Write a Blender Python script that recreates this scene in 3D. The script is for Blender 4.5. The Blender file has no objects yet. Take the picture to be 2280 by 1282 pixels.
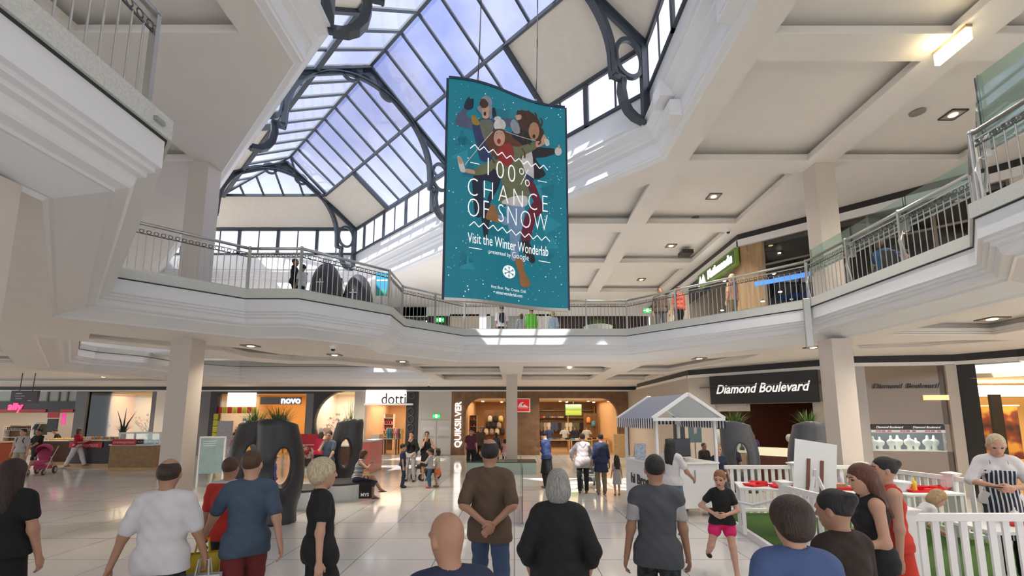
import bpy, bmesh, math, random
import numpy as np
from mathutils import Vector, Matrix, geometry
random.seed(7)
SC = bpy.context.scene
COL = SC.collection
PI = math.pi
# ---------------------------------------------------------------- camera
F_PX, TILT, CAM_H = 1002.0, math.radians(7.6), 2.15
CX, CY = 1145.0, 794.5
cam = bpy.data.cameras.new('camera'); camo = bpy.data.objects.new('camera', cam); COL.objects.link(camo)
cam.sensor_width = 36.0; cam.lens = 36.0*F_PX/2280.0
cam.shift_x = -(CX-1140.0)/2280.0; cam.shift_y = (CY-641.0)/2280.0
cam.clip_start = .05; cam.clip_end = 300
camo.location = (0, 0, CAM_H); camo.rotation_euler = (PI/2+TILT, 0, 0)
SC.camera = camo
# ---------------------------------------------------------------- exposure, sky, sun
SC.view_settings.view_transform = 'Standard'; SC.view_settings.look = 'None'
SC.view_settings.exposure = 0.36; SC.view_settings.gamma = 1.0; SC.view_settings.use_curve_mapping = False
w = bpy.data.worlds.new('sky'); SC.world = w; w.use_nodes = True
nt = w.node_tree; nt.nodes.clear()
wo = nt.nodes.new('ShaderNodeOutputWorld'); bg = nt.nodes.new('ShaderNodeBackground')
tc = nt.nodes.new('ShaderNodeTexCoord'); nz = nt.nodes.new('ShaderNodeTexNoise'); cr = nt.nodes.new('ShaderNodeValToRGB')
nz.inputs['Scale'].default_value = 3.2; nz.inputs['Detail'].default_value = 5; nz.inputs['Roughness'].default_value = .55
cr.color_ramp.elements[0].position = .46; cr.color_ramp.elements[0].color = (.30, .38, .86, 1)
cr.color_ramp.elements[1].position = .68; cr.color_ramp.elements[1].color = (.75, .80, .98, 1)
nt.links.new(tc.outputs['Generated'], nz.inputs['Vector']); nt.links.new(nz.outputs['Fac'], cr.inputs['Fac'])
sx_ = nt.nodes.new('ShaderNodeSeparateXYZ'); nt.links.new(tc.outputs['Generated'], sx_.inputs[0])
mr_ = nt.nodes.new('ShaderNodeMapRange'); mr_.inputs['From Min'].default_value = .36; mr_.inputs['From Max'].default_value = .52; nt.links.new(sx_.outputs['Z'], mr_.inputs['Value'])
mx_ = nt.nodes.new('ShaderNodeMix'); mx_.data_type = 'RGBA'; mx_.inputs[6].default_value = (1.15, 1.2, 1.25, 1)   # bright haze towards the horizon, blue higher up
nt.links.new(mr_.outputs['Result'], mx_.inputs[0]); nt.links.new(cr.outputs['Color'], mx_.inputs[7])
nt.links.new(mx_.outputs[2], bg.inputs['Color']); nt.links.new(bg.outputs[0], wo.inputs['Surface'])
bg.inputs['Strength'].default_value = .88
sun = bpy.data.lights.new('sun', 'SUN'); sun.energy = 10.0; sun.angle = .01; sun.color = (1, .97, .92)
suno = bpy.data.objects.new('sun', sun); COL.objects.link(suno)
suno.rotation_euler = Vector((-.20, -.53, .83)).to_track_quat('Z', 'Y').to_euler()
def lamp(kind, name, loc, energy, color=(1, .93, .84), size=.3, rot=(0, 0, 0), sy=None, spot=None):
    l = bpy.data.lights.new(name, kind); l.energy = energy; l.color = color
    if kind == 'AREA':
        l.size = size
        if sy: l.shape = 'RECTANGLE'; l.size_y = sy
    elif kind == 'SPOT':
        l.shadow_soft_size = size; l.spot_size = spot or 2.6; l.spot_blend = .8
    else: l.shadow_soft_size = size
    o = bpy.data.objects.new(name, l); o.location = loc; o.rotation_euler = rot; COL.objects.link(o)
    return o
# ---------------------------------------------------------------- pixel helpers: where a point seen in the photograph stands in the place
_s, _c = math.sin(TILT), math.cos(TILT)
def _ray(x, y):
    u = (x-CX)/F_PX; v = (CY-y)/F_PX
    return u, _c-v*_s, _s+v*_c
def Z(x, y, z=0.0):
    a, b, d = _ray(x, y); t = (z-CAM_H)/d; return Vector((a*t, b*t, z))
def Y(x, y, Yd):
    a, b, d = _ray(x, y); t = Yd/b; return Vector((a*t, Yd, CAM_H+d*t))
# ---------------------------------------------------------------- materials
MATS = {}
def mat(name, col, rough=.6, metal=0.0, emit=None, noise=.0, nscale=6, bump=0.0, spec=None, alpha=None, coat=0):
    if name in MATS: return MATS[name]
    m = bpy.data.materials.new(name); m.use_nodes = True; n = m.node_tree; b = n.nodes['Principled BSDF']
    b.inputs['Base Color'].default_value = (*col, 1); b.inputs['Roughness'].default_value = rough; b.inputs['Metallic'].default_value = metal
    if spec is not None: b.inputs['Specular IOR Level'].default_value = spec
    if coat: b.inputs['Coat Weight'].default_value = coat
    if emit: b.inputs['Emission Color'].default_value = (*col, 1); b.inputs['Emission Strength'].default_value = emit
    if noise or bump:
        t = n.nodes.new('ShaderNodeTexCoord'); q = n.nodes.new('ShaderNodeTexNoise'); q.inputs['Scale'].default_value = nscale; q.inputs['Detail'].default_value = 4
        n.links.new(t.outputs['Object'], q.inputs['Vector'])
        if noise:
            r = n.nodes.new('ShaderNodeValToRGB')
            r.color_ramp.elements[0].position = .3; r.color_ramp.elements[1].position = .7
            r.color_ramp.elements[0].color = (*[c*(1-noise) for c in col], 1); r.color_ramp.elements[1].color = (*[min(1, c*(1+noise)) for c in col], 1)
            n.links.new(q.outputs['Fac'], r.inputs['Fac']); n.links.new(r.outputs['Color'], b.inputs['Base Color'])
        if bump:
            bb = n.nodes.new('ShaderNodeBump'); bb.inputs['Strength'].default_value = bump; bb.inputs['Distance'].default_value = .02
            n.links.new(q.outputs['Fac'], bb.inputs['Height']); n.links.new(bb.outputs[0], b.inputs['Normal'])
    MATS[name] = m; return m
def stripes(name, c1, c2, scale, axis='Z', rough=.8, duty=.5):
    if name in MATS: return MATS[name]
    m = mat(name, c1, rough); n = m.node_tree; b = n.nodes['Principled BSDF']
    t = n.nodes.new('ShaderNodeTexCoord'); s = n.nodes.new('ShaderNodeSeparateXYZ'); n.links.new(t.outputs['Object'], s.inputs[0])
    a = n.nodes.new('ShaderNodeMath'); a.operation = 'MULTIPLY'; a.inputs[1].default_value = scale; n.links.new(s.outputs[axis], a.inputs[0])
    f = n.nodes.new('ShaderNodeMath'); f.operation = 'FRACT'; n.links.new(a.outputs[0], f.inputs[0])
    g = n.nodes.new('ShaderNodeMath'); g.operation = 'GREATER_THAN'; g.inputs[1].default_value = duty; n.links.new(f.outputs[0], g.inputs[0])
    x = n.nodes.new('ShaderNodeMix'); x.data_type = 'RGBA'; x.inputs[6].default_value = (*c1, 1); x.inputs[7].default_value = (*c2, 1)
    n.links.new(g.outputs[0], x.inputs[0]); n.links.new(x.outputs[2], b.inputs['Base Color'])
    return m
def glassmat(name, tint, gloss=.12, white=0.0, rough=.02, frost=0.0, fw=1.0):
    m = bpy.data.materials.new(name); m.use_nodes = True; n = m.node_tree; n.nodes.clear()
    o = n.nodes.new('ShaderNodeOutputMaterial'); t = n.nodes.new('ShaderNodeBsdfTransparent'); t.inputs[0].default_value = (*tint, 1)
    g = n.nodes.new('ShaderNodeBsdfGlossy'); g.inputs['Roughness'].default_value = rough
    fr = n.nodes.new('ShaderNodeFresnel'); fr.inputs[0].default_value = 1.5
    mu = n.nodes.new('ShaderNodeMath'); mu.operation = 'MULTIPLY_ADD'; mu.inputs[1].default_value = fw; mu.inputs[2].default_value = gloss
    n.links.new(fr.outputs[0], mu.inputs[0])
    x = n.nodes.new('ShaderNodeMixShader'); n.links.new(mu.outputs[0], x.inputs[0]); n.links.new(t.outputs[0], x.inputs[1]); n.links.new(g.outputs[0], x.inputs[2])
    last = x
    if frost:
        d = n.nodes.new('ShaderNodeBsdfTranslucent'); d.inputs[0].default_value = (white or .9, white or .9, white or .9, 1)
        y = n.nodes.new('ShaderNodeMixShader'); y.inputs[0].default_value = frost
        n.links.new(x.outputs[0], y.inputs[1]); n.links.new(d.outputs[0], y.inputs[2]); last = y
    n.links.new(last.outputs[0], o.inputs[0]); MATS[name] = m; return m
M_white = mat('white_plaster', (.78, .76, .735), .55)
M_ceil = mat('ceiling_plaster', (.82, .78, .735), .75, noise=.015, nscale=2)
M_gloss = mat('gloss_white_paint', (.80, .81, .83), .35, spec=.6)
M_granite = mat('granite_coping', (.60, .61, .57), .35, noise=.12, nscale=60)
M_col = mat('column_paint', (.62, .555, .49), .5)
M_steel = mat('roof_steel_paint', (.042, .054, .072), .42)
M_rail = mat('brushed_metal', (.50, .50, .48), .33, .9)
M_raild = mat('dark_rail_metal', (.10, .10, .10), .4, .6)
M_cream = mat('cream_roof_panel', (.66, .61, .53), .8, noise=.03)
M_glass = glassmat('clear_glass', (.9, .96, .95), .03)
M_roofglass = glassmat('roof_glass', (.86, .89, .96), .02, frost=.08, white=.9, fw=.3)
M_frost = glassmat('clerestory_glass', (.97, .99, 1.0), .02, frost=.72, white=1.0, fw=.5)
M_screen = glassmat('screen_glass', (.78, .92, .88), .10, fw=.25)
M_black = mat('black_band', (.02, .018, .017), .35)
M_dark = mat('dark_charcoal', (.035, .035, .04), .5)
M_pure = mat('satin_white', (.85, .85, .85), .4)
# floor: large pale polished tiles with thin joints
def floor_mat():
    m = mat('polished_floor_tile', (.60, .585, .56), .10, spec=.75); n = m.node_tree; b = n.nodes['Principled BSDF']
    t = n.nodes.new('ShaderNodeTexCoord'); br = n.nodes.new('ShaderNodeTexBrick'); n.links.new(t.outputs['Object'], br.inputs['Vector'])
    br.offset = 0; br.inputs['Scale'].default_value = 1.0; br.inputs['Brick Width'].default_value = 1.2; br.inputs['Row Height'].default_value = 1.2
    br.inputs['Mortar Size'].default_value = .006; br.inputs['Mortar Smooth'].default_value = .1; br.inputs['Bias'].default_value = 0
    br.inputs['Color1'].default_value = (.74, .725, .70, 1); br.inputs['Color2'].default_value = (.70, .685, .66, 1); br.inputs['Mortar'].default_value = (.16, .15, .14, 1)
    q = n.nodes.new('ShaderNodeTexNoise'); q.inputs['Scale'].default_value = 1.3; q.inputs['Detail'].default_value = 5; n.links.new(t.outputs['Object'], q.inputs['Vector'])
    x = n.nodes.new('ShaderNodeMix'); x.data_type = 'RGBA'; x.blend_type = 'MULTIPLY'; x.inputs[0].default_value = .18
    n.links.new(br.outputs['Color'], x.inputs[6]); n.links.new(q.outputs['Color'], x.inputs[7]); n.links.new(x.outputs[2], b.inputs['Base Color'])
    bp = n.nodes.new('ShaderNodeBump'); bp.inputs['Strength'].default_value = .035; bp.inputs['Distance'].default_value = .05
    n.links.new(q.outputs['Fac'], bp.inputs['Height']); n.links.new(bp.outputs[0], b.inputs['Normal'])
    return m
M_floor = floor_mat()
# ---------------------------------------------------------------- mesh helpers
class MB:
    """collects geometry for ONE mesh object"""
    def __init__(s): s.v = []; s.f = []; s.m = []; s.mats = []
    def mi(s, m):
        if m not in s.mats: s.mats.append(m)
        return s.mats.index(m)
    def face(s, pts, m):
        i = len(s.v); s.v += [tuple(p) for p in pts]; s.f.append(tuple(range(i, i+len(pts)))); s.m.append(s.mi(m)); return s
    def add(s, vs, fs, m):
        i = len(s.v); s.v += [tuple(p) for p in vs]; k = s.mi(m)
        for f in fs: s.f.append(tuple(i+j for j in f)); s.m.append(k)
        return s
    def box(s, x0, x1, y0, y1, z0, z1, m, R=None):
        vs = [(x, y, z) for z in (z0, z1) for x, y in ((x0, y0), (x1, y0), (x1, y1), (x0, y1))]
        if R is not None: vs = [R @ Vector(v) for v in vs]
        return s.add(vs, [(3, 2, 1, 0), (4, 5, 6, 7), (0, 1, 5, 4), (1, 2, 6, 5), (2, 3, 7, 6), (3, 0, 4, 7)], m)
    def bar(s, a, b, w, h, m, up=(0, 0, 1)):
        a = Vector(a); b = Vector(b); d = (b-a).normalized(); u = Vector(up)
        x = d.cross(u)
        if x.length < 1e-4: x = d.cross(Vector((1, 0, 0)))
        x.normalize(); z = x.cross(d).normalized()
        vs = [p+x*sx*w/2+z*sz*h/2 for p in (a, b) for sx, sz in ((-1, -1), (1, -1), (1, 1), (-1, 1))]
        return s.add(vs, [(0, 1, 2, 3), (7, 6, 5, 4), (0, 4, 5, 1), (1, 5, 6, 2), (2, 6, 7, 3), (3, 7, 4, 0)], m)
    def tube(s, pts, r, m, n=8, cap=True, r2=None):
        pts = [Vector(p) for p in pts]; N = len(pts); rings = []; pu = None
        for i, p in enumerate(pts):
            d = (pts[min(i+1, N-1)]-pts[max(i-1, 0)]).normalized()
            u = pu if pu is not None else (Vector((0, 0, 1)) if abs(d.z) < .9 else Vector((1, 0, 0)))
            x = d.cross(u).normalized(); u = x.cross(d).normalized(); pu = u
            rr = r if r2 is None else r+(r2-r)*i/(N-1)
            if callable(r): rr = r(i/(N-1))
            rings.append([p+(x*math.cos(t)+u*math.sin(t))*rr for t in [2*PI*k/n for k in range(n)]])
        vs = [q for g in rings for q in g]; fs = []
        for i in range(N-1):
            for k in range(n): fs.append((i*n+k, i*n+(k+1) % n, (i+1)*n+(k+1) % n, (i+1)*n+k))
        if cap: fs += [tuple(range(n-1, -1, -1)), tuple((N-1)*n+k for k in range(n))]
        return s.add(vs, fs, m)
    def lathe(s, prof, c, m, n=20, sx=1, sy=1):
        vs = [(c[0]+r*sx*math.cos(2*PI*k/n), c[1]+r*sy*math.sin(2*PI*k/n), c[2]+z) for r, z in prof for k in range(n)]; fs = []
        for i in range(len(prof)-1):
            for k in range(n): fs.append((i*n+k, i*n+(k+1) % n, (i+1)*n+(k+1) % n, (i+1)*n+k))
        fs += [tuple(range(n-1, -1, -1)), tuple((len(prof)-1)*n+k for k in range(n))]
        return s.add(vs, fs, m)
    def prism(s, poly, z0, z1, m, T=None):
        """poly in (x,y); extruded along z; T maps (x,y,z)->world"""
        n = len(poly); vs = [(x, y, z0) for x, y in poly]+[(x, y, z1) for x, y in poly]
        if T: vs = [T(*v) for v in vs]
        tri = geometry.tessellate_polygon([[Vector((x, y, 0)) for x, y in poly]])
        fs = [tuple(t) for t in tri]+[tuple(i+n for i in reversed(t)) for t in tri]+[(i, (i+1) % n, n+(i+1) % n, n+i) for i in range(n)]
        return s.add(vs, fs, m)
    def build(s, name, parent=None, smooth=False, loc=None, bevel=0):
        if len(s.v) == 0: return None
        me = bpy.data.meshes.new(name)
        vs = s.v
        if loc is not None: vs = [(x-loc[0], y-loc[1], z-loc[2]) for x, y, z in vs]
        me.from_pydata(vs, [], s.f)
        for m in s.mats: me.materials.append(m)
        me.polygons.foreach_set('material_index', s.m)
        bm = bmesh.new(); bm.from_mesh(me); bmesh.ops.recalc_face_normals(bm, faces=bm.faces)
        bm.to_mesh(me); bm.free()
        if smooth: me.polygons.foreach_set('use_smooth', [True]*len(me.polygons))
        o = bpy.data.objects.new(name, me); COL.objects.link(o)
        if loc is not None: o.location = loc
        if bevel:
            b = o.modifiers.new('bevel', 'BEVEL'); b.width = bevel; b.segments = 2; b.limit_method = 'ANGLE'; b.angle_limit = .6
        if parent is not None: o.parent = parent
        return o
def tag(o, label=None, cat=None, group=None, kind=None):
    if label: o['label'] = label
    if cat: o['category'] = cat
    if group: o['group'] = group
    if kind: o['kind'] = kind
    return o
def struct(o): o['kind'] = 'structure'; return o
def thing(name, label, cat, loc=(0, 0, 0), rz=0, group=None):
    o = bpy.data.objects.new(name, None); COL.objects.link(o); o.location = loc; o.rotation_euler = (0, 0, rz); o.empty_display_size = .1
    return tag(o, label, cat, group)
def copy_tree(o, parent=None):
    kids = [c for c in COL.objects if c.parent == o]
    c = o.copy(); COL.objects.link(c); c.parent = parent
    for k in kids: copy_tree(k, c)
    return c
FONT = None
def text_mesh(txt, size, extrude=.0, shear=0, space=1.0, bold=0.0, align='CENTER'):
    cu = bpy.data.curves.new('t', 'FONT'); cu.body = txt; cu.size = size; cu.extrude = extrude; cu.shear = shear; cu.space_character = space
    cu.align_x = align; cu.align_y = 'CENTER'; cu.offset = bold; cu.resolution_u = 3
    o = bpy.data.objects.new('t', cu); COL.objects.link(o)
    dg = bpy.context.evaluated_depsgraph_get(); e = o.evaluated_get(dg); me = e.to_mesh()
    vs = [v.co.copy() for v in me.vertices]; fs = [tuple(p.vertices) for p in me.polygons]
    e.to_mesh_clear(); bpy.data.objects.remove(o); bpy.data.curves.remove(cu)
    return vs, fs
def add_text(mb, txt, size, m, origin, xdir=(1, 0, 0), up=(0, 0, 1), sx=1.0, **kw):
    vs, fs = text_mesh(txt, size, **kw); o = Vector(origin); x = Vector(xdir).normalized(); u = Vector(up).normalized(); n = x.cross(u)
    mb.add([o+x*v.x*sx+u*v.y+n*v.z for v in vs], fs, m)
def offset_poly(poly, d):
    """poly of (x,y) counter-clockwise; d>0 grows"""
    n = len(poly); out = []
    A = sum(poly[i][0]*poly[(i+1) % n][1]-poly[(i+1) % n][0]*poly[i][1] for i in range(n)); sg = 1 if A > 0 else -1
    for i in range(n):
        p0, p1, p2 = (Vector(poly[(i+k) % n]) for k in (-1, 0, 1))
        d1 = (p1-p0).normalized(); d2 = (p2-p1).normalized()
        n1 = Vector((d1.y, -d1.x))*sg; n2 = Vector((d2.y, -d2.x))*sg
        out.append(tuple(p1+(n1+n2)*d/(1+n1.dot(n2))))
    return out
def sweep(mb, poly, prof, m, closed=True, rng=None):
    """profile [(outward offset, z)] or with material; poly ccw"""
    loops = [[(x, y, pr[1]) for x, y in offset_poly(poly, pr[0])] for pr in prof]
    n = len(poly); idx = rng if rng is not None else range(n if closed else n-1)
    for j in range(len(prof)-1):
        mm = prof[j][2] if len(prof[j]) > 2 else m
        for i in idx:
            k = (i+1) % n
            mb.face([loops[j][i], loops[j][k], loops[j+1][k], loops[j+1][i]], mm)
def flat(mb, outer, holes, z, m):
    pts = []; ed = []
    for l in [outer]+list(holes):
        n0 = len(pts); pts += [Vector(p) for p in l]; ed += [(n0+k, n0+(k+1) % len(l)) for k in range(len(l))]
    v, e, f = geometry.delaunay_2d_cdt(pts, ed, [], 0, 1e-5)[:3]
    def inside(p, poly):
        c = False; n = len(poly)
        for i in range(n):
            (x1, y1), (x2, y2) = poly[i][:2], poly[(i+1) % n][:2]
            if (y1 > p.y) != (y2 > p.y) and p.x < (x2-x1)*(p.y-y1)/(y2-y1)+x1: c = not c
        return c
    keep = []
    for t in f:
        q = sum((v[k] for k in t), Vector((0, 0)))/len(t)
        if inside(q, outer) and not any(inside(q, h) for h in holes): keep.append(t)
    f = keep
    mb.add([(p.x, p.y, z) for p in v], [tuple(t) for t in f], m)
# ================================================================ smooth bodies: distance fields meshed by surface nets
def cone(a, b, ra, rb=None): return ('c', np.array(a, float), np.array(b, float), ra, rb if rb is not None else ra)
def ell(c, r, R=None): return ('e', np.array(c, float), np.array(r, float), None if R is None else np.array([list(v) for v in R], float))
def _bb(p):
    if p[0] == 'k': p = p[1]
    if p[0] == 'c': return np.minimum(p[1]-p[3], p[2]-p[4]), np.maximum(p[1]+p[3], p[2]+p[4])
    m = p[2].max() if p[3] is not None else p[2]
    return p[1]-m, p[1]+m
def KK(p, k): return ('k', p, k)
def _d(p, X, Y_, Z_):
    if p[0] == 'c':
        a, b, ra, rb = p[1:]; ba = b-a; L2 = float(ba@ba)+1e-9
        px, py, pz = X-a[0], Y_-a[1], Z_-a[2]
        t = np.clip((px*ba[0]+py*ba[1]+pz*ba[2])/L2, 0, 1)
        return np.sqrt((px-t*ba[0])**2+(py-t*ba[1])**2+(pz-t*ba[2])**2)-(ra+(rb-ra)*t)
    c, r, R = p[1:]; px, py, pz = X-c[0], Y_-c[1], Z_-c[2]
    if R is not None: px, py, pz = (R[0, 0]*px+R[1, 0]*py+R[2, 0]*pz, R[0, 1]*px+R[1, 1]*py+R[2, 1]*pz, R[0, 2]*px+R[1, 2]*py+R[2, 2]*pz)
    k0 = np.sqrt((px/r[0])**2+(py/r[1])**2+(pz/r[2])**2); k1 = np.sqrt((px/r[0]**2)**2+(py/r[1]**2)**2+(pz/r[2]**2)**2)+1e-6
    return k0*(k0-1)/k1
def sdf_mesh(prims, res, k=.03, sub=(), cut=None, inflate=0.0, ksub=.01):
    lo = np.min([_bb(p)[0] for p in prims], 0)-inflate-2.5*res; hi = np.max([_bb(p)[1] for p in prims], 0)+inflate+2.5*res
    n = np.ceil((hi-lo)/res).astype(int)+1
    ax_ = [lo[i]+res*np.arange(n[i]) for i in range(3)]
    F = np.full(n, .3, np.float32)
    def sl(p, pad):
        a, b = _bb(p); s_ = []
        for i in range(3):
            i0 = max(0, int((a[i]-pad-lo[i])/res)); i1 = min(n[i], int((b[i]+pad-lo[i])/res)+2); s_.append(slice(i0, i1))
        return tuple(s_)
    def grid(s_): return np.meshgrid(*[ax_[i][s_[i]].astype(np.float32) for i in range(3)], indexing='ij', sparse=True)
    k0_ = k
    for p in prims:
        k = k0_
        if p[0] == 'k': p, k = p[1], p[2]
        s_ = sl(p, k+inflate+3*res); d = _d(p, *grid(s_))-inflate; f = F[s_]
        h = np.maximum(k-np.abs(f-d), 0)/k if k > 0 else 0
        F[s_] = np.minimum(f, d)-h*h*k*.25
    for p in sub:
        s_ = sl(p, ksub+3*res)
        if min(x.stop-x.start for x in s_) < 1: continue
        d = -_d(p, *grid(s_)); f = F[s_]; h = np.maximum(ksub-np.abs(f-d), 0)/ksub
        F[s_] = np.maximum(f, d)+h*h*ksub*.25
    if cut is not None:
        g = np.meshgrid(*[a.astype(np.float32) for a in ax_], indexing='ij', sparse=True); F = np.maximum(F, cut(*g))
    F[0], F[-1], F[:, 0], F[:, -1], F[:, :, 0], F[:, :, -1] = .1, .1, .1, .1, .1, .1
    ins = F < 0; c = [s_-1 for s_ in F.shape]
    acc = np.zeros(c+[3], np.float32); cnt = np.zeros(c, np.float32)
    idx = np.indices(c).astype(np.float32)
    def view(o): return tuple(slice(o[i], o[i]+c[i]) for i in range(3))
    for axn in range(3):
        oth = [i for i in range(3) if i != axn]
        for da in (0, 1):
            for db in (0, 1):
                o0 = [0, 0, 0]; o0[oth[0]] = da; o0[oth[1]] = db; o1 = o0[:]; o1[axn] = 1
                f0, f1 = F[view(o0)], F[view(o1)]; m = (f0 < 0) != (f1 < 0)
                t = np.where(m, f0/np.where(m, f0-f1, 1), 0)
                for i in range(3): acc[..., i] += np.where(m, (t if i == axn else o0[i]), 0)
                cnt += m
    act = cnt > 0; vid = np.full(c, -1, np.int64); vid[act] = np.arange(act.sum())
    V = np.stack([(idx[i][act]+acc[..., i][act]/cnt[act])*res+lo[i] for i in range(3)], 1)
    faces = []
    for axn in range(3):
        sA = [slice(None)]*3; sB = [slice(None)]*3; sA[axn] = slice(0, -1); sB[axn] = slice(1, None)
        a, b = ins[tuple(sA)], ins[tuple(sB)]; P = np.argwhere(a != b)
        if not len(P): continue
        u, v = [(1, 2), (2, 0), (0, 1)][axn]
        eu = np.zeros(3, int); ev = np.zeros(3, int); eu[u] = 1; ev[v] = 1
        q = [vid[tuple((P-o).T)] for o in (eu*0, eu, eu+ev, ev)]
        q = np.stack(q, 1); fl_ = a[tuple(P.T)]; q[~fl_] = q[~fl_][:, ::-1]
        faces.append(q)
    faces = np.concatenate(faces); faces = faces[(faces >= 0).all(1)]
    return V, faces
def mesh_np(name, V, Fq, mats, midx=None, parent=None, smooth=True, loc=None):
    me = bpy.data.meshes.new(name); me.vertices.add(len(V)); me.vertices.foreach_set('co', V.astype(np.float32).ravel())
    me.loops.add(len(Fq)*4); me.loops.foreach_set('vertex_index', Fq.astype(np.int32).ravel())
    me.polygons.add(len(Fq)); me.polygons.foreach_set('loop_start', np.arange(0, len(Fq)*4, 4, dtype=np.int32))
    for m in mats: me.materials.append(m)
    if midx is not None: me.polygons.foreach_set('material_index', midx.astype(np.int32))
    me.polygons.foreach_set('use_smooth', np.ones(len(Fq), bool) if smooth else np.zeros(len(Fq), bool))
    me.update(); me.validate()
    o = bpy.data.objects.new(name, me); COL.objects.link(o)
    if parent is not None: o.parent = parent
    if loc is not None: o.location = loc
    return o
# ================================================================ PEOPLE
SKIN = {}; HANDS = {}
def skin(tone):
    t = {'fair': (.62, .36, .26), 'light': (.55, .31, .21), 'tan': (.42, .22, .14), 'brown': (.25, .13, .08), 'dark': (.07, .04, .03), 'mannequin': (.015, .013, .013)}[tone]
    return mat('skin_'+tone, t, .5)
def cloth(name, col, rough=.85): return mat('cloth_'+name, col, rough, noise=.05, nscale=9, bump=.12)
def hairm(name, col):
    k = 'hair_'+name
    if k in MATS: return MATS[k]
    m = mat(k, col, .5, noise=.45, nscale=1.0, bump=.6); n = m.node_tree; q = [x for x in n.nodes if x.type == 'TEX_NOISE'][0]; tc_ = [x for x in n.nodes if x.type == 'TEX_COORD'][0]
    mp = n.nodes.new('ShaderNodeMapping'); mp.inputs['Scale'].default_value = (130, 130, 16); n.links.new(tc_.outputs['Object'], mp.inputs['Vector']); n.links.new(mp.outputs[0], q.inputs['Vector']); return m
HAIR = {'black': (.012, .01, .01), 'darkbrown': (.035, .018, .012), 'brown': (.085, .04, .02), 'auburn': (.11, .035, .018), 'blonde': (.45, .30, .15), 'grey': (.30, .29, .27), 'white': (.5, .49, .47), 'ginger': (.30, .12, .05), 'paleblonde': (.55, .45, .30)}
def ik(a, t, l1, l2, pole):
    a = Vector(a); t = Vector(t); d = t-a; L = min(max(d.length, abs(l1-l2)+.01), (l1+l2)*.999); u = d.normalized(); t = a+u*L
    x = (l1*l1-l2*l2+L*L)/(2*L); h = math.sqrt(max(l1*l1-x*x, 0)); p = Vector(pole); p = (p-u*p.dot(u))
    p = p.normalized() if p.length > 1e-5 else Vector((0, 1, 0))
    return a+u*x+p*h, t
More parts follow.
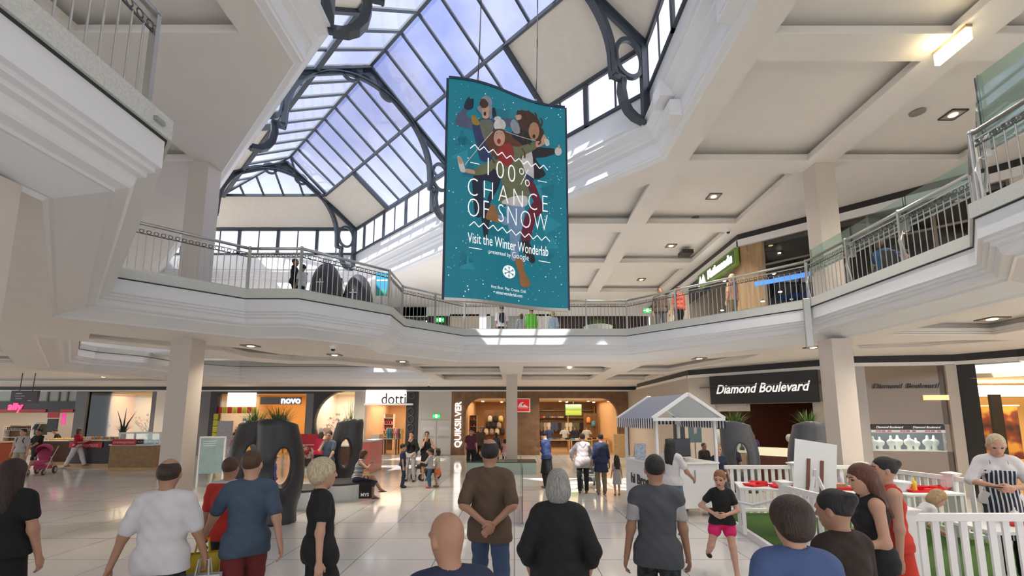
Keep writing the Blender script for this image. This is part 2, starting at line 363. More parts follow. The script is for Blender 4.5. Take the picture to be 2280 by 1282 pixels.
def person(label, loc, h=1.72, rz=0, lean=0, build=1.0, sex='m', tone='light', hair=('short', 'darkbrown'), head=(0, 0), hands=None, feet=None, elbows=None,
           thumbs=None, curl=.5, hip=.92, clothes=(), res=.012, hs=1.0, cat='person', group=None, name='person', bend=0, glasses=False, mouth=0, knees=None, hipx=0):
    t = thing(name, label, cat, loc, rz, group); s_ = h/1.75; t.scale = (s_, s_, s_)
    fem = sex == 'f'; sw = (.148 if fem else .170)*(.85+.15*build) * (.93 if hs > 1.1 else 1)
    R = Matrix.Rotation(-math.radians(lean), 3, 'X') @ Matrix.Rotation(math.radians(bend), 3, 'Y')
    P = Vector((hipx, 0, hip)); up = R @ Vector((0, 0, 1)); W = lambda x, y, z: P+R @ Vector((x, y, z))
    yaw, pitch = head; HR = R @ Matrix.Rotation(math.radians(yaw), 3, 'Z') @ Matrix.Rotation(-math.radians(pitch), 3, 'X')
    neck = W(0, -.015, .535); hc = neck+(R @ Vector((0, .012, .03)))+HR @ Vector((0, .012, .105*hs)); Hh = lambda x, y, z: hc+HR @ Vector((x, y, z))*hs
    b = build; bx = .9+.1*b
    pel = [ell(W(0, 0, .03), (.152*b if fem else .143*b, .116*b, .13), R)]
    tor = [ell(W(0, .008*b*b, .17), ((.128 if fem else .146)*b, .104*b*b, .15), R), ell(W(0, 0, .33), ((.140 if fem else .158)*(.6+.4*b), .108*(.5+.5*b), .17), R)]
    if fem and hs < 1.1: tor += [ell(W(x, .075*b, .34), (.06, .05, .055), R) for x in (-.065, .065)]
    shl = [cone(W(-sw+.035, -.005, .455), W(sw-.035, -.005, .455), .056*bx), cone(W(-.02, -.015, .50), W(-sw+.05, -.01, .465), .045*bx), cone(W(.02, -.015, .50), W(sw-.05, -.01, .465), .045*bx)]
    nk = [cone(neck-up*.03, Hh(0, -.015, -.05), .053*bx*(1 if not fem else .88))]
    hd = [ell(Hh(0, -.008, .02), np.array((.076, .098, .10))*hs, HR), ell(Hh(0, .018, -.042), np.array((.060, .074, .074))*hs, HR), cone(Hh(0, .05, -.098), Hh(0, .055, -.092), .026*hs)]
    fine = res <= .0085
    hd += [KK(cone(Hh(0, .088, .004), Hh(0, .103, -.028), .008*hs, .014*hs), .012), KK(ell(Hh(.078, -.006, -.012), np.array((.011, .019, .031))*hs, HR), .008), KK(ell(Hh(-.078, -.006, -.012), np.array((.011, .019, .031))*hs, HR), .008)]
    hd += [KK(ell(Hh(0, .083, -.064), np.array((.024, .014, .009))*hs, HR), .01), KK(cone(Hh(-.045, .076, .024), Hh(.045, .076, .024), .013*hs), .02)]
    sub = [ell(Hh(x, .098, .006), np.array((.017, .016, .010))*hs, HR) for x in (-.032, .032)]
    if mouth: sub.append(ell(Hh(0, .10, -.066), np.array((.018, .02, .006+.008*mouth))*hs, HR))
    arms = []; armj = []; hnd = []
    hands = hands or ((-.25, .05, .83), (.25, .05, .83)); elbows = elbows or ((-.3, -1, -.1), (.3, -1, -.1))
    for i, sd in enumerate((-1, 1)):
        S = W(sd*sw, -.005, .445); E_, Hn = ik(S, hands[i], .285, .255, elbows[i]); fd = (Hn-E_).normalized()
        arms.append((cone(S, E_, .047*bx*b**.3, .038*bx), cone(E_, Hn-fd*.0, .038*bx, .025))); armj.append((S, E_, Hn))
        th = Vector(thumbs[i]) if thumbs else Vector((0, 1, 0)); th = (th-fd*th.dot(fd)); th = th.normalized() if th.length > .1 else fd.orthogonal().normalized()
        pn = fd.cross(th)*(1 if sd < 0 else -1)
        M3 = Matrix((fd, th, pn)).transposed()
        hnd.append(KK(ell(Hn+fd*.045, (.052, .040, .018), M3), .02))
        fr = .0088 if fine else .0105
        for q, ln in ((.030, .066), (.010, .076), (-.010, .070), (-.029, .055)):
            B = Hn+fd*.082+th*q; c_ = curl; d1 = (fd*math.cos(c_)+pn*math.sin(c_)); d2 = (fd*math.cos(2.1*c_)+pn*math.sin(2.1*c_)); m_ = B+d1*ln*.5
            hnd += [KK(cone(B-fd*.01, m_, fr, fr*.95), .006), KK(cone(m_, m_+d2*ln*.5, fr*.95, fr*.8), .006)]
        B = Hn+fd*.02+th*.028; m_ = B+fd*.03+th*.022+pn*.008
        hnd += [KK(cone(B, m_, .013, .011), .01), KK(cone(m_, m_+fd*.03+th*.004+pn*.01, .0105, .009), .006)]
    feet = feet or ((-.1, -.02, .085), (.1, .03, .085)); legs = []; legj = []; knees = knees or ((-.15, 1, 0), (.15, 1, 0))
    for i, sd in enumerate((-1, 1)):
        S = W(sd*.085*bx, 0, -.0); S = Vector((S.x, S.y, P.z-.0)); K_, A = ik(S, feet[i], .425, .42, knees[i])
        legs.append((cone(S, K_, .083*b, .054*bx), cone(K_, A, .054*bx, .036))); legj.append((S, K_, A))
        calf = K_+(A-K_)*.3+Vector((0, -.015, 0)); hnd.append(ell(calf, (.045*bx, .048*bx, .09)))
        legs[-1] = legs[-1]+(cone(A, A+Vector((0, .10, -.052)), .035, .026),)
    prims = pel+tor+shl+nk+hd+[c for a in arms for c in a]+[c for l in legs for c in l]+hnd
    V, Fq = sdf_mesh(prims, res, .035, sub=sub)
    # face colouring
    hcn = np.array(hc); HRn = np.array([list(v) for v in HR]); L = ((V-hcn) @ HRn)/hs; ctr = L[Fq].mean(1)
    mi = np.zeros(len(Fq), np.int64); y = ctr[:, 1] > .05
    for x in (-.032, .032):
        e = (((ctr[:, 0]-x)/.015)**2+((ctr[:, 2]-.005)/.0085)**2 < 1) & y; mi[e] = 1
        e = (np.abs(ctr[:, 0]-x) < .02) & (np.abs(ctr[:, 2]-.028-.1*(.02-np.abs(ctr[:, 0]-x))) < .0055) & y; mi[e] = 2
    mi[((ctr[:, 0]/.024)**2+((ctr[:, 2]+.066)/(.010+.006*mouth))**2 < 1) & (ctr[:, 1] > .06)] = 3
    hm = hairm(hair[1] if hair[1] in HAIR else 'darkbrown', HAIR.get(hair[1], (.03, .02, .015)))
    if tone == 'mannequin': mi[:] = 0
    mesh_np('body', V, Fq, [skin(tone), mat('eye_dark', (.03, .02, .015), .2), hm, mat('lips', (.42, .14, .12), .4)], mi, t)
    # hair
    st = hair[0]; hp = []; hsub = [ell(Hh(0, .075, -.045), np.array((.066, .075, .10))*hs, HR), cone(Hh(0, .06, -.12), Hh(0, .14, -.1), .06*hs)]
    cap = ell(Hh(0, -.016, .032), np.array((.086, .106, .100))*hs, HR)
    hcut = None; nrm = np.array(HR @ Vector((0, 0, 1)))
    def below(z): return lambda X, Y_, Z_: (z*hs-((X-hcn[0])*nrm[0]+(Y_-hcn[1])*nrm[1]+(Z_-hcn[2])*nrm[2]))
    if st in ('short', 'cropped'):
        hp = [ell(Hh(0, -.016, .030), np.array((.083, .103, .098) if st == 'short' else (.0795, .1, .094))*hs, HR)]; hcut = below(-.06)
    elif st == 'volume': hp = [ell(Hh(0, -.022, .03), np.array((.102, .118, .108))*hs, HR), ell(Hh(0, -.05, -.035), np.array((.085, .07, .07))*hs, HR)]; hcut = below(-.10)
    elif st == 'bob': hp = [cap, ell(Hh(0, -.035, -.04), np.array((.098, .085, .11))*hs, HR)]; hcut = below(-.125)
    elif st == 'long':
        hp = [cap, cone(Hh(-.06, -.03, -.02), Hh(-.085, -.055, -.24), .045*hs, .03*hs), cone(Hh(.06, -.03, -.02), Hh(.085, -.055, -.24), .045*hs, .03*hs), cone(Hh(0, -.07, 0), Hh(0, -.10, -.30), .07*hs, .05*hs), cone(Hh(-.04, -.08, -.1), Hh(-.05, -.10, -.33), .05*hs, .03*hs), cone(Hh(.04, -.08, -.1), Hh(.05, -.10, -.34), .05*hs, .03*hs)]
    elif st == 'bun': hp = [ell(Hh(0, -.016, .030), np.array((.083, .103, .098))*hs, HR), ell(Hh(0, -.11, .06), np.array((.04, .04, .04))*hs, HR)]; hcut = below(-.06)
    elif st == 'pony': hp = [ell(Hh(0, -.016, .030), np.array((.083, .103, .098))*hs, HR), cone(Hh(0, -.10, .04), Hh(0, -.15, -.03), .03*hs, .035*hs), cone(Hh(0, -.15, -.03), Hh(0, -.135, -.2), .035*hs, .012*hs)]; hcut = None; hsub.append(cone(Hh(0, -.02, -.13), Hh(0, .05, -.13), .07*hs))
    elif st == 'balding': hp = [ell(Hh(0, -.014, .018), np.array((.082, .102, .092))*hs, HR)]; hsub.append(ell(Hh(0, -.035, .125), np.array((.055, .075, .055))*hs, HR)); hcut = below(-.065)
    elif st == 'cap': hp = [ell(Hh(0, -.016, .026), np.array((.083, .103, .09))*hs, HR)]; hcut = below(-.05)
    if hp:
        V, Fq = sdf_mesh(hp, res, .03, sub=hsub, cut=hcut); mesh_np('hair', V, Fq, [hm], None, t)
    if st == 'cap':
        cm = hair[2]; nrm2 = below(.035)
        V, Fq = sdf_mesh([ell(Hh(0, -.008, .035), np.array((.090, .112, .095))*hs, HR)], res, .02, cut=nrm2); cap_o = mesh_np('cap', V, Fq, [cm], None, t)
        V, Fq = sdf_mesh([ell(Hh(0, .12, .042), np.array((.06, .07, .009))*hs, HR)], res*.7, .02); mesh_np('cap_peak', V, Fq, [cm], None, cap_o)
    if glasses:
        mb = MB()
        for x in (-.032, .032): mb.tube([Hh(x+.021*math.cos(a), .104, .004+.016*math.sin(a)) for a in [2*PI*q/14 for q in range(15)]], .0022, M_dark, 5, False)
        mb.tube([Hh(-.05, .1, .008), Hh(-.079, .0, .006)], .002, M_dark, 5); mb.tube([Hh(.05, .1, .008), Hh(.079, .0, .006)], .002, M_dark, 5); mb.tube([Hh(-.012, .105, .006), Hh(.012, .105, .006)], .002, M_dark, 5)
        mb.build('glasses', t)
    upn = np.array(up); Pn = np.array(P)
    def q_(X, Y_, Z_): return (X-Pn[0])*upn[0]+(Y_-Pn[1])*upn[1]+(Z_-Pn[2])*upn[2]
    def part_arm(i, f, infl=0):
        S, E_, Hn = armj[i]; r0, r1, r2 = .047*bx*b**.3+infl, .038*bx+infl, .025+infl
        if f <= 1: return [cone(S, S+(E_-S)*f, r0, r0+(r1-r0)*f+.006)]
        g = f-1; return [cone(S, E_, r0, r1), cone(E_, E_+(Hn-E_)*g, r1, r1+(r2-r1)*g)]
    def part_leg(i, f, infl=0):
        S, K_, A = legj[i]; r0, r1, r2 = .085*b+infl, .058*bx+infl, .042+infl
        if f <= 1: return [cone(S, S+(K_-S)*f, r0, r0+(r1-r0)*f+.012)]
        g = f-1; return [cone(S, K_, r0, r1), cone(K_, K_+(A-K_)*g, r1, max(r1+(r2-r1)*g, .048+infl)), ell(K_+(A-K_)*.3+Vector((0, -.015, 0)), (.05, .053, .09))]
    for c in clothes:
        kd, m_ = c[0], c[1]; o_ = c[2] if len(c) > 2 else {}
        inf = o_.get('inf', .017 if kd == 'top' else .010)
        if kd == 'top':
            pr = pel+tor+shl; sl_ = o_.get('sleeve', .55)
            if sl_ > 0: pr = pr+part_arm(0, sl_)+part_arm(1, sl_)
            if o_.get('hem', -.05) < -.03 and hip > .8: pr = pr+part_leg(0, .24, .016)+part_leg(1, .24, .016)+[ell(W(0, -.008, -.01), (.156*b, .128*b, .15), R)]
            sb = [cone(W(0, .0, .535), Hh(0, 0, -.02), .062 if not o_.get('deep') else .075)]
            if o_.get('deep'): sb.append(ell(W(0, .10, .50), (.06, .09, .08), R))
            if sl_ == 0: sb += [ell(W(x, 0, .47), (.05, .09, .10), R) for x in (-sw-.008, sw+.008)]
            hem = o_.get('hem', -.05)
            if o_.get('flare'): pr = pr+part_leg(0, o_.get('legf', .3), .03)+part_leg(1, o_.get('legf', .3), .03)
            wob = lambda X, Y_, Z_: .006*np.sin(X*38+Z_*9)*np.cos(Y_*31+Z_*23)
            V, Fq = sdf_mesh(pr, res, .03, sub=sb, inflate=inf, cut=lambda X, Y_, Z_: hem-q_(X, Y_, Z_)+0*X); nm = o_.get('name', 'shirt')
            V = V+(np.sin(V[:, 2:3]*37+V[:, 0:1]*21)*np.sin(V[:, 0:1]*33+V[:, 1:2]*27+V[:, 2:3]*8))*.004*np.array([1, 1, 0])
            mesh_np(nm, V, Fq, [m_], None, t)
        elif kd == 'pants':
            f = o_.get('len', 1.95); pr = pel+part_leg(0, f)+part_leg(1, f); wa = o_.get('waist', .09)
            V, Fq = sdf_mesh(pr, res, .03, inflate=inf, cut=lambda X, Y_, Z_: q_(X, Y_, Z_)-wa)
            V = V+(np.sin(V[:, 2:3]*45+V[:, 0:1]*21)*np.sin(V[:, 1:2]*30+V[:, 2:3]*13))*.003*np.array([1, 1, 0])
            mesh_np(o_.get('name', 'trousers'), V, Fq, [m_], None, t)
        elif kd == 'skirt':
            hz = o_.get('hem', .5); r1 = o_.get('r', .19); pr = pel+[cone(P, (P.x, .0, hz-.05), .12*b, r1), cone(P+Vector((-.05, 0, 0)), (P.x-.07, .03, hz-.05), .1*b, r1*.75), cone(P+Vector((.05, 0, 0)), (P.x+.07, -.02, hz-.05), .1*b, r1*.75)]; wa = o_.get('waist', .1)
            V, Fq = sdf_mesh(pr, res, .05, inflate=inf, cut=lambda X, Y_, Z_: np.maximum(q_(X, Y_, Z_)-wa, hz-Z_+0*X))
            mesh_np(o_.get('name', 'skirt'), V, Fq, [m_], None, t)
        elif kd == 'apron':
            top_, bot = o_.get('top', .36), o_.get('hem', -.42)
            V, Fq = sdf_mesh(pel+tor+[cone(P+Vector((0, .02, -.05)), P+Vector((0, .05, -.5)), .15, .17)], res, .05, inflate=.022, cut=lambda X, Y_, Z_: np.maximum(np.maximum(q_(X, Y_, Z_)-top_, bot-q_(X, Y_, Z_)), .02-Y_+.0*X+np.where(q_(X, Y_, Z_) > .15, np.abs(X)*.5-.02, -.06)))
            ap_o = mesh_np('apron', V, Fq, [m_], None, t)
            mb = MB(); mb.tube([W(-.07, .12, .35), W(-.075, .07, .47), W(-.04, -.06, .53), W(.04, -.06, .53), W(.075, .07, .47), W(.07, .12, .35)], .009, m_, 6); mb.build('apron_strap', ap_o)
        elif kd == 'hood':
            V, Fq = sdf_mesh([ell(W(0, -.085, .49), (.11, .05, .075), R), cone(W(-.07, -.02, .52), W(.07, -.02, .52), .035), ell(W(0, -.12, .42), (.06, .035, .07), R)], res, .04); mesh_np('hood', V, Fq, [m_], None, t)
        elif kd == 'scarf':
            V, Fq = sdf_mesh([cone(W(-.05, -.02, .53), W(.05, .03, .53), .05)], res, .03); mesh_np('scarf', V, Fq, [m_], None, t)
        elif kd == 'backpack':
            V, Fq = sdf_mesh([ell(W(0, -.17, .27), (.14, .09, .21), R), ell(W(0, -.24, .2), (.10, .04, .12), R)], res, .04); bp_o = mesh_np('backpack', V, Fq, [m_], None, t)
            mb = MB()
            for x in (-.1, .1): mb.tube([W(x, -.12, .42), W(x, -.05, .51), W(x, .06, .48), W(x, .115, .38), W(x*1.2, .05, .2), W(x*1.1, -.1, .14)], .014, m_, 6)
            mb.build('backpack_strap', bp_o)
        elif kd in ('shoes', 'sandals'):
            for i in (0, 1):
                A = legj[i][2]; f_ = A+Vector((0, .03, -.045))
                pr = [ell(f_+Vector((0, .045, 0)), (.044, .10, .035)), ell(f_+Vector((0, -.045, .01)), (.038, .055, .045))] if kd == 'shoes' else [ell(f_+Vector((0, .03, -.022)), (.045, .125, .014))]
                fl_z = A.z-.085
                V, Fq = sdf_mesh(pr, res*.8, .03, cut=lambda X, Y_, Z_: fl_z-Z_+0*X); mesh_np('shoe', V, Fq, [m_], None, t)
    HANDS[t.name] = [j[2] for j in armj]
    return t
def hand_of(t, i): return t.matrix_basis @ HANDS[t.name][i]
# ================================================================ STRUCTURE
Z0, Z1, Z2 = 3.9, 4.82, 8.1          # soffit of level one, top of its coping, ceiling of level one
V1 = [(-3.11, -8), (5.75, -8), (5.75, 5.4), (6.7, 6.35), (6.7, 10.1), (3.45, 13.59), (-1.5, 13.59), (-2.98, 12.1), (-2.98, 10.75), (-4.53, 9.2), (-5.65, 9.2), (-7.08, 7.77), (-3.11, 3.79)]
V2 = [(-10.64, 10.91), (-9.75, 12.1), (-9.55, 13.7), (-8.74, 14.87), (-7.7, 15.6), (-6.3, 15.6), (-4.6, 17.4), (-4.6, 22.2), (-13.6, 22.2), (-15.2, 20.4), (-15.2, 18.3), (-15.95, 17.0), (-15.86, 16.26)]
OUT0 = [(-34, -10), (15, -10), (15, 26.6), (-34, 26.6)]
fl = MB(); flat(fl, [(-34, -10), (15, -10), (15, 34), (-34, 34)], [], 0, M_floor); struct(fl.build('floor'))
def rect(x0, x1, y0, y1): return [(x0, y0), (x1, y0), (x1, y1), (x0, y1)]
C0 = [rect(-3.6, -.53, 15.6, 17.76), [(.32, 15.6), (3.0, 15.6), (3.51, 16.1), (3.51, 17.76), (.32, 17.76)], rect(-3.3, -.54, 18.6, 21.4), rect(.32, 3.54, 18.6, 21.4),
      rect(4.3, 6.2, 18.6, 21.4), [(4.4, 15.0), (6.9, 12.5), (7.05, 13.9), (6.1, 17.76), (4.4, 17.76)],
      rect(8.0, 10.32, 6.9, 9.56), [(8.3, 10.9), (10.3, 10.2), (11.5, 10.2), (10.2, 11.3), (9.0, 11.57)],
      [(-9.6, 10.0), (-9.0, 9.4), (-6.9, 11.5), (-6.6, 12.5), (-5.9, 13.1), (-5.0, 13.1), (-3.5, 14.6), (-2.8, 15.0), (-3.9, 15.9), (-4.3, 15.5), (-5.64, 14.05), (-6.98, 14.05), (-7.85, 13.2), (-7.8, 12.0), (-8.2, 11.6)]]
for y0, y1 in ((2.7, 4.74), (5.3, 7.35), (7.9, 9.75), (10.4, 12.4), (12.9, 14.75)):
    C0.append([(-30, y0), (-1.75-y0, y0), (-1.75-y1, y1), (-30, y1)])
C0.append([(-30, 15.6), (-19.5, 15.6), (-17.4, 17.5), (-16.9, 20.8), (-16.0, 23.6), (-19, 24.0), (-30, 24.0)])
for y0, y1 in ((-1.0, 2.1), (2.7, 5.7)): C0.append(rect(7.6, 10.4, y0, y1))
C2 = [rect(4.08, 6.87, y0, y1) for y0, y1 in ((-4, -1.0), (-.4, 2.75), (3.3, 6.32), (6.87, 9.85), (10.42, 13.31), (13.96, 16.89), (17.6, 21.0))]
C2 += [rect(7.53, 10.44, y0, y1) for y0, y1 in ((-.4, 2.75), (3.3, 6.32), (6.87, 9.85))]
C2 += [rect(.65, 3.5, 13.96, 16.89), rect(.65, 3.5, 17.6, 21.0), rect(-2.9, 0, 17.6, 21.0), rect(-6.85, -4.3, 3.3, 6.3), rect(-6.85, -4.3, -.4, 2.75), rect(-10.4, -7.5, 6.87, 9.85), rect(-10.4, -7.5, 3.3, 6.3), [(2.6, 11.6), (3.5, 10.9), (3.5, 13.31), (.75, 13.31)]]
def coffers(mb, polys, z, d=.17):
    for p in polys:
        A = sum(p[i][0]*p[(i+1) % len(p)][1]-p[(i+1) % len(p)][0]*p[i][1] for i in range(len(p)))
        if A < 0: p = p[::-1]
        sweep(mb, p, [(0, z), (0, z+.03), (.035, z+.05), (.035, z+.08), (.06, z+.10), (.06, z+d), (.24, z+d), (.24, z+d+.12), (.0, z+d+.12)], M_ceil)
        flat(mb, p, [], z+d+.12, M_ceil)
# level-one slab: soffit with coffers
mb = MB(); flat(mb, OUT0, [offset_poly(V1, .75), offset_poly(V2, .75)]+C0, Z0, M_ceil); coffers(mb, C0, Z0); struct(mb.build('ceiling_ground'))
FAS = [(.75, Z0), (.72, Z0+.035), (.69, Z0+.035), (.36, Z0+.17), (.33, Z0+.17), (.33, Z0+.20), (.24, Z0+.225), (.22, Z0+.25), (.20, Z0+.33), (.14, Z0+.345), (.14, Z0+.385), (.09, Z0+.40), (.09, Z0+.44), (.045, Z0+.455), (.045, Z1-.21)]
for nm, V in (('trim_atrium_fascia', V1), ('trim_rear_fascia', V2)):
    mb = MB(); sweep(mb, V, FAS, M_gloss)
    sweep(mb, V, [(.045, Z1-.21), (.03, Z1-.205), (.03, Z1-.19)], M_dark)
    struct(mb.build(nm))
    mb = MB(); sweep(mb, V, [(.03, Z1-.19), (0, Z1-.19), (0, Z1), (.35, Z1), (.35, Z1-.02)], M_granite); struct(mb.build(nm.replace('fascia', 'coping')))
mb = MB(); flat(mb, OUT0, [offset_poly(V1, .2), offset_poly(V2, .2)], Z1-.1, M_floor); struct(mb.build('floor_upper'))
# ceiling of level one with its opening; the opening bends 45 degrees to the left
V3 = [(-3.75, -8), (3.5, -8), (3.52, 9.81), (-7.3, 20.63), (-18, 20.63), (-18.3, 20.3), (-3.75, 6.92)]
V3 = [(-3.75, -8), (3.52, -8), (3.52, 9.81), (-7.30, 20.63), (-17.9, 20.63), (-3.75, 6.92)]
V3[4] = (3.17-20.63, 20.63)
mb = MB(); OUT2 = [(-24, -10), (15, -10), (15, 26.6), (-24, 26.6)]
flat(mb, OUT2, [V3]+C2, Z2, M_ceil); coffers(mb, C2, Z2, .2); struct(mb.build('ceiling_upper'))
V3f = V3[:]
mb = MB()
sweep(mb, V3, [(0, Z2), (-.02, Z2+.02), (-.12, Z2+.06), (-.13, Z2+.10), (-.16, Z2+.12), (-.16, Z2+.40), (-.22, Z2+.44), (-.26, Z2+.46), (-.26, Z2+.50), (-.33, Z2+.56), (-.33, Z2+.62), (-.42, Z2+.70), (-.47, Z2+.74), (-.47, Z2+.82), (-.52, Z2+.84), (-.52, Z2+.88), (-.36, Z2+.90), (-.36, 9.68)], M_gloss)
for x, y, r in ((3.5, 8.55, 0), (3.5, 6.0, 0)):   # square console blocks on the fascia
    mb.box(x-.36, x+.02, y-.22, y+.22, Z2+.08, Z2+.42, M_gloss); mb.box(x-.375, x-.35, y-.12, y+.12, Z2+.15, Z2+.35, M_gloss)
    mb.box(x-.55, x-.1, y-.22, y+.22, Z2+.5, Z2+.84, M_gloss)
struct(mb.build('trim_upper_fascia'))
# clerestory band
W3 = offset_poly(V3, -.36)
def clerestory(mb_f, a, b, m=M_steel, step=.885, z0=9.68, z1=10.95, blank=()):
    a = Vector((*a, 0)); b = Vector((*b, 0)); L = (b-a).length; d = (b-a)/L; up = Vector((0, 0, 1))
    nb = max(1, round(L/step)); st = L/nb
    for z, h in ((z0+.04, .08), (z1-.05, .12)): mb_f.bar(a+up*z, b+up*z, .12, h, m)
    for k in range(nb+1):
        p = a+d*(k*st); wd = .13 if k % 2 == 0 else .04
        mb_f.bar(p+up*z0, p+up*z1, wd, .12 if k % 2 == 0 else .06, m, up=d.cross(up))
    return nb, st, d
seg = [(1, 2), (2, 3), (3, 4), (4, 5), (5, 0)]
for n_, (i, j) in enumerate(seg):
    mb = MB(); a, b = W3[i], W3[j]; clerestory(mb, a, b); fr = struct(mb.build('window_%d' % (n_+1)))
    g = MB(); g.face([(*a, 9.7), (*b, 9.7), (*b, 10.92), (*a, 10.92)], M_frost); g.build('pane', fr)
for n_, p in enumerate((W3[2], W3[3], W3[4], W3[5])):
    mb = MB(); mb.tube([(p[0], p[1], 8.85), (p[0], p[1], 11.0)], .075, M_steel, 12); struct(mb.build('trim_corner_post', smooth=True))
# roof: ridge along the bend, eaves on the clerestory
ZE, ZR = 10.95, 13.0
RX = (W3[0][0]+W3[1][0])/2
sR = W3[2][0]+W3[2][1]; sL = W3[5][0]+W3[5][1]; sM = (sR+sL)/2
BEND = Vector((RX, sM-RX, ZR)); END = Vector((-9.45, sM+9.45, ZR))
eR = Vector((*W3[2], ZE)); eRf = Vector((*W3[3], ZE)); eL = Vector((*W3[5], ZE)); eLf = Vector((*W3[4], ZE))
near = -8.0
eRn = Vector((W3[1][0], near, ZE)); eLn = Vector((W3[0][0], near, ZE)); Rn = Vector((RX, near, ZR))
def lerp(a, b, t): return a+(b-a)*t
slopes = {'right': (eR, eRf, END, BEND), 'left': (eL, eLf, END, BEND), 'near_right': (eRn, eR, BEND, Rn), 'near_left': (eLn, eL, BEND, Rn)}
gl = MB(); bars = MB(); cream = MB()
ax = Vector((-1, 1, 0)).normalized(); pr_ = Vector((1, 1, 0)).normalized()
def cut_on(a, b, p, n):   # intersection of line ab with vertical plane
    d = (b-a).dot(n); return a+(b-a)*((p-a).dot(n)/d) if abs(d) > 1e-6 else None
lift = Vector((0, 0, .06))
# right diagonal slope bays, spacing .885 measured along the ridge
apex2 = Vector((-4.51, sM+4.51, ZR)); s0 = apex2.dot(ax)
sE, sB = END.dot(ax), BEND.dot(ax); sRf, sRn = eRf.dot(ax), eR.dot(ax); sLf, sLn = eLf.dot(ax), eL.dot(ax)
def slope_pt(side, s, t):   # t 0 ridge, 1 eave at axis position s on the diagonal arm
    c = apex2+ax*(s-s0); h = 3.2245*t*(1 if side > 0 else -1)*((sR-sM)/math.sqrt(2)/3.2245)
    return Vector((c.x+pr_.x*h, c.y+pr_.y*h, ZR+(ZE-ZR)*t))
def hiplim(side, t):        # axis limits of the slope at height t
    if side > 0: return sB+(sRn-sB)*t, sE+(sRf-sE)*t
    return sB+(sLn-sB)*t, sE+(sLf-sE)*t
k = -14
S = sorted([s0+.885*k for k in range(-16, 16)])
for side in (1, -1):
    for s in S:
        ts = [t/40 for t in range(41) if hiplim(side, t/40)[0]-.01 <= s <= hiplim(side, t/40)[1]+.01]
        if len(ts) > 3: bars.bar(slope_pt(side, s, ts[0])+lift, slope_pt(side, s, ts[-1])+lift, .055, .09, M_steel)
    lo, hi = hiplim(side, .5)
    bars.bar(slope_pt(side, lo, .5)-lift*.2, slope_pt(side, hi, .5)-lift*.2, .07 if side > 0 else .13, .10 if side > 0 else .2, M_steel)
    lo1, hi1 = hiplim(side, 1); bars.bar(slope_pt(side, lo1, 1), slope_pt(side, hi1, 1), .14, .12, M_steel)
    # glass, upper half all along; lower half between the cream end panels
    for t0, t1 in ((0, .5), (.5, 1)):
        a0, b0 = hiplim(side, t0); a1, b1 = hiplim(side, t1)
        if t0 == 0: gl.face([slope_pt(side, a0, t0)+lift, slope_pt(side, b0, t0)+lift, slope_pt(side, b1, t1)+lift, slope_pt(side, a1, t1)+lift], M_roofglass)
        else:
            gA, gB = (s0-.885*2-.0, s0+.885*4.0) if side > 0 else (s0-.885*3, s0+.885*4)
            if side > 0: gA = (Vector((-1.0, 0, 0))).dot(ax)*0+((Vector((.9, 11.9, 0))).dot(ax)); gA = s0+.885*round((gA-s0)/.885); gB = s0+.885*round(((Vector((-5.2, 17.73, 0))).dot(ax)-s0)/.885)
            gl.face([slope_pt(side, gA, t0)+lift, slope_pt(side, gB, t0)+lift, slope_pt(side, gB, t1)+lift, slope_pt(side, gA, t1)+lift], M_roofglass)
            for lo_, hi_ in ((None, gA), (gB, None)):
                l0 = a0 if lo_ is None else lo_; l1 = a1 if lo_ is None else lo_; h0 = b0 if hi_ is None else hi_; h1 = b1 if hi_ is None else hi_
                cream.face([slope_pt(side, l0, t0)-lift*.3, slope_pt(side, h0, t0)-lift*.3, slope_pt(side, h1, t1)-lift*.3, slope_pt(side, l1, t1)-lift*.3], M_cream)
            for g_ in (gA, gB): bars.bar(slope_pt(side, g_, .5)-lift, slope_pt(side, g_, 1)-lift, .13, .12, M_steel)
bars.bar(BEND+lift, END+lift, .09, .12, M_steel)
# far hip
mid_r, mid_l = lerp(END, eRf, .5), lerp(END, eLf, .5)
gl.face([END+lift, mid_r+lift, mid_l+lift], M_roofglass); cream.face([mid_r, eRf, eLf, mid_l], M_cream)
bars.bar(mid_r, mid_l, .07, .1, M_steel); bars.bar(eRf, eLf, .14, .12, M_steel)
for k in range(-10, 4):
    x = END.x+k*.885
    for t0 in [t/50 for t in range(26)]:
        a_, b_ = lerp(END, eLf, t0), lerp(END, eRf, t0)
        if a_.x <= x <= b_.x:
            y0 = a_.y; q0 = Vector((x, y0, a_.z)); q1 = Vector((x, mid_r.y, mid_r.z))
            if (q1-q0).length > .2: bars.bar(q0+lift, q1+lift, .055, .09, M_steel)
            break
for h_ in (eRf, eLf): bars.bar(END+lift, h_+lift, .08, .1, M_steel)
for h_ in (eR, eL): bars.bar(BEND+lift, h_+lift, .08, .1, M_steel)
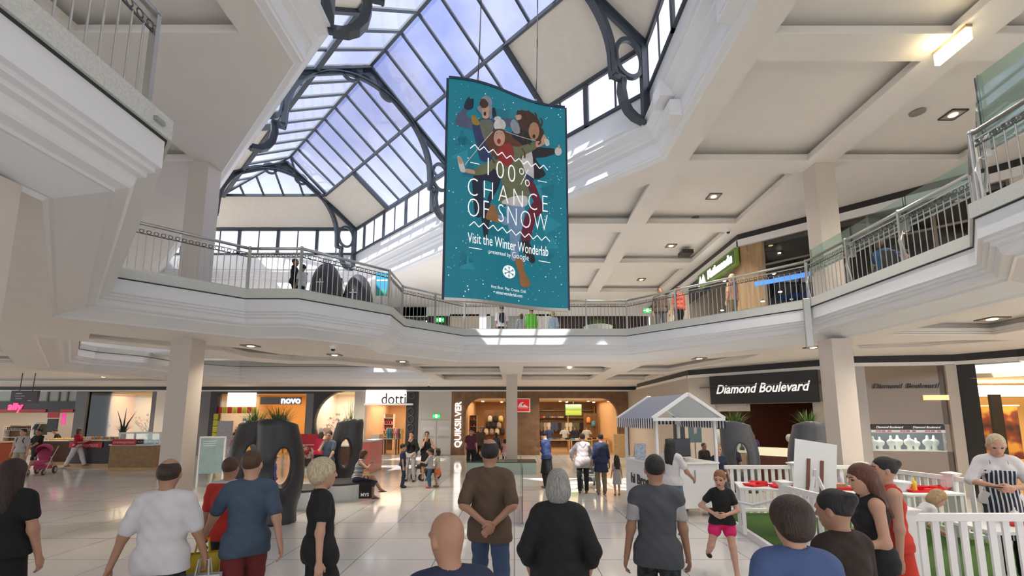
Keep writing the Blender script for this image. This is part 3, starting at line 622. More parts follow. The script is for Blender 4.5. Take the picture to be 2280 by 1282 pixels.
# near arm along the mall
bars.bar(Rn+lift, BEND+lift, .09, .12, M_steel)
for side, (ea, eb) in ((1, (eRn, eR)), (-1, (eLn, eL))):
    A_, B_ = lerp(Rn, ea, .5), lerp(BEND, eb, .5)
    gl.face([Vector((RX, 5.6, ZR))+lift, BEND+lift, B_+lift, Vector((A_.x, 5.6, A_.z))+lift], M_roofglass)
    cream.face([A_, B_, eb, ea], M_cream); R6 = Vector((RX, 5.6, ZR)); A6 = Vector((A_.x, 5.6, A_.z)); cream.face([Rn, R6, A6, A_], M_cream)
    bars.bar(A_, B_, .07, .1, M_steel); bars.bar(ea, eb, .14, .12, M_steel)
    for k in range(14):
        y = 8.0-.885*k-.2
        if y > near: bars.bar(Vector((RX, y, ZR))+lift, Vector((ea.x, min(y, eb.y), ZE))+lift, .055, .09, M_steel)
g_o = struct(gl.build('window_roof_glazing')); struct(bars.build('trim_glazing_bars')); struct(cream.build('ceiling_roof_panels'))
# roof trusses: shaped plates with rings
def plate(mb, pts, wd, T, th, closed=False):
    n = len(pts); L = []; R = []
    for i in range(n):
        p0 = Vector(pts[(i-1) % n] if closed or i > 0 else pts[0]); p1 = Vector(pts[(i+1) % n] if closed or i < n-1 else pts[-1])
        d = (p1-p0).normalized(); nn = Vector((-d.y, d.x)); w_ = wd(i/(n-1)) if callable(wd) else wd
        L.append(Vector(pts[i])+nn*w_/2); R.append(Vector(pts[i])-nn*w_/2)
    m_ = n if closed else n-1
    vs = [T(*p, s) for s in (-th/2, th/2) for p in L+R]; N = 2*n; fs = []
    for i in range(m_):
        j = (i+1) % n
        fs += [(i, j, n+j, n+i), (N+i, N+n+i, N+n+j, N+j), (i, N+i, N+j, j), (n+i, n+j, N+n+j, N+n+i)]
    if not closed: fs += [(0, n, N+n, N), (n-1, N+n-1, N+2*n-1, 2*n-1)]
    mb.add(vs, fs, M_steel)
def truss(loc2, dirx, half, label):
    t = thing('roof_truss', label, 'roof truss', (loc2[0], loc2[1], 0)); d = Vector((*dirx, 0)).normalized(); nrm = Vector((-d.y, d.x, 0))
    k = half/3.2245
    for sd in (-1, 1):
        def T(s, z, y, sd=sd): return d*(s*k*sd)+nrm*y+Vector((0, 0, z))
        mb = MB(); plate(mb, [(0, ZR-.12), (3.22, ZE-.12)], .16, T, .09); plate(mb, [(0, ZR-.04), (3.22, ZE-.04)], .05, T, .2); mb.build('rafter', t)
        mb = MB(); plate(mb, [(3.12, 10.9), (3.12, 8.92)], .16, T, .12); mb.build('post', t)
        arc = [(2.33*math.sin(a), 10.25+2.28*math.cos(a)) for a in [math.radians(q) for q in range(0, 96, 6)]]
        arc += [(2.34, 9.95), (2.36, 9.86)]
        mb = MB(); plate(mb, arc, .17, T, .09); plate(mb, [(x*.975, z-.05) for x, z in arc], .03, T, .2)
        plate(mb, [(2.28, 9.86), (2.62, 9.82)], .16, T, .09)
        tail = [(2.58, 9.86), (2.55, 9.6), (2.60, 9.3), (2.72, 9.1), (2.88, 8.98), (3.12, 8.93)]
        plate(mb, tail, .14, T, .09); plate(mb, [(x-.07, z-.05) for x, z in tail], .03, T, .2)
        mb.build('arch_rib', t)
        mb = MB(); plate(mb, [(2.74+.34*math.cos(a), 10.42+.47*math.sin(a)) for a in [2*PI*q/28 for q in range(28)]], .10, T, .09, True); mb.build('ring', t)
        mb = MB(); plate(mb, [(.62+.24*math.cos(a), 12.42+.21*math.sin(a)) for a in [2*PI*q/20 for q in range(20)]], .07, T, .09, True); mb.build('ring', t)
    def T(s, z, y): return d*(s*k)+nrm*y+Vector((0, 0, z))
    mb = MB(); plate(mb, [(0, 12.95), (0, 12.45)], .5, T, .09); mb.build('crown_plate', t)
    return t
hw = (sR-sM)/math.sqrt(2)
pF = Vector((eRf.x, eRf.y))-Vector((pr_.x, pr_.y))*hw
truss((pF.x, pF.y), (1, 1), hw, 'dark steel arched roof truss at the far corner of the skylight')
truss((apex2.x, apex2.y), (1, 1), hw, 'dark steel arched roof truss in the middle, behind the hanging banner')
truss((BEND.x, BEND.y), (eR.x-BEND.x, eR.y-BEND.y), (Vector((eR.x, eR.y))-Vector((BEND.x, BEND.y))).length, 'dark steel arched roof truss nearest the camera, right foot above the coffered ceiling')
# walls behind level one
mb = MB(); mb.face([(-24, 20.45, Z1-.1), (W3[3][0]-.2, 20.45, Z1-.1), (W3[3][0]-.2, 20.45, 9.7), (-24, 20.45, 9.7)], M_white)
struct(mb.build('wall_rear_gallery'))
# columns
def column(x, y, z0, z1, s=.46, nm='trim_column', m=None):
    mb = MB(); mb.box(x-s/2, x+s/2, y-s/2, y+s/2, z0, z1, m or M_col); mb.box(x-s/2-.006, x+s/2+.006, y-s/2-.006, y+s/2+.006, z0, z0+.12, M_white)
    return struct(mb.build(nm, bevel=.006))
for x, y in ((7.32, 10.15), (-7.40, 10.10), (-3.98, 3.0)):
    column(x, y, 0, Z0)
for x, y in ((7.32, 10.15), (-7.40, 10.10)): column(x, y, Z1-.1, Z2)
column(-.1, 19.0, 0, Z0)
# ================================================================ SHOPFRONTS, GROUND LEVEL
YF = 26.1
ZB = 3.62          # underside of the bulkhead
def fx(px, yd=YF): return (px-CX)/F_PX*yd*1.0*( _c+_s*0) if False else Y(px, 925, yd).x
def fz(py, yd=YF): return Y(1140, py, yd).z
M_wood = mat('brown_timber_cladding', (.17, .092, .045), .5, noise=.25, nscale=3)
M_woodl = mat('light_timber', (.55, .36, .17), .5, noise=.12, nscale=8)
M_greyp = mat('grey_portal', (.17, .17, .19), .5)
M_palep = mat('pale_wall_panel', (.52, .50, .46), .6)
M_red = mat('signal_red', (.55, .015, .02), .45)
M_warm = mat('warm_shop_wall', (.85, .62, .38), .7)
M_warmw = mat('shop_wall_white', (.82, .76, .68), .7)
M_shopfl = mat('shop_timber_floor', (.42, .27, .15), .35)
M_box = mat('lit_sign_panel', (1, .88, .82), .5, emit=.95)
M_warmbulb = mat('warm_lamp_glow', (1, .74, .45), .5, emit=9)
M_whiteglow = mat('white_lamp_glow', (1, .95, .85), .5, emit=6)
M_signw = mat('lit_letter_white', (1, .98, .95), .5, emit=2.2)
# bulkhead with black band running round the mall
PATH = [(-34, YF), (8.3, YF), (8.3, 30)]
PATH2 = [(6.55, 24), (6.55, 16.9), (9.45, 13.75), (9.65, 13.0), (12.4, 12.6), (13.1, 11.6), (13.6, 9.0), (13.6, -8)]
def band(path, nm, z0, zt, side=1):
    mb = MB()
    for i in range(len(path)-1):
        a, b = Vector((*path[i], 0)), Vector((*path[i+1], 0)); d = (b-a).normalized(); n = Vector((d.y, -d.x, 0))*side
        def q(z_a, z_b, off, m): mb.face([a+n*off+Vector((0, 0, z_a)), b+n*off+Vector((0, 0, z_a)), b+n*off+Vector((0, 0, z_b)), a+n*off+Vector((0, 0, z_b))], m)
        q(zt-.20, zt, .0, M_black); q(z0, zt-.20, .06, M_white)
        mb.face([a+n*.06+Vector((0, 0, zt-.2)), b+n*.06+Vector((0, 0, zt-.2)), b-n*.02+Vector((0, 0, zt-.2)), a-n*.02+Vector((0, 0, zt-.2))], M_white)
        mb.face([a+n*.06+Vector((0, 0, z0)), b+n*.06+Vector((0, 0, z0)), b-n*.5+Vector((0, 0, z0)), a-n*.5+Vector((0, 0, z0))], M_white)
    return struct(mb.build(nm))
band(PATH, 'trim_bulkhead_rear', ZB, Z0); band(PATH2, 'trim_bulkhead_right', ZB-.02, Z0)
# rear wall of solid panels between the shop openings
SEG = [(-420, 0, None), (165, 190, M_greyp), (335, 345, M_greyp), (345, 372, M_warmw), (372, 466, M_greyp), (466, 482, M_dark), (680, 697, M_greyp), (788, 812, M_palep), (904, 932, M_dark), (932, 1005, M_palep), (1005, 1036, M_wood), (1126, 1201, M_wood), (1376, 1428, M_wood)]
mb = MB()
for a, b, m in SEG:
    if m: mb.box(fx(a), fx(b), YF-.02, YF+.35, 0, ZB, m)
mb.box(fx(1036), fx(1126), YF-.02, YF+.35, fz(886), ZB, M_wood); mb.box(fx(1201), fx(1376), YF-.02, YF+.35, fz(886), ZB, M_wood)
# curved corners of the timber openings
def arc_corner(xc, zc, r, sx, m, y0=YF-.02, y1=YF+.35):
    pts = [(xc+sx*r, zc+r)]+[(xc+sx*r*math.cos(a), zc+r*math.sin(a)) for a in [PI/2*k/10 for k in range(11)]]
    mb.prism([(p[0], p[1]) for p in pts], y0, y1, m, T=lambda x, z, y: (x, y, z))
zt_ = fz(886)
arc_corner(fx(1036)+.95, zt_-.95, .95, -1, M_wood); arc_corner(fx(1376)-1.0, zt_-1.0, 1.0, 1, M_wood)
# black portal with the large round edge beside the shoe shop
r_ = fz(868)-fz(985); xc = fx(697)+.45
pts = [(fx(697), 0), (fx(697), ZB), (fx(760), ZB)]+[(fx(774)-(fx(774)-fx(700)+.0)*math.cos(a)*1.0, fz(940)+1.85*math.sin(a)) for a in [PI/2-.25-PI*.86*k/18+.0 for k in range(19)]]+[(fx(704), 0)]
mb.prism(pts, YF-.03, YF+.35, M_dark, T=lambda x, z, y: (x, y, z))
mb.box(fx(466), fx(697), YF-.03, YF+.35, fz(876), ZB, M_dark)
mb.box(8.2, 14, YF-.02, YF+.3, 0, Z0, M_palep); mb.box(-34, fx(-330), YF-.02, YF+.3, 0, ZB, M_greyp)
mb.box(fx(-340), fx(165), YF-.02, YF+.3, fz(918), fz(893), M_black)   # dark fascia over the accessories shop
mb.box(fx(-340), fx(103), YF-.08, YF+.1, fz(917), fz(911), M_red); mb.box(fx(136), fx(164), YF-.08, YF+.1, fz(917), fz(911), M_red)
mb.box(fx(-340), fx(165), YF+.1, YF+.2, fz(893), ZB, mat('grey_green_glass', (.38, .40, .35), .3))
for x in (98, 123, 142): mb.box(fx(x)-.04, fx(x)+.04, YF+.04, YF+.12, fz(893), ZB, M_greyp)
wall_rear = struct(mb.build('wall_rear'))
def room(nm, x0, x1, zc, wall, back, floor=M_shopfl, depth=5, yd=YF+.35, light=60, lc=(1, .80, .55), side_l=None):
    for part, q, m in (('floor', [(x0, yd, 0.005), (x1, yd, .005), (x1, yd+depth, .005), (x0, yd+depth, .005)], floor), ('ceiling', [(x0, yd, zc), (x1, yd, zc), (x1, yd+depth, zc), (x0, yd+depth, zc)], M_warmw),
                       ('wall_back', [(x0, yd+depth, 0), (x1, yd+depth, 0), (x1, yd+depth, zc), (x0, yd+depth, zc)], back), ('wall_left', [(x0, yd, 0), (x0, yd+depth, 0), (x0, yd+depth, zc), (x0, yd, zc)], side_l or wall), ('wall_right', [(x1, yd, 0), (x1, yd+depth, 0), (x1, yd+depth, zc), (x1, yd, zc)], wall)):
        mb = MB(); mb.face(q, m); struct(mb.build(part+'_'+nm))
    lamp('AREA', nm+'_light', ((x0+x1)/2, yd+depth*.45, zc-.1), light, lc, x1-x0-.3, (0, 0, 0), sy=depth*.6)
def pane(n, a, b, z0, z1):
    mb = MB(); mb.box(fx(a), fx(b), YF+.10, YF+.112, z0, z1, M_glass); struct(mb.build('window_%d' % n))
room('accessories_shop', fx(-340), fx(165), 3.0, M_warmw, M_warmw, light=110, lc=(1, .88, .72))
room('orange_window', fx(190), fx(335), ZB, mat('orange_display_wall', (.95, .62, .34), .7), M_warmw, depth=3.0, light=80, lc=(1, .74, .45))
room('shoe_shop', fx(482), fx(680), ZB, M_warm, mat('amber_wall', (.85, .48, .16), .7), light=110, lc=(1, .72, .40))
room('round_window', fx(697), fx(788), ZB, mat('blush_wall', (.9, .76, .64), .7), mat('blush_wall2', (.9, .78, .67), .7), depth=3, light=75, lc=(1, .80, .60))
room('fashion_shop', fx(812), fx(904), 3.0, mat('peach_wall', (.85, .60, .40), .7), M_warm, light=60, lc=(1, .76, .50))
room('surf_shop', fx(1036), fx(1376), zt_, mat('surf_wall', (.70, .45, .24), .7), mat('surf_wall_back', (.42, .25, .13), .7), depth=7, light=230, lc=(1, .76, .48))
pane(11, 190, 335, 0, ZB); pane(12, 482, 572, 0, fz(876)); pane(13, 697, 788, 0, ZB)
# signs and panels on the rear wall -------------------------------------------------
t = thing('shop_sign', 'pink lit word "ally" on the black fascia of the red-striped shop', 'sign', (fx(34), YF-.06, fz(905)))
mb = MB(); add_text(mb, 'ally', .62, mat('pink_letter', (1, .05, .16), .4, emit=1.6), (0, 0, 0), extrude=.03, space=1.0, bold=.012); mb.build('lettering', t)
def box_thing(name, label, cat, x0, x1, y0, y1, z0, z1, m, group=None):
    mb = MB(); c = ((x0+x1)/2, (y0+y1)/2, z0); mb.box(x0, x1, y0, y1, z0, z1, m); return tag(mb.build(name, loc=c, bevel=.004), label, cat, group)
box_thing('wall_poster', 'red sale poster on the pillar of the accessories shop', 'poster', fx(108), fx(134), YF-.06, YF-.03, fz(930), fz(917), M_red)
box_thing('notice_frame', 'dark framed display panel under the red sale poster', 'panel', fx(107), fx(130), YF+.0, YF+.06, fz(962), fz(932), M_dark)
box_thing('column_panel', 'pink lit strip beside the dark display panel', 'panel', fx(134), fx(142), YF+.1, YF+.16, fz(945), fz(919), mat('pink_strip', (.9, .08, .35), .5, emit=.5))
# novo
box_thing('lightbox', 'large blank glowing white panel left of the shoe shop sign', 'light panel', fx(506), fx(569), YF-.12, YF-.05, fz(905), fz(874), M_box)
t = thing('shop_sign', 'grey board with white letters "novo" over the shoe shop', 'sign', (0, YF-.1, 0)); mb = MB(); mb.box(fx(580), fx(670), -.03, .06, fz(900), fz(884), M_greyp); mb.build('board', t)
mb = MB(); add_text(mb, 'novo', .56, M_signw, (fx(648), -.04, fz(891.5)), extrude=.02, bold=.008); mb.build('lettering', t)
for k, x in enumerate(range(481, 560, 11)):
    box_thing('sale_poster', 'small red and lime sale posters in a row across the shoe shop window', 'poster', fx(x), fx(x+10), YF+.085, YF+.10, fz(920), fz(906), M_red if k % 2 == 0 else mat('lime_poster', (.55, .55, .03), .6), 'sale posters in the shoe shop window')
for k in range(4):
    z = 921+k*14; box_thing('sale_poster', 'small lime sale posters in a column at the left edge of the shoe shop window', 'poster', fx(477), fx(487), YF-.05, YF-.025, fz(z+13), fz(z), mat('lime_poster', (.55, .55, .03), .6), 'sale posters down the window edge')
# dotti
t = thing('shop_sign', 'glowing white box with black letters "dotti" over a fashion shop', 'sign', (0, YF-.12, 0))
mb = MB(); mb.box(fx(814), fx(903), 0, .1, fz(898), fz(868), M_box); mb.box(fx(812), fx(920), -.1, .1, fz(902), fz(898), M_pure); mb.build('light_box', t)
mb = MB(); add_text(mb, 'dotti', .92, M_black, (fx(877), -.03, fz(889)), extrude=.01, sx=.82); mb.build('lettering', t)
for k, z in enumerate((880, 916, 933, 952)):
    mb = MB(); mb.tube([(fx(915)+.17*math.cos(a), YF-.06, fz(z)+.2*math.sin(a)) for a in [2*PI*q/16 for q in range(17)]], .03, mat('ring_gloss', (.09, .08, .08), .2), 6, False); tag(mb.build('ornament_ring'), 'dark ring ornaments down the black pillar right of the dotti shop', 'ornament', 'rings on the black pillar')
# doors and exit sign
mb = MB(); d1 = MB()
for k, (a, b) in enumerate(((938, 972.5), (973.5, 1004))):
    mb = MB(); mb.box(fx(a), fx(b), YF-.06, YF-.03, .02, fz(935), mat('service_door', (.55, .54, .51), .55)); d = struct(mb.build('door_%d' % (k+1), bevel=.005))
    mb = MB(); mb.bar((fx(a)+.1, YF-.1, fz(972)), (fx(b)-.1, YF-.1, fz(972)), .03, .04, M_rail); mb.build('push_bar', d)
    mb = MB(); x = fx((a+b)/2); mb.box(x-.3, x+.3, YF-.07, YF-.06, fz(957), fz(950), mat('door_notice', (.62, .62, .66), .5)); mb.build('notice', d)
def exit_sign(loc, label, w=.42, h=.24, ry=0):
    t = thing('exit_sign', label, 'sign', loc, ry); mb = MB(); mb.box(-w/2, w/2, -.03, .03, 0, h, mat('exit_green', (.02, .50, .10), .4, emit=1.0)); mb.build('lit_box', t, bevel=.004)
    mb = MB(); mb.box(-.05, .05, -.036, -.031, h*.12, h*.88, mat('exit_white', (.9, 1, .7), .4, emit=2.5)); mb.lathe([(.0, -.03), (.022, 0), (0, .03)], (0, -.036, h*.75), mat('exit_white', (1, 1, 1)), 8)
    mb.box(-.17, -.09, -.036, -.031, h*.45, h*.55, MATS['exit_white']); mb.box(.09, .17, -.036, -.031, h*.45, h*.55, MATS['exit_white']); mb.build('running_figure', t)
    return t
exit_sign((fx(972), YF-.05, fz(931)), 'green exit sign above the pale double service doors')
# Quiksilver
t = thing('shop_sign', 'vertical glowing letters "QUIKSILVER" on brown timber', 'sign', (fx(1021), YF-.08, fz(945)))
mb = MB(); add_text(mb, 'QUIKSILVER', .50, M_signw, (0, 0, 0), xdir=(0, 0, 1), up=(-1, 0, 0), extrude=.03, sx=.97, space=1.0, bold=.004); mb.build('lettering', t)
t = thing('shop_sign', 'square red sign with white wave and mountain emblem beside the pillar', 'sign', (fx(1165), YF-.1, fz(902)))
s_ = .40; mb = MB(); mb.box(-s_, s_, -.02, .04, -s_, s_, M_pure); mb.box(-s_*.86, s_*.86, -.04, 0, -s_*.86, s_*.86, mat('emblem_red', (.62, .01, .02), .4, emit=.25)); mb.build('board', t)
mb = MB(); wv = [(-.8, -.25), (-.62, .05), (-.45, .32), (-.15, .45), (.1, .38), (-.02, .3), (-.2, .2), (-.22, .0), (-.05, -.12), (.05, .02), (.2, .12), (.35, -.02), (.55, -.15), (.8, -.25)]
mb.prism([(x*s_, z*s_) for x, z in wv], -.055, -.045, M_pure, T=lambda x, z, y: (x, y, z)); mb.box(-s_*.72, s_*.72, -.055, -.045, -.42*s_, -.34*s_, M_pure); mb.build('emblem', t)
# things inside the shops ----------------------------------------------------------------
rnd = random.Random(3)
GC = [(.02, .02, .03), (.6, .58, .55), (.05, .08, .2), (.5, .05, .06), (.75, .3, .1), (.1, .3, .4), (.35, .3, .28), (.7, .15, .3), (.12, .13, .1), (.6, .5, .2), (.03, .25, .5)]
def gm(i): c = GC[i % len(GC)]; return mat('garment_%d' % (i % len(GC)), c, .85)
def garment_mesh(m, w=.42, h=.6):
    mb = MB(); pts = [(-w*.5, h*.55), (-w*.28, h*.98), (-w*.12, h), (0, h*.94), (w*.12, h), (w*.28, h*.98), (w*.5, h*.55), (w*.36, h*.5), (w*.27, h*.7), (w*.27, 0), (-w*.27, 0), (-w*.27, h*.7), (-w*.36, h*.5)]
    mb.prism(pts, -.03, .03, m, T=lambda x, z, y: (x, y*(1.2-abs(x)/w), z)); return mb
_gcache = {}
def garment(loc, i, label, group, rz=0, w=.42, h=.6):
    k = (i % len(GC), w, h)
    if k not in _gcache: o = garment_mesh(gm(i), w, h).build('hanging_garment', bevel=.01); _gcache[k] = o
    else: o = _gcache[k].copy(); COL.objects.link(o)
    o.location = loc; o.rotation_euler = (0, 0, rz); return tag(o, label, 'garment', group)
def rack(x0, x1, y, z, label):
    t = thing('garment_rack', label, 'rack', ((x0+x1)/2, y, 0)); w = (x1-x0)/2; mb = MB(); mb.tube([(-w, 0, z), (w, 0, z)], .015, M_rail, 6); mb.build('rail', t)
    for sx in (-w, w): mb = MB(); mb.tube([(sx, 0, 0), (sx, 0, z)], .018, M_rail, 6); mb.box(sx-.03, sx+.03, -.25, .25, 0, .03, M_rail); mb.build('leg', t)
    return t
def shelf(x0, x1, y, zs, label, m=None, dp=.35):
    t = thing('shelf_unit', label, 'shelves', ((x0+x1)/2, y, 0)); w = (x1-x0)/2; m = m or M_woodl
    for z in zs: mb = MB(); mb.box(-w, w, -dp/2, dp/2, z-.03, z, m); mb.build('shelf', t)
    for sx in (-w, w): mb = MB(); mb.box(sx-.02, sx+.02, -dp/2, dp/2, 0, max(zs)+.25, m); mb.build('side_panel', t)
    mb = MB(); mb.box(-w, w, dp/2-.02, dp/2, 0, max(zs)+.25, M_wood); mb.build('back_panel', t)
    return t
def shoe_mesh(m):
    mb = MB(); mb.prism([(-.13, 0), (-.13, .10), (-.08, .12), (-.03, .09), (.06, .055), (.13, .04), (.14, 0)], -.04, .04, m, T=lambda x, z, y: (x, y*(1-.3*max(0, x)/.14), z)); return mb
_sc = {}
def small(kind, loc, i, label, group, rz=0, cat=None):
    k = (kind, i % len(GC)); m = gm(i)
    if k not in _sc:
        if kind == 'shoe': o = shoe_mesh(m).build('shoe', bevel=.012)
        elif kind == 'folded_garment': mb = MB(); mb.box(-.13, .13, -.11, .11, 0, .05, m); mb.box(-.12, .12, -.105, .11, .05, .09, m); o = mb.build('folded_garment', bevel=.015)
        elif kind == 'cap': mb = MB(); mb.lathe([(.10, 0), (.10, .05), (.07, .10), (0.001, .12)], (0, 0, 0), m, 12); mb.prism([(-.09, -.08), (.09, -.08), (.06, -.18), (-.06, -.18)], 0, .012, m); o = mb.build('cap', smooth=False)
        elif kind == 'handbag': mb = MB(); mb.prism([(-.13, 0), (-.11, .16), (.11, .16), (.13, 0)], -.05, .05, m, T=lambda x, z, y: (x, y, z)); mb.tube([(-.07, 0, .15), (-.06, 0, .26), (0, 0, .30), (.06, 0, .26), (.07, 0, .15)], .008, m, 5); o = mb.build('handbag', bevel=.01)
        elif kind == 'backpack': mb = MB(); mb.lathe([(.10, 0), (.15, .03), (.15, .25), (.11, .36), (.03, .40)], (0, 0, 0), m, 12, 1, .6); mb.lathe([(.08, .05), (.11, .07), (.11, .18), (.06, .22)], (0, -.07, 0), m, 10, 1, .4); o = mb.build('backpack', smooth=True)
        else: mb = MB(); mb.box(-.1, .1, -.07, .07, 0, .16, m); mb.box(-.09, .09, -.074, -.07, .04, .12, M_pure); o = mb.build('product_box', bevel=.004)
        _sc[k] = o
    else: o = _sc[k].copy(); COL.objects.link(o)
    o.location = loc; o.rotation_euler = (0, 0, rz); return tag(o, label, cat or kind.replace('_', ' '), group)
def table(name, label, x, y, z, w, d, top, leg, rz=0, z0=0):
    t = thing(name, label, 'table', (x, y, z0), rz); mb = MB(); mb.box(-w/2, w/2, -d/2, d/2, z-.04, z, top); mb.build('tabletop', t, bevel=.006)
    for sx in (-1, 1):
        for sy in (-1, 1): mb = MB(); mb.box(sx*(w/2-.05)-.03, sx*(w/2-.05)+.03, sy*(d/2-.05)-.03, sy*(d/2-.05)+.03, 0, z-.04, leg); mb.build('leg', t)
    return t
# surf shop
yb = YF+7.1
for k, (a, b) in enumerate(((1200, 1262), (1264, 1322))):
    shelf(fx(a, yb), fx(b, yb), yb-.2, (.5, 1.3, 2.1, 2.65), ('timber wall shelves at the left rear of the surf shop', 'timber wall shelves behind the television of the surf shop')[k])
for k in range(12):
    small('cap', (fx(1206+k*4.6, yb), yb-.3, 2.1), rnd.randrange(11), 'caps and shoes lined along the high rear shelf of the surf shop', 'stock on the high surf shop shelf')
for k in range(14):
    garment((fx(1206+k*8, yb-1), yb-1.0, 1.15), rnd.choice((0, 2, 6, 8, 1, 0)), 'shorts and shirts hanging in a row below the shelves of the surf shop', 'garments hanging in the surf shop rear row', 0, .34, .62)
t = thing('television', 'television showing a green landscape in the surf shop', 'television', (fx(1277, YF+3), YF+3, fz(926, YF+3))); w_ = fx(1296, YF+3)-fx(1258, YF+3)
mb = MB(); mb.box(-w_/2, w_/2, -.03, .04, 0, .78, M_black); mb.build('case', t)
def screen_mat():
    m = mat('landscape_screen', (.3, .45, .1), .4); n = m.node_tree; b = n.nodes['Principled BSDF']; tc_ = n.nodes.new('ShaderNodeTexCoord'); sp = n.nodes.new('ShaderNodeSeparateXYZ'); n.links.new(tc_.outputs['Generated'], sp.inputs[0])
    r = n.nodes.new('ShaderNodeValToRGB'); r.color_ramp.elements[0].color = (.20, .26, .03, 1); r.color_ramp.elements[1].color = (.75, .8, .75, 1)
    e = r.color_ramp.elements.new(.38); e.color = (.42, .45, .04, 1); e = r.color_ramp.elements.new(.5); e.color = (.06, .12, .04, 1); e = r.color_ramp.elements.new(.68); e.color = (.25, .35, .15, 1)
    n.links.new(sp.outputs['Z'], r.inputs[0]); n.links.new(r.outputs[0], b.inputs['Emission Color']); b.inputs['Emission Strength'].default_value = .8; return m
mb = MB(); mb.box(-w_/2+.03, w_/2-.03, -.035, -.03, .04, .74, screen_mat()); mb.build('screen', t)
mb = MB(); mb.tube([(0, 0, .78), (0, 0, zt_-fz(926, YF+3))], .02, M_rail, 6); mb.build('ceiling_bracket', t)
for k, (px, y_, lab) in enumerate(((1243, 1.6, 'left'), (1292, 1.4, 'middle'), (1330, 2.2, 'right'))):
    table('display_table', 'light timber table at the %s of the surf shop entrance' % lab, fx(px, YF+y_), YF+y_, .8, 1.3, .8, M_woodl, M_woodl)
    for q in range(5): small('folded_garment', (fx(px, YF+y_)-.5+q*.25, YF+y_-.1, .80), rnd.randrange(11), 'folded clothes laid out on the timber table at the %s of the surf shop' % lab, 'folded clothes, %s surf shop table' % lab)
def torso_form(x, y, z, i, label):
    V, Fq = sdf_mesh([ell((0, 0, .12), (.16, .11, .14)), ell((0, 0, .34), (.18, .12, .2)), cone((-.15, 0, .46), (.15, 0, .46), .06), cone((-.18, 0, .45), (-.27, 0, .30), .055), cone((.18, 0, .45), (.27, 0, .30), .055)], .02, .04)
    t = thing('display_torso', label, 'mannequin', (x, y, z)); mesh_np('shirt', V, Fq, [gm(i)], None, t); mb = MB(); mb.tube([(0, 0, 0), (0, 0, .65)], .03, M_woodl, 8); mb.build('neck_stand', t); return t
for px, y_, i, lab in ((1257, 1.6, 1, 'grey shirt'), (1280, 1.4, 0, 'black shirt with round print'), (1306, 1.6, 1, 'pale printed shirt'), (1222, 1.9, 2, 'navy hooded top')):
    torso_form(fx(px, YF+y_), YF+y_+.1, .84, i, 'torso form wearing a %s in the surf shop' % lab)
box_thing('display_board', 'dark timber display board behind the blue backpack in the surf shop', 'board', fx(1300, YF+5.3), fx(1332, YF+5.3), YF+5.45, YF+5.5, 0, 2.4, M_wood)
box_thing('display_board', 'dark timber display board behind the bags in the left surf shop opening', 'board', fx(1078, YF+4.2), fx(1124, YF+4.2), YF+4.12, YF+4.2, 0, 2.6, M_wood)
small('backpack', (fx(1323, YF+5), YF+5.36, 1.5), 5, 'blue backpack hanging in the surf shop', None); small('backpack', (fx(1311, YF+5.2), YF+5.36, 1.75), 4, 'orange bag hanging beside the blue backpack', None)
for k in range(10): small('backpack', (fx(1083+k*4, YF+4), YF+4.02, 1.0+.42*(k % 3)), rnd.choice((3, 4, 7, 0, 9, 1, 6)), 'bags and round boards heaped in the left opening of the surf shop', 'colourful bags in the left surf shop opening')
shelf(fx(1046, YF+1.2), fx(1062, YF+1.2), YF+1.2, (.4, .8, 1.2, 1.6, 2.0), 'tall timber shelf of pink shoes just inside the left surf shop opening')
for k in range(10): small('shoe', (fx(1050+6*(k % 2), YF+1.15), YF+1.15, .4+.4*(k//2)), (3, 7)[k % 2], 'pink and red shoes on the tall shelf of the surf shop', 'pink shoes on the tall shelf', PI/2)
garr = rack(fx(1075, YF+5), fx(1120, YF+5), YF+5.5, 1.5, 'clothes rack deep inside the left surf shop opening')
for k in range(9): garment((fx(1077, YF+5.5)+k*.16, YF+5.5, .85), rnd.randrange(11), 'clothes on the rack deep inside the left surf shop opening', 'clothes on the deep surf shop rack', .9, .4, .6)
for px, py, y_ in ((1075, 896, 1.5), (1117, 915, 2.5), (1247, 889, 1), (1262, 894, 2.5), (1310, 889, .8), (1355, 889, .9), (1322, 897, 3)):
    mb = MB(); p = Y(px, py, YF+y_); mb.lathe([(.09, 0), (.09, .12), (.03, .16)], (0, 0, 0), M_pure, 10); mb.lathe([(.075, -.012), (.075, .0)], (0, 0, 0), M_warmbulb, 10); o = mb.build('spotlight', smooth=False); o.location = (p.x, p.y, zt_-.16); tag(o, 'small warm spotlights under the surf shop ceiling', 'spotlight', 'surf shop spotlights')
# A-board at the entrance
t = thing('sandwich_board', 'timber sandwich board reading $20 at the right of the surf shop', 'board', (fx(1379, 24.6), 24.6, 0), -.1)
for sg in (-1, 1):
    mb = MB(); mb.box(-.34, .34, -.015, .015, 0, 1.25, M_woodl, R=Matrix.Rotation(.16*sg, 4, 'X')); mb.build('panel', t)
mb = MB(); R_ = Matrix.Rotation(-.16, 4, 'X'); mb.box(-.27, .27, -.022, -.017, .5, 1.18, mat('board_paper', (.75, .68, .6), .7), R=Matrix.Translation((0, .0, 0)) @ Matrix.Rotation(.16, 4, 'X') if False else R_); add_text(mb, '$20', .26, M_black, R_ @ Vector((0, -.03, .92)), extrude=.002, bold=.01); mb.build('notice', t)
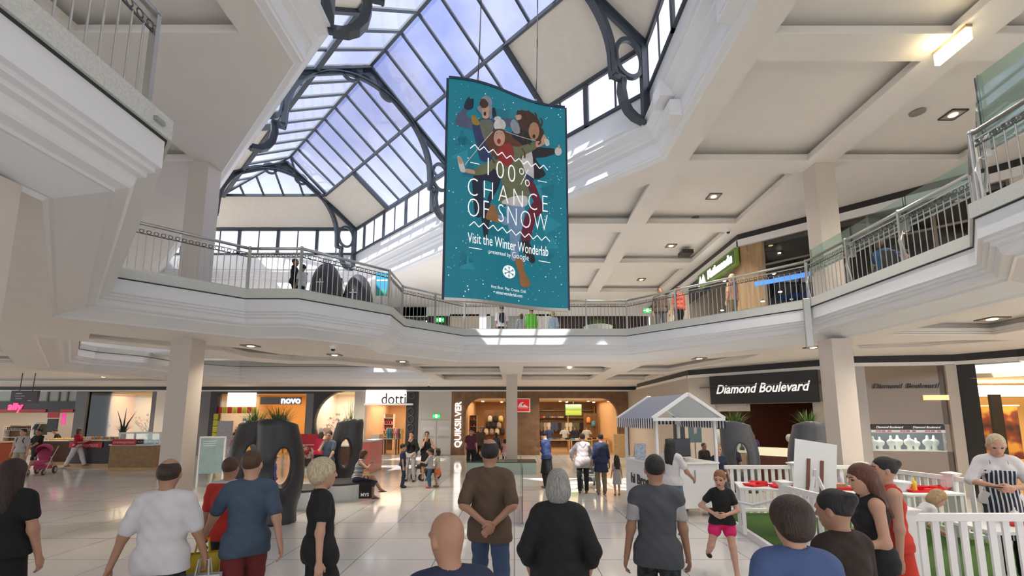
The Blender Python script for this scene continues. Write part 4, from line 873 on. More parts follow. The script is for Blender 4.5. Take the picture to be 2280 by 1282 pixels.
# shoe shop stock
shelf(fx(512, YF+2), fx(536, YF+2), YF+2, (.4, .75, 1.1, 1.45), 'white shoe shelves behind the shoe shop window', M_pure)
for k in range(16): small('shoe', (fx(514+5.5*(k % 4), YF+1.95), YF+1.95, .4+.35*(k//4)), rnd.choice((0, 0, 8, 6, 3)), 'dark shoes on the white shelves of the shoe shop', 'shoes on the white shelves')
for k in range(12): small('handbag', (fx(500+k*4.4, YF+2.5), YF+2.6, 1.9), rnd.choice((0, 3, 1, 8)), 'handbags in a row above the shoe shelves', 'handbags above the shoe shelves')
t = thing('mirror', 'tall dark framed mirror in the shoe shop', 'mirror', (fx(623, YF+5.2), YF+5.2, .04)); mb = MB(); w_ = .42; 
for a, b in (((-w_, 0, 0), (-w_, 0, 2.2)), ((w_, 0, 0), (w_, 0, 2.2)), ((-w_, 0, 2.2), (w_, 0, 2.2)), ((-w_, 0, 0), (w_, 0, 0))): mb.bar(a, b, .07, .07, M_dark)
mb.build('frame', t); mb = MB(); mb.box(-w_, w_, 0, .02, 0, 2.2, mat('mirror_glass', (.6, .55, .4), .1, .9)); mb.build('mirror_pane', t)
table('display_table', 'low table of shoes at the right of the shoe shop', fx(660, YF+1.5), YF+1.5, .7, 1.2, .7, M_woodl, M_woodl)
for k in range(6): small('shoe', (fx(660, YF+1.5)-.45+k*.18, YF+1.5, .7), rnd.choice((0, 3, 9)), 'shoes on the low table of the shoe shop', 'shoes on the low shoe shop table', PI/2)
# round window display: garments on forms, flowers
for px, i, lab in ((712, 1, 'white dress with straw hat'), (730, 4, 'orange swimsuit')): torso_form(fx(px, YF+1), YF+1, 1.0, i, 'display form wearing a %s in the round window' % lab)
def blossom(x, y, z, label, n=34, r=.5, cols=(3, 4, 7), sc=1):
    t = thing('flower_display', label, 'flowers', (x, y, z)); mb = MB()
    for k in range(6): mb.tube([(0, 0, 0), (rnd.uniform(-.2, .2)*r, rnd.uniform(-.1, .1), .3*sc), (rnd.uniform(-1, 1)*r*.8, rnd.uniform(-.2, .2), .9*sc)], .012, mat('twig', (.12, .06, .03), .8), 5)
    mb.build('stems', t); mb = MB()
    for k in range(n):
        a = rnd.uniform(0, 2*PI); q = rnd.random()**.5*r; c = Vector((q*math.cos(a), rnd.uniform(-.2, .2), .75*sc+q*math.sin(a)*sc)); u = Vector((rnd.uniform(-1, 1), rnd.uniform(-1, 0), rnd.uniform(-.3, 1))).normalized(); v = u.orthogonal().normalized(); w_ = u.cross(v)
        for p in range(5):
            b_ = 2*PI*p/5; d = v*math.cos(b_)+w_*math.sin(b_); e = u.cross(d); mb.face([c, c+d*.05+e*.03, c+d*.095+u*.02, c+d*.05-e*.03], gm(cols[k % len(cols)]))
    mb.build('petals', t); return t
box_thing('plinth', 'white plinth under the pink blossom in the round window', 'plinth', fx(750, YF+1.2), fx(764, YF+1.2), YF+1.0, YF+1.4, 0, .8, M_pure)
blossom(fx(756, YF+1), YF+1.2, .8, 'pink blossom arrangement in the round window', 60, .85, (4, 3, 1))
box_thing('plinth', 'white plinth under the pale orchid in the orange window', 'plinth', fx(228, YF+.8)-.25, fx(228, YF+.8)+.25, YF+.8, YF+1.2, 0, 1.0, M_pure)
blossom(fx(228, YF+.8), YF+1, 1.0, 'pale orchid spray in the orange shop window', 24, .35, (1, 9, 1))
box_thing('plinth', 'low white plinth under the orange blossom at the right of the orange window', 'plinth', fx(316, YF+.8)-.3, fx(316, YF+.8)+.3, YF+1.2, YF+1.6, 0, .9, M_pure)
blossom(fx(316, YF+.8), YF+1.4, .9, 'orange looping blossom display at the right of the orange shop window', 60, .9, (4, 4, 9))
# fashion shop
rk = rack(fx(862, YF+1.2), fx(898, YF+1.2), YF+1.2, 1.5, 'clothes rack just inside the dotti shop')
for k in range(9): garment((fx(864, YF+1.2)+k*.11, YF+1.2, .85), rnd.randrange(11), 'clothes on the rack just inside the dotti shop', 'clothes on the dotti rack', 1.1, .4, .62)
shelf(fx(856, YF+4), fx(878, YF+4), YF+4, (.9, 1.3, 1.7, 2.1), 'white shelves of bags at the rear of the dotti shop', M_pure)
for k in range(12): small('handbag', (fx(858+5*(k % 4), YF+3.9), YF+3.9, .9+.4*(k//4)), rnd.choice((3, 0, 7, 4)), 'handbags on the shelves at the rear of the dotti shop', 'bags on the dotti shelves')
table('display_table', 'display table with a dark patterned cloth in the dotti shop', fx(875, YF+.9), YF+.6, .9, .9, .7, mat('patterned_cloth', (.2, .2, .2), .8, noise=.9, nscale=60), M_dark)
box_thing('service_counter', 'pale counter by the entrance of the dotti shop', 'counter', fx(828, YF+.4), fx(846, YF+.4), YF+.4, YF+1.4, 0, 1.15, mat('counter_grey', (.45, .40, .36), .4))
# accessories shop stock
shelf(fx(20, YF+3), fx(80, YF+3), YF+3, (.9, 1.35), 'shelves of small products inside the red-striped shop', M_pure)
for k in range(16): small('product_box', (fx(22+3.6*k, YF+2.9), YF+2.9, 1.35), rnd.randrange(11), 'small products in a row on the shelf of the red-striped shop', 'products in the red-striped shop')
rack(fx(84, YF+1), fx(104, YF+1), YF+1, 1.8, 'tall garment rail inside the red-striped shop')
for k in range(6): garment((fx(86, YF+1)+k*.1, YF+1, 1.1), rnd.randrange(11), 'bright garments on the tall rail of the red-striped shop', 'garments in the red-striped shop', 1.1, .4, .65)
# ================================================================ RIGHT: JEWELLER, BRIGHT SHOP; LEVEL ONE BACKDROP
M_beige = mat('beige_stone_wall', (.50, .44, .38), .45)
M_brownglass = mat('brown_gloss_panel', (.24, .175, .125), .12, spec=.8)
M_jewel = mat('bust_velvet', (.85, .80, .74), .7)
DV = Vector((9.45-6.55, 13.75-16.9, 0)).normalized(); DN = Vector((DV.y, -DV.x, 0))   # along the diagonal jeweller's front; towards the mall
def dwall(s0, s1, off, z0, z1, m, mb, th=.1):
    A = Vector((6.55, 16.9, 0))
    vs = [A+DV*s+DN*o+Vector((0, 0, z)) for z in (z0, z1) for s, o in ((s0, off), (s1, off), (s1, off-th), (s0, off-th))]
    mb.add(vs, [(3, 2, 1, 0), (4, 5, 6, 7), (0, 1, 5, 4), (1, 2, 6, 5), (2, 3, 7, 6), (3, 0, 4, 7)], m)
LD = math.hypot(2.9, 3.15)
mb = MB(); dwall(0, .95, 0, 0, ZB, M_beige, mb, .4)
struct(mb.build('wall_jeweller')); mb = MB(); mb.face([(6.55, 16.9, 0), (6.55, 26, 0), (6.55, 26, ZB), (6.55, 16.9, ZB)], M_beige)
struct(mb.build('wall_corridor')); mb = MB(); dwall(.95, 2.0, -.05, 2.35, 2.62, M_beige, mb, .3); dwall(.95, 1.9, 0, 0, .95, M_brownglass, mb, .4); struct(mb.build('wall_jeweller')); mb = MB(); dwall(3.95, LD, 0, 0, 2.62, M_beige, mb, .3)
struct(mb.build('wall_jeweller')); mb = MB(); dwall(.9, LD, -.1, 2.6, ZB, M_beige, mb, .3)
struct(mb.build('wall_jeweller')); mb = MB(); mb.face([(9.45, 13.75, 0), (9.65, 13.0, 0), (9.65, 13.0, ZB), (9.45, 13.75, ZB)], M_beige)
a_, b_ = Vector((9.65, 13.0, 0)), Vector((12.4, 12.6, 0))
def fwall(t0, t1, z0, z1, m, off=0.0, th=.1):
    d = (b_-a_).normalized(); n = Vector((d.y, -d.x, 0)); L = (b_-a_).length
    vs = [a_+d*s*L+n*o+Vector((0, 0, z)) for z in (z0, z1) for s, o in ((t0, off), (t1, off), (t1, off-th), (t0, off-th))]
    mb.add(vs, [(3, 2, 1, 0), (4, 5, 6, 7), (0, 1, 5, 4), (1, 2, 6, 5), (2, 3, 7, 6), (3, 0, 4, 7)], m)
struct(mb.build('wall_jeweller')); mb = MB(); fwall(0, .17, 0, ZB, mat('grey_stone_strip', (.42, .39, .37), .4)); struct(mb.build('wall_jeweller')); mb = MB(); fwall(.17, .9, 1.95, ZB, M_brownglass); struct(mb.build('wall_jeweller')); mb = MB(); fwall(.17, .9, 0, 1.2, M_brownglass); struct(mb.build('wall_jeweller')); mb = MB(); fwall(.9, 1, 0, ZB, M_beige, .06, .3); fwall(.84, .9, 0, ZB, M_brownglass)
mb.add([(12.4, 12.6, 0), (12.62, 12.25, 0), (12.62, 12.25, ZB), (12.4, 12.6, ZB)], [(0, 1, 2, 3)], M_black)
struct(mb.build('wall_jeweller'))
# jeweller interior and display cases
mb = MB()
def room_poly(pts, z, wall, nm):
    for i in range(len(pts)-1): m_ = MB(); m_.face([(*pts[i], 0), (*pts[i+1], 0), (*pts[i+1], z), (*pts[i], z)], wall); struct(m_.build('wall_'+nm))
room_poly([(7.0, 16.5), (8.6, 19.5), (12.8, 19.5), (12.8, 13.3), (10.2, 13.4)], ZB, mat('dark_red_wood', (.10, .025, .015), .4), 'jeweller_interior')
mb.face([(6.6, 16, 3.2), (8, 20, 3.2), (13, 20, 3.2), (13, 13, 3.2), (9.5, 13.2, 3.2)], mat('dark_red_wood', (.1, .02, .01)))
struct(mb.build('ceiling_jeweller'))
def P_d(s, off, z): p = Vector((6.55, 16.9, 0))+DV*s+DN*off; return Vector((p.x, p.y, z))
lamp('AREA', 'jeweller_light', (10.3, 15.6, 3.1), 45, (1, .85, .65), 2, sy=2)
DR = math.atan2(DV.y, DV.x)
t = thing('shop_sign', 'wide black board with white script "Diamond Boulevard"', 'sign', P_d(2.5, .06, 3.1), DR)
mb = MB(); mb.box(-1.66, 1.66, -.05, .05, -.50, .50, M_black); mb.build('board', t, bevel=.01)
mb = MB(); add_text(mb, 'Diamond Boulevard', .44, mat('script_letters', (.9, .88, .84), .4, emit=.55), (-.02, -.07, .0), extrude=.01, shear=.35, sx=.80, bold=.006); mb.build('lettering', t)
def bust(loc, rz, label, group, s=1.0):
    V, Fq = sdf_mesh([cone((0, 0, 0), (0, 0, .10), .045, .03), ell((0, .0, .14), (.085, .035, .07)), cone((0, 0, .16), (0, 0, .27), .028, .02), cone((-.05, 0, .17), (.05, 0, .17), .03)], .012, .03)
    if 'bust' not in _sc: _sc['bust'] = mesh_np('jewellery_bust', V, Fq, [M_jewel]); o = _sc['bust']
    else: o = _sc['bust'].copy(); COL.objects.link(o)
    o.location = loc; o.rotation_euler = (0, 0, rz); o.scale = (s, s, s); return tag(o, label, 'jewellery stand', group)
def case(P0, d, n, L, z0, z1, label, nb, grp, blab):
    t = thing('display_case', label, 'display case', P0, math.atan2(d.y, d.x))
    mb = MB(); mb.box(0, L, -.35*0, .5, z0-.05, z0, mat('case_base_white', (.8, .74, .66), .5)); mb.build('base_tray', t)
    mb = MB(); mb.box(0, L, .5, .52, z0, z1, M_dark); mb.build('back_board', t)
    mb = MB(); mb.box(0, L, -.01, .0, z0, z1, M_glass); mb.build('glass_front', t)
    mb = MB(); mb.box(0, L, -.02, 0, z1-.02, z1+.11, M_black)
    for k in range(max(1, int(L/.75))): add_text(mb, 'Diamond Boulevard', .085, mat('script_letters', (1, 1, 1)), ((k+.5)*L/max(1, int(L/.75)), -.025, z1+.045), shear=.35)
    mb.box(0, L, -.02, 0, z1-.10, z1-.03, M_pure)
    for k in range(max(1, int(L/.6))): add_text(mb, 'SAVE 20% - 40%', .06, M_red, ((k+.5)*L/max(1, int(L/.6)), -.025, z1-.065), bold=.002)
    mb.build('fascia_strip', t)
    nn = Vector((-d.y, d.x, 0))
    for k in range(nb):
        p = P0+d*(L*(k+.6)/nb)+nn*(.2+.1*(k % 2)); bust((p.x, p.y, z0), math.atan2(d.y, d.x)+rnd.uniform(-.4, .4), blab, grp, rnd.uniform(1.1, 1.5))
    c_ = P0+d*(L/2)+nn*.25; lamp('AREA', 'case_light', (c_.x, c_.y, z1-.02), 5*L, (1, .93, .82), L*.9, (0, 0, math.atan2(d.y, d.x)), sy=.3)
fd_ = (b_-a_).normalized(); fL = (b_-a_).length
case(Vector((a_.x, a_.y, 0))+fd_*.17*fL-Vector((0, 0, 0)), fd_, None, fL*.67, 1.22, 1.82, 'long lit display case in the brown gloss wall right of the white column', 8, 'white necklace busts in the right jeweller case', 'white necklace busts standing in the right-hand jeweller case')
case(P_d(.95, 0, 0), DV, None, .95, 1.0, 1.75, 'lit display case left of the jeweller entrance', 4, 'white necklace busts in the left jeweller case', 'white necklace busts in the case left of the jeweller entrance')
t = thing('jeweller_counter', 'dark red timber counter with a lit glass top in the jeweller entrance', 'counter', P_d(2.7, -.9, 0), DR)
mb = MB(); mb.box(-.9, .9, -.3, .3, 0, .85, mat('dark_red_wood', (.1, .02, .01))); mb.build('body', t, bevel=.01); mb = MB(); mb.box(-.88, .88, -.29, .29, .85, 1.1, mat('tray_glow', (.75, .72, .5), .3, emit=.5, noise=.3, nscale=40)); mb.build('jewel_trays', t)
t = thing('cosmetic_mirror', 'small round mirror standing on the jeweller counter', 'mirror', P_d(3.0, -.85, 1.1), DR); mb = MB(); mb.lathe([(.09, 0), (.09, .012), (.012, .02), (.012, .2)], (0, 0, 0), M_rail, 12); mb.build('stand', t); mb = MB(); mb.prism([(.12*math.cos(a), .35+.14*math.sin(a)) for a in [2*PI*k/20 for k in range(20)]], -.01, .01, mat('mirror_glass', (1, 1, 1)), T=lambda x, z, y: (x, y, z)); mb.build('mirror_disc', t)
t = thing('wall_lettering', 'dark script "Diamond Boulevard" on the brown gloss wall', 'sign', Vector((a_.x, a_.y, 0))+fd_*(.52*fL)-Vector((0, .02, 0))+Vector((0, 0, 3.02)), math.atan2(fd_.y, fd_.x)); mb = MB(); add_text(mb, 'Diamond  Boulevard', .20, M_black, (0, -.02, 0), extrude=.01, shear=.35); mb.build('lettering', t)
box_thing('light_slot', 'warm glowing slot in the brown gloss wall above the right display case', 'light', 11.5, 12.2, 12.62, 12.66, 2.62, 2.76, mat('slot_glow', (1, .62, .28), .5, emit=.8)).rotation_euler = (0, 0, math.atan2(fd_.y, fd_.x))
# bright yellow-lit shop at the right edge
mb = MB(); G1, G2 = (12.62, 12.25), (14.2, 10.4)
room_poly([(12.62, 12.25), (13.6, 16.5), (18, 14), (16, 9.0), (14.2, 10.4)], ZB, mat('yellow_wall', (.72, .55, .28), .6), 'bright_shop')
mb.face([(12.5, 12.2, 3.2), (13.6, 16.5, 3.2), (18, 14, 3.2), (16, 9, 3.2)], M_warmw); struct(mb.build('ceiling_bright_shop')); mb = MB(); mb.face([(12.5, 12.2, .01), (13.6, 16.5, .01), (18, 14, .01), (16, 9, .01)], M_shopfl); struct(mb.build('floor_bright_shop')); mb = MB()
mb.box(13.2, 16, 13.4, 14.0, 2.75, 2.95, M_warmw); mb.box(14.2, 14.26, 10.3, 10.4, 0, ZB, M_dark)
struct(mb.build('wall_bright_shop')); lamp('AREA', 'bright_shop_light', (14.6, 12.6, 3.1), 150, (1, .82, .5), 2.2, sy=2.2)
mb = MB(); mb.box(13.0, 15.8, 13.32, 13.38, 2.96, 3.08, M_warmbulb); tag(mb.build('light_cove'), 'bright warm light cove under the ceiling of the shop at the right edge', 'light')
mb = MB(); mb.box(12.75, 13.05, 12.1, 12.16, 0.0, 2.75, M_black); tag(mb.build('speaker_panel'), 'tall black panel beside the black pillar at the right edge', 'panel')
t = thing('poster', 'framed amber poster in the shop window at the right edge', 'poster', Vector((13.55, 12.9, 1.0)), -.5)
def poster_mat():
    m = mat('amber_poster', (.5, .3, .1), .5); n = m.node_tree; b = n.nodes['Principled BSDF']; tc_ = n.nodes.new('ShaderNodeTexCoord'); v = n.nodes.new('ShaderNodeTexNoise'); v.inputs['Scale'].default_value = 2.6; n.links.new(tc_.outputs['Generated'], v.inputs['Vector'])
    r = n.nodes.new('ShaderNodeValToRGB'); r.color_ramp.elements[0].position = .35; r.color_ramp.elements[0].color = (.05, .02, .01, 1); r.color_ramp.elements[1].position = .6; r.color_ramp.elements[1].color = (.75, .38, .06, 1); e = r.color_ramp.elements.new(.5); e.color = (.25, .05, .02, 1)
    n.links.new(v.outputs['Fac'], r.inputs[0]); n.links.new(r.outputs[0], b.inputs['Base Color']); return m
mb = MB(); mb.box(-.55, .55, 0, .03, 0, 1.45, poster_mat()); mb.build('print', t); mb = MB(); mb.box(-.6, .6, -.01, .04, 1.45, 1.49, M_pure); mb.build('top_rail', t)
# ---- level one backdrop
Zf = Z1-.1
B2 = [(7.35, 24), (7.35, 14.15), (8.8, 12.75), (10.5, 11.05), (11.6, 9.9), (13.0, 8.0), (13.0, -8)]
band(B2, 'trim_bulkhead_upper_right', Z2-.42, Z2)
mb = MB()
def seg_wall(p, q, z0, z1, m): mb.face([(*p, z0), (*q, z0), (*q, z1), (*p, z1)], m)
M_cream2 = mat('cream_wall', (.66, .58, .47), .7)
seg_wall((7.38, 24), (7.38, 18.6), Zf, Z2, M_cream2); seg_wall((7.42, 18.6), (7.42, 16.5), 6.9, Z2, M_dark)
M_timb = mat('vertical_timber', (.36, .23, .11), .55, noise=.3, nscale=1.0); _n = M_timb.node_tree; _mp = _n.nodes.new('ShaderNodeMapping'); _mp.inputs['Scale'].default_value = (14, 14, .7); _n.links.new([x for x in _n.nodes if x.type == 'TEX_COORD'][0].outputs['Object'], _mp.inputs['Vector']); _n.links.new(_mp.outputs[0], [x for x in _n.nodes if x.type == 'TEX_NOISE'][0].inputs['Vector'])
seg_wall((7.4, 14.6), (7.4, 14.15), Zf, Z2-.4, M_timb); seg_wall((7.4, 14.15), (7.9, 13.68), Zf, Z2-.4, M_timb)
seg_wall((-7.4, 24), (8, 24), Z2-.5, Z2, M_white)
seg_wall((11.6, 9.95), (13.0, 8.05), Zf, Z2, M_cream2); seg_wall((13.02, 8), (13.02, -8), Zf, Z2, M_cream2)
seg_wall((-7.4, 24), (-4.8, 24), Zf, Z2, M_white); seg_wall((-3.5, 24), (-1.9, 24), Zf, Z2-.4, M_cream2); seg_wall((-1.5, 24), (-1.3, 24), Zf, Z2-.4, M_white); seg_wall((.6, 24), (2.2, 24), Zf, Z2-.4, M_white)
mb.box(-7.6, -4.6, 23.98, 24.0, Z2-.75, Z2-.55, M_black)
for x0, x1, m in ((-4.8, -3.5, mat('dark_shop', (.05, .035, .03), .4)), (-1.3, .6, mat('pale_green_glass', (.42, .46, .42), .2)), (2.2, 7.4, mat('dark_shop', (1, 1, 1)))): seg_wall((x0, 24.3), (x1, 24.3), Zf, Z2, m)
seg_wall((-24, 26.5), (-7.4, 26.5), Zf, Z2, M_white)
seg_wall((W3[3][0]-.2, 20.45), (W3[3][0]-.2, 24), Zf, Z2+1.6, M_white)
# dark shop interior behind the diagonal windows
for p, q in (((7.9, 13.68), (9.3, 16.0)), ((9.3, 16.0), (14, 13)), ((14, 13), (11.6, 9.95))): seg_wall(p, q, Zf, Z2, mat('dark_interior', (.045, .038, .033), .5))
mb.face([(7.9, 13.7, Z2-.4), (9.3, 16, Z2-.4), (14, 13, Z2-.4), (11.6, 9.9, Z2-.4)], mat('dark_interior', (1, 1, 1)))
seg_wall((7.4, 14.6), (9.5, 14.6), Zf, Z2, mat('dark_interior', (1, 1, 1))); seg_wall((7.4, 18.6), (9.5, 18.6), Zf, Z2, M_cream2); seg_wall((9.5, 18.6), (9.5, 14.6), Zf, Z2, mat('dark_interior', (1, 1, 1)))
struct(mb.build('wall_upper_level'))
mb = MB(); A, B = Vector((7.9, 13.68, 0)), Vector((11.6, 9.95, 0)); d = (B-A).normalized(); L = (B-A).length; up_ = Vector((0, 0, 1))
for k in range(5): mb.bar(A+d*L*k/4+up_*Zf, A+d*L*k/4+up_*(Z2-.4), .06, .08, mat('bronze_frame', (.20, .17, .14), .4, .5), up=d.cross(up_))
for z in (6.9, 7.68): mb.bar(A+up_*z, B+up_*z, .06, .06, MATS['bronze_frame'])
fr = struct(mb.build('window_upper_shop')); mb = MB(); mb.face([A+up_*Zf, B+up_*Zf, B+up_*(Z2-.42), A+up_*(Z2-.42)], M_glass); mb.build('pane', fr)
for px, py, yd in ((1722-24, 574, 13.8), (1752, 525, 13.3), (1735, 563, 14.6), (1751, 592, 14.8), (1723, 609, 13.9), (1697, 625, 14.2), (1613, 625, 15.5), (1737, 649, 12.9), (1698, 670, 12.9), (1608, 690, 15.2), (2010, 520, 11.5)):
    mb = MB(); mb.lathe([(.055, 0), (.055, .02), (.02, .05)], (0, 0, 0), M_dark, 10); mb.lathe([(.05, -.02), (.05, 0)], (0, 0, 0), M_warmbulb, 10); o = mb.build('shop_lamp'); o.location = Y(px, py, yd); tag(o, 'small bright lamps glowing inside the dark upper level shops', 'lamp', 'lamps in the dark upper shops')
# Kathmandu sign on the depth wall
t = thing('shop_sign', 'green framed sign with white peaks and the word "Kathmandu"', 'sign', (7.33, 15.62, 7.36), 0)
mb = MB(); zz = 0; mb.box(-.12, 0, -1.50, 1.50, -.29, .29, mat('olive_frame', (.14, .24, .04), .4, emit=.12)); mb.box(-.13, -.119, -1.42, 1.42, -.22, .22, mat('olive_panel', (.075, .12, .04), .5)); mb.build('board', t)
mb = MB(); GL = mat('sign_glow', (1, 1, .93), .5, emit=3.5); add_text(mb, 'Kathmandu', .42, GL, (-.14, -.36, 0), xdir=(0, -1, 0), up=(0, 0, 1), extrude=.01, bold=.014, sx=.96); mb.build('lettering', t)
mb = MB()
for q in (1.22, .95): mb.prism([(q-.17, -.18), (q, .17), (q+.17, -.18), (q+.08, -.18), (q, -.01), (q-.08, -.18)], -.15, -.14, GL, T=lambda y, z, x: (x, y, z))
mb.build('peak_emblem', t)
mb = MB(); mb.box(-1.5, 1.5, -.03, .03, 0, .12, mat('blue_glow', (.06, .22, .75), .5, emit=.9)); o = mb.build('display_strip'); p = Y(1752, 624, 12.3); o.location = p; o.rotation_euler = (0, 0, -.785); o.scale = (.55, 1, 1); tag(o, 'long blue glowing strip display behind the upper railing', 'display')
# ================================================================ RAILINGS, GLASS SCREENS, CEILING FITTINGS
HR_ = .93
RAILV = offset_poly(V1, .12)
_bal = {}
def railing(a, b, label, n_posts=None, bal=True, start_post=True, end_post=True):
    a = Vector((*a, Z1)); b = Vector((*b, Z1)); d = (b-a); L = d.length; d.normalize(); rz = math.atan2(d.y, d.x)
    t = thing('balcony_railing', label, 'railing', a, rz); n = n_posts or max(1, round(L/1.55)); st = L/n
    mb = MB(); mb.tube([(0, 0, HR_), (L, 0, HR_)], .032, M_rail, 10); mb.build('handrail', t, smooth=True)
    mb = MB(); mb.bar((0, 0, HR_-.10), (L, 0, HR_-.10), .012, .02, M_rail); mb.bar((0, 0, HR_-.19), (L, 0, HR_-.19), .012, .018, M_raild); mb.build('crossbar', t)
    mb = MB(); x = .05
    nr = int(L/.105)
    for k in range(nr):
        c = L*(k+.5)/nr; mb.tube([(c+.034*math.cos(q), 0, HR_-.145+.034*math.sin(q)) for q in [2*PI*j/10 for j in range(11)]], .007, M_raild, 4, False)
    mb.build('ring_frieze', t)
    for k in range(n+1):
        if (k == 0 and not start_post) or (k == n and not end_post): continue
        mb = MB(); mb.box(k*st-.022, k*st+.022, -.03, .03, -.1, HR_, M_rail); mb.lathe([(.038, HR_), (.042, HR_+.02), (.03, HR_+.045), (.005, HR_+.055)], (k*st, 0, 0), M_rail, 10); mb.box(k*st-.05, k*st+.05, -.15, .03, -.13, -.09, M_rail); mb.build('post', t)
    if bal:
        per = max(2, round(st/.118)); tot = 0
        if 'b' not in _bal:
            mb = MB(); mb.tube([(0, 0, 0), (0, 0, HR_-.19)], .0085, M_rail, 6, False); o = mb.build('baluster'); _bal['b'] = o; first = True
        else: first = False
        for k in range(n):
            for j in range(1, per):
                if first: o = _bal['b']; first = False
                else: o = _bal['b'].copy(); COL.objects.link(o)
                o.parent = t; o.location = (k*st+st*j/per, 0, 0)
    mb = MB(); mb.bar((0, 0, .03), (L, 0, .03), .02, .025, M_rail); mb.build('bottom_rail', t)
    return t
# V1 index: 1..2 right near, 2-3 jog, 3-4 right, 4-5 diagonal, 5-6 far, 6-7, 7-8, 8-9, 9-10, 10-11, 11-12 near diagonal, 12-0 left near
rv = RAILV
railing(rv[5], rv[6], 'balcony railing straight across the far end of the atrium', 4)
railing(rv[4], rv[5], 'balcony railing on the long diagonal right of the far end', 3)
R_right = railing(rv[3], rv[4], 'balcony railing under the tall glass screens at the right', 3)
R_corner = railing(rv[2], rv[3], 'short railing on the angled corner at the right, nearest glass', 1)
R_near = railing((rv[2][0], 2.2), rv[2], 'railing nearest the camera at the right edge', 2)
railing(rv[6], rv[7], 'short diagonal railing left of the far end', 2)
railing(rv[7], rv[8], 'railing running towards the camera beside the banner', 1)
railing(rv[8], rv[9], 'diagonal railing in front of the two black planters', 1)
railing(rv[9], rv[10], 'short straight railing left of the two black planters', 1)
railing(rv[10], rv[11], 'diagonal railing beside the left column', 1)
railing((rv[12][0], .6), (rv[12][0], 3.62), 'railing nearest the camera at the top left', 2)
# glass screens on brackets, fixed to the right-hand railings
def screen(t, x0, x1, z0=.66, z1=1.22):
    mb = MB(); mb.box(x0+.02, x1-.02, -.13, -.12, z0, z1, M_screen); g = mb.build('glass_screen', t)
    mb = MB(); mb.bar((x0+.02, -.125, z0), (x1-.02, -.125, z0), .02, .03, M_rail); mb.bar((x0+.02, -.125, z0+.09), (x1-.02, -.125, z0+.09), .015, .02, M_rail); mb.build('base_channel', g)
    for x in (x0+.02, x1-.02):
        mb = MB(); mb.box(x-.02, x+.02, -.15, -.09, z0-.08, z0+.22, M_rail); mb.tube([(x, -.12, z0-.02), (x, -.02, z0-.09), (x, .03, z0-.25), (x, -.05, .02)], .016, M_rail, 6); mb.build('bracket', g)
        mb = MB(); mb.bar((x, -.125, z0+.2), (x, -.125, z1), .008, .012, M_dark); mb.build('glass_edge', g)
L3 = (Vector(rv[4])-Vector(rv[3])).length
for k in range(3): screen(R_right, L3*k/3, L3*(k+1)/3)
screen(R_corner, 0, (Vector(rv[3])-Vector(rv[2])).length, .66, 1.7); screen(R_near, .1, rv[2][1]-2.2, .66, 1.7)
mb = MB(); mb.box(-.07, .07, -.10, .02, -1.0, .12, M_rail); o = mb.build('downpipe_cover', bevel=.01); o.location = (6.66, 10.02, Z1-.12); o.rotation_euler = (0, 0, -.4); tag(o, 'slim grey vertical cover strip on the white fascia at the right bend', 'cover')
# downlights: square dark trim, recessed glowing lens
def downlight(p, label, grp, e=60, sz=.16, ry=0):
    t = thing('downlight', label, 'downlight', p, ry, grp); mb = MB()
    for a, b in (((-sz, -sz, 0), (sz, -sz, 0)), ((sz, -sz, 0), (sz, sz, 0)), ((sz, sz, 0), (-sz, sz, 0)), ((-sz, sz, 0), (-sz, -sz, 0))): mb.bar(a, b, .03, .02, M_raild)
    mb.build('trim_frame', t); mb = MB(); mb.box(-sz+.01, sz-.01, -sz+.01, sz-.01, -.004, .004, mat('downlight_reflector', (.42, .34, .28), .4)); rf = mb.build('reflector', t)
    mb = MB(); mb.lathe([(.075, -.012), (.08, 0)], (0, 0, -.002), M_warmbulb, 14); mb.build('lens', rf)
    lamp('SPOT', 'downlight_lamp', (p[0], p[1], p[2]-.05), e, (1, .84, .66), .08, spot=2.4)
zc0, zc2 = Z0+.28, Z2+.31
DL0 = [(291, 741, zc0), (558, 770, Z0-.01), (745, 790, Z0-.01), (896, 805, Z0-.01), (230, 839, zc0+.02), (2209, 710, Z0-.01), (1811, 773, Z0-.01), (1268, 815, zc0), (1465, 815, zc0+.02), (1557, 798, Z0-.01)]
for x, y, z in DL0: p = Z(x, y, z); downlight((p.x, p.y, z), 'square trimmed downlights in the ceiling of the ground level', 'downlights of the ground level ceiling', 170)
DL2 = [(2122, 255, zc2), (1589, 437, zc2), (1494, 547, zc2), (1428, 622, zc2), (1390, 662, zc2)]
for x, y, z in DL2: p = Z(x, y, z); downlight((p.x, p.y, z-.005), 'square trimmed downlights in the coffers of the upper ceiling', 'downlights of the upper ceiling', 130)
p = Z(1848, 502, Z2-.02)
def disc(nm, lab, cat, px, py, z, r, m, h=.02):
    p = Z(px, py, z); mb = MB(); mb.lathe([(r*.6, -h), (r, -h*.5), (r, 0)], (0, 0, 0), m, 20); o = mb.build(nm); o.location = (p.x, p.y, z); return tag(o, lab, cat)
disc('ceiling_speaker', 'round grey speaker grille beside the bright downlight at upper right', 'speaker', 2043, 250, zc2-.003, .14, mat('grille_grey', (.30, .27, .25), .6))
disc('ceiling_speaker', 'small round speaker grille at the far edge of the middle right coffer', 'speaker', 1548, 484, zc2-.003, .12, mat('grille_grey', (1, 1, 1)))
def camera_dome(px, py, z, lab):
    p = Z(px, py, z); t = thing('security_camera', lab, 'security camera', (p.x, p.y, z)); mb = MB(); mb.lathe([(.07, -.10), (.08, -.06), (.08, 0)], (0, 0, 0), M_pure, 14); mb.build('housing', t); mb = MB(); mb.lathe([(.005, -.155), (.04, -.14), (.055, -.10)], (0, 0, 0), M_black, 14); mb.build('dome', t, smooth=True)
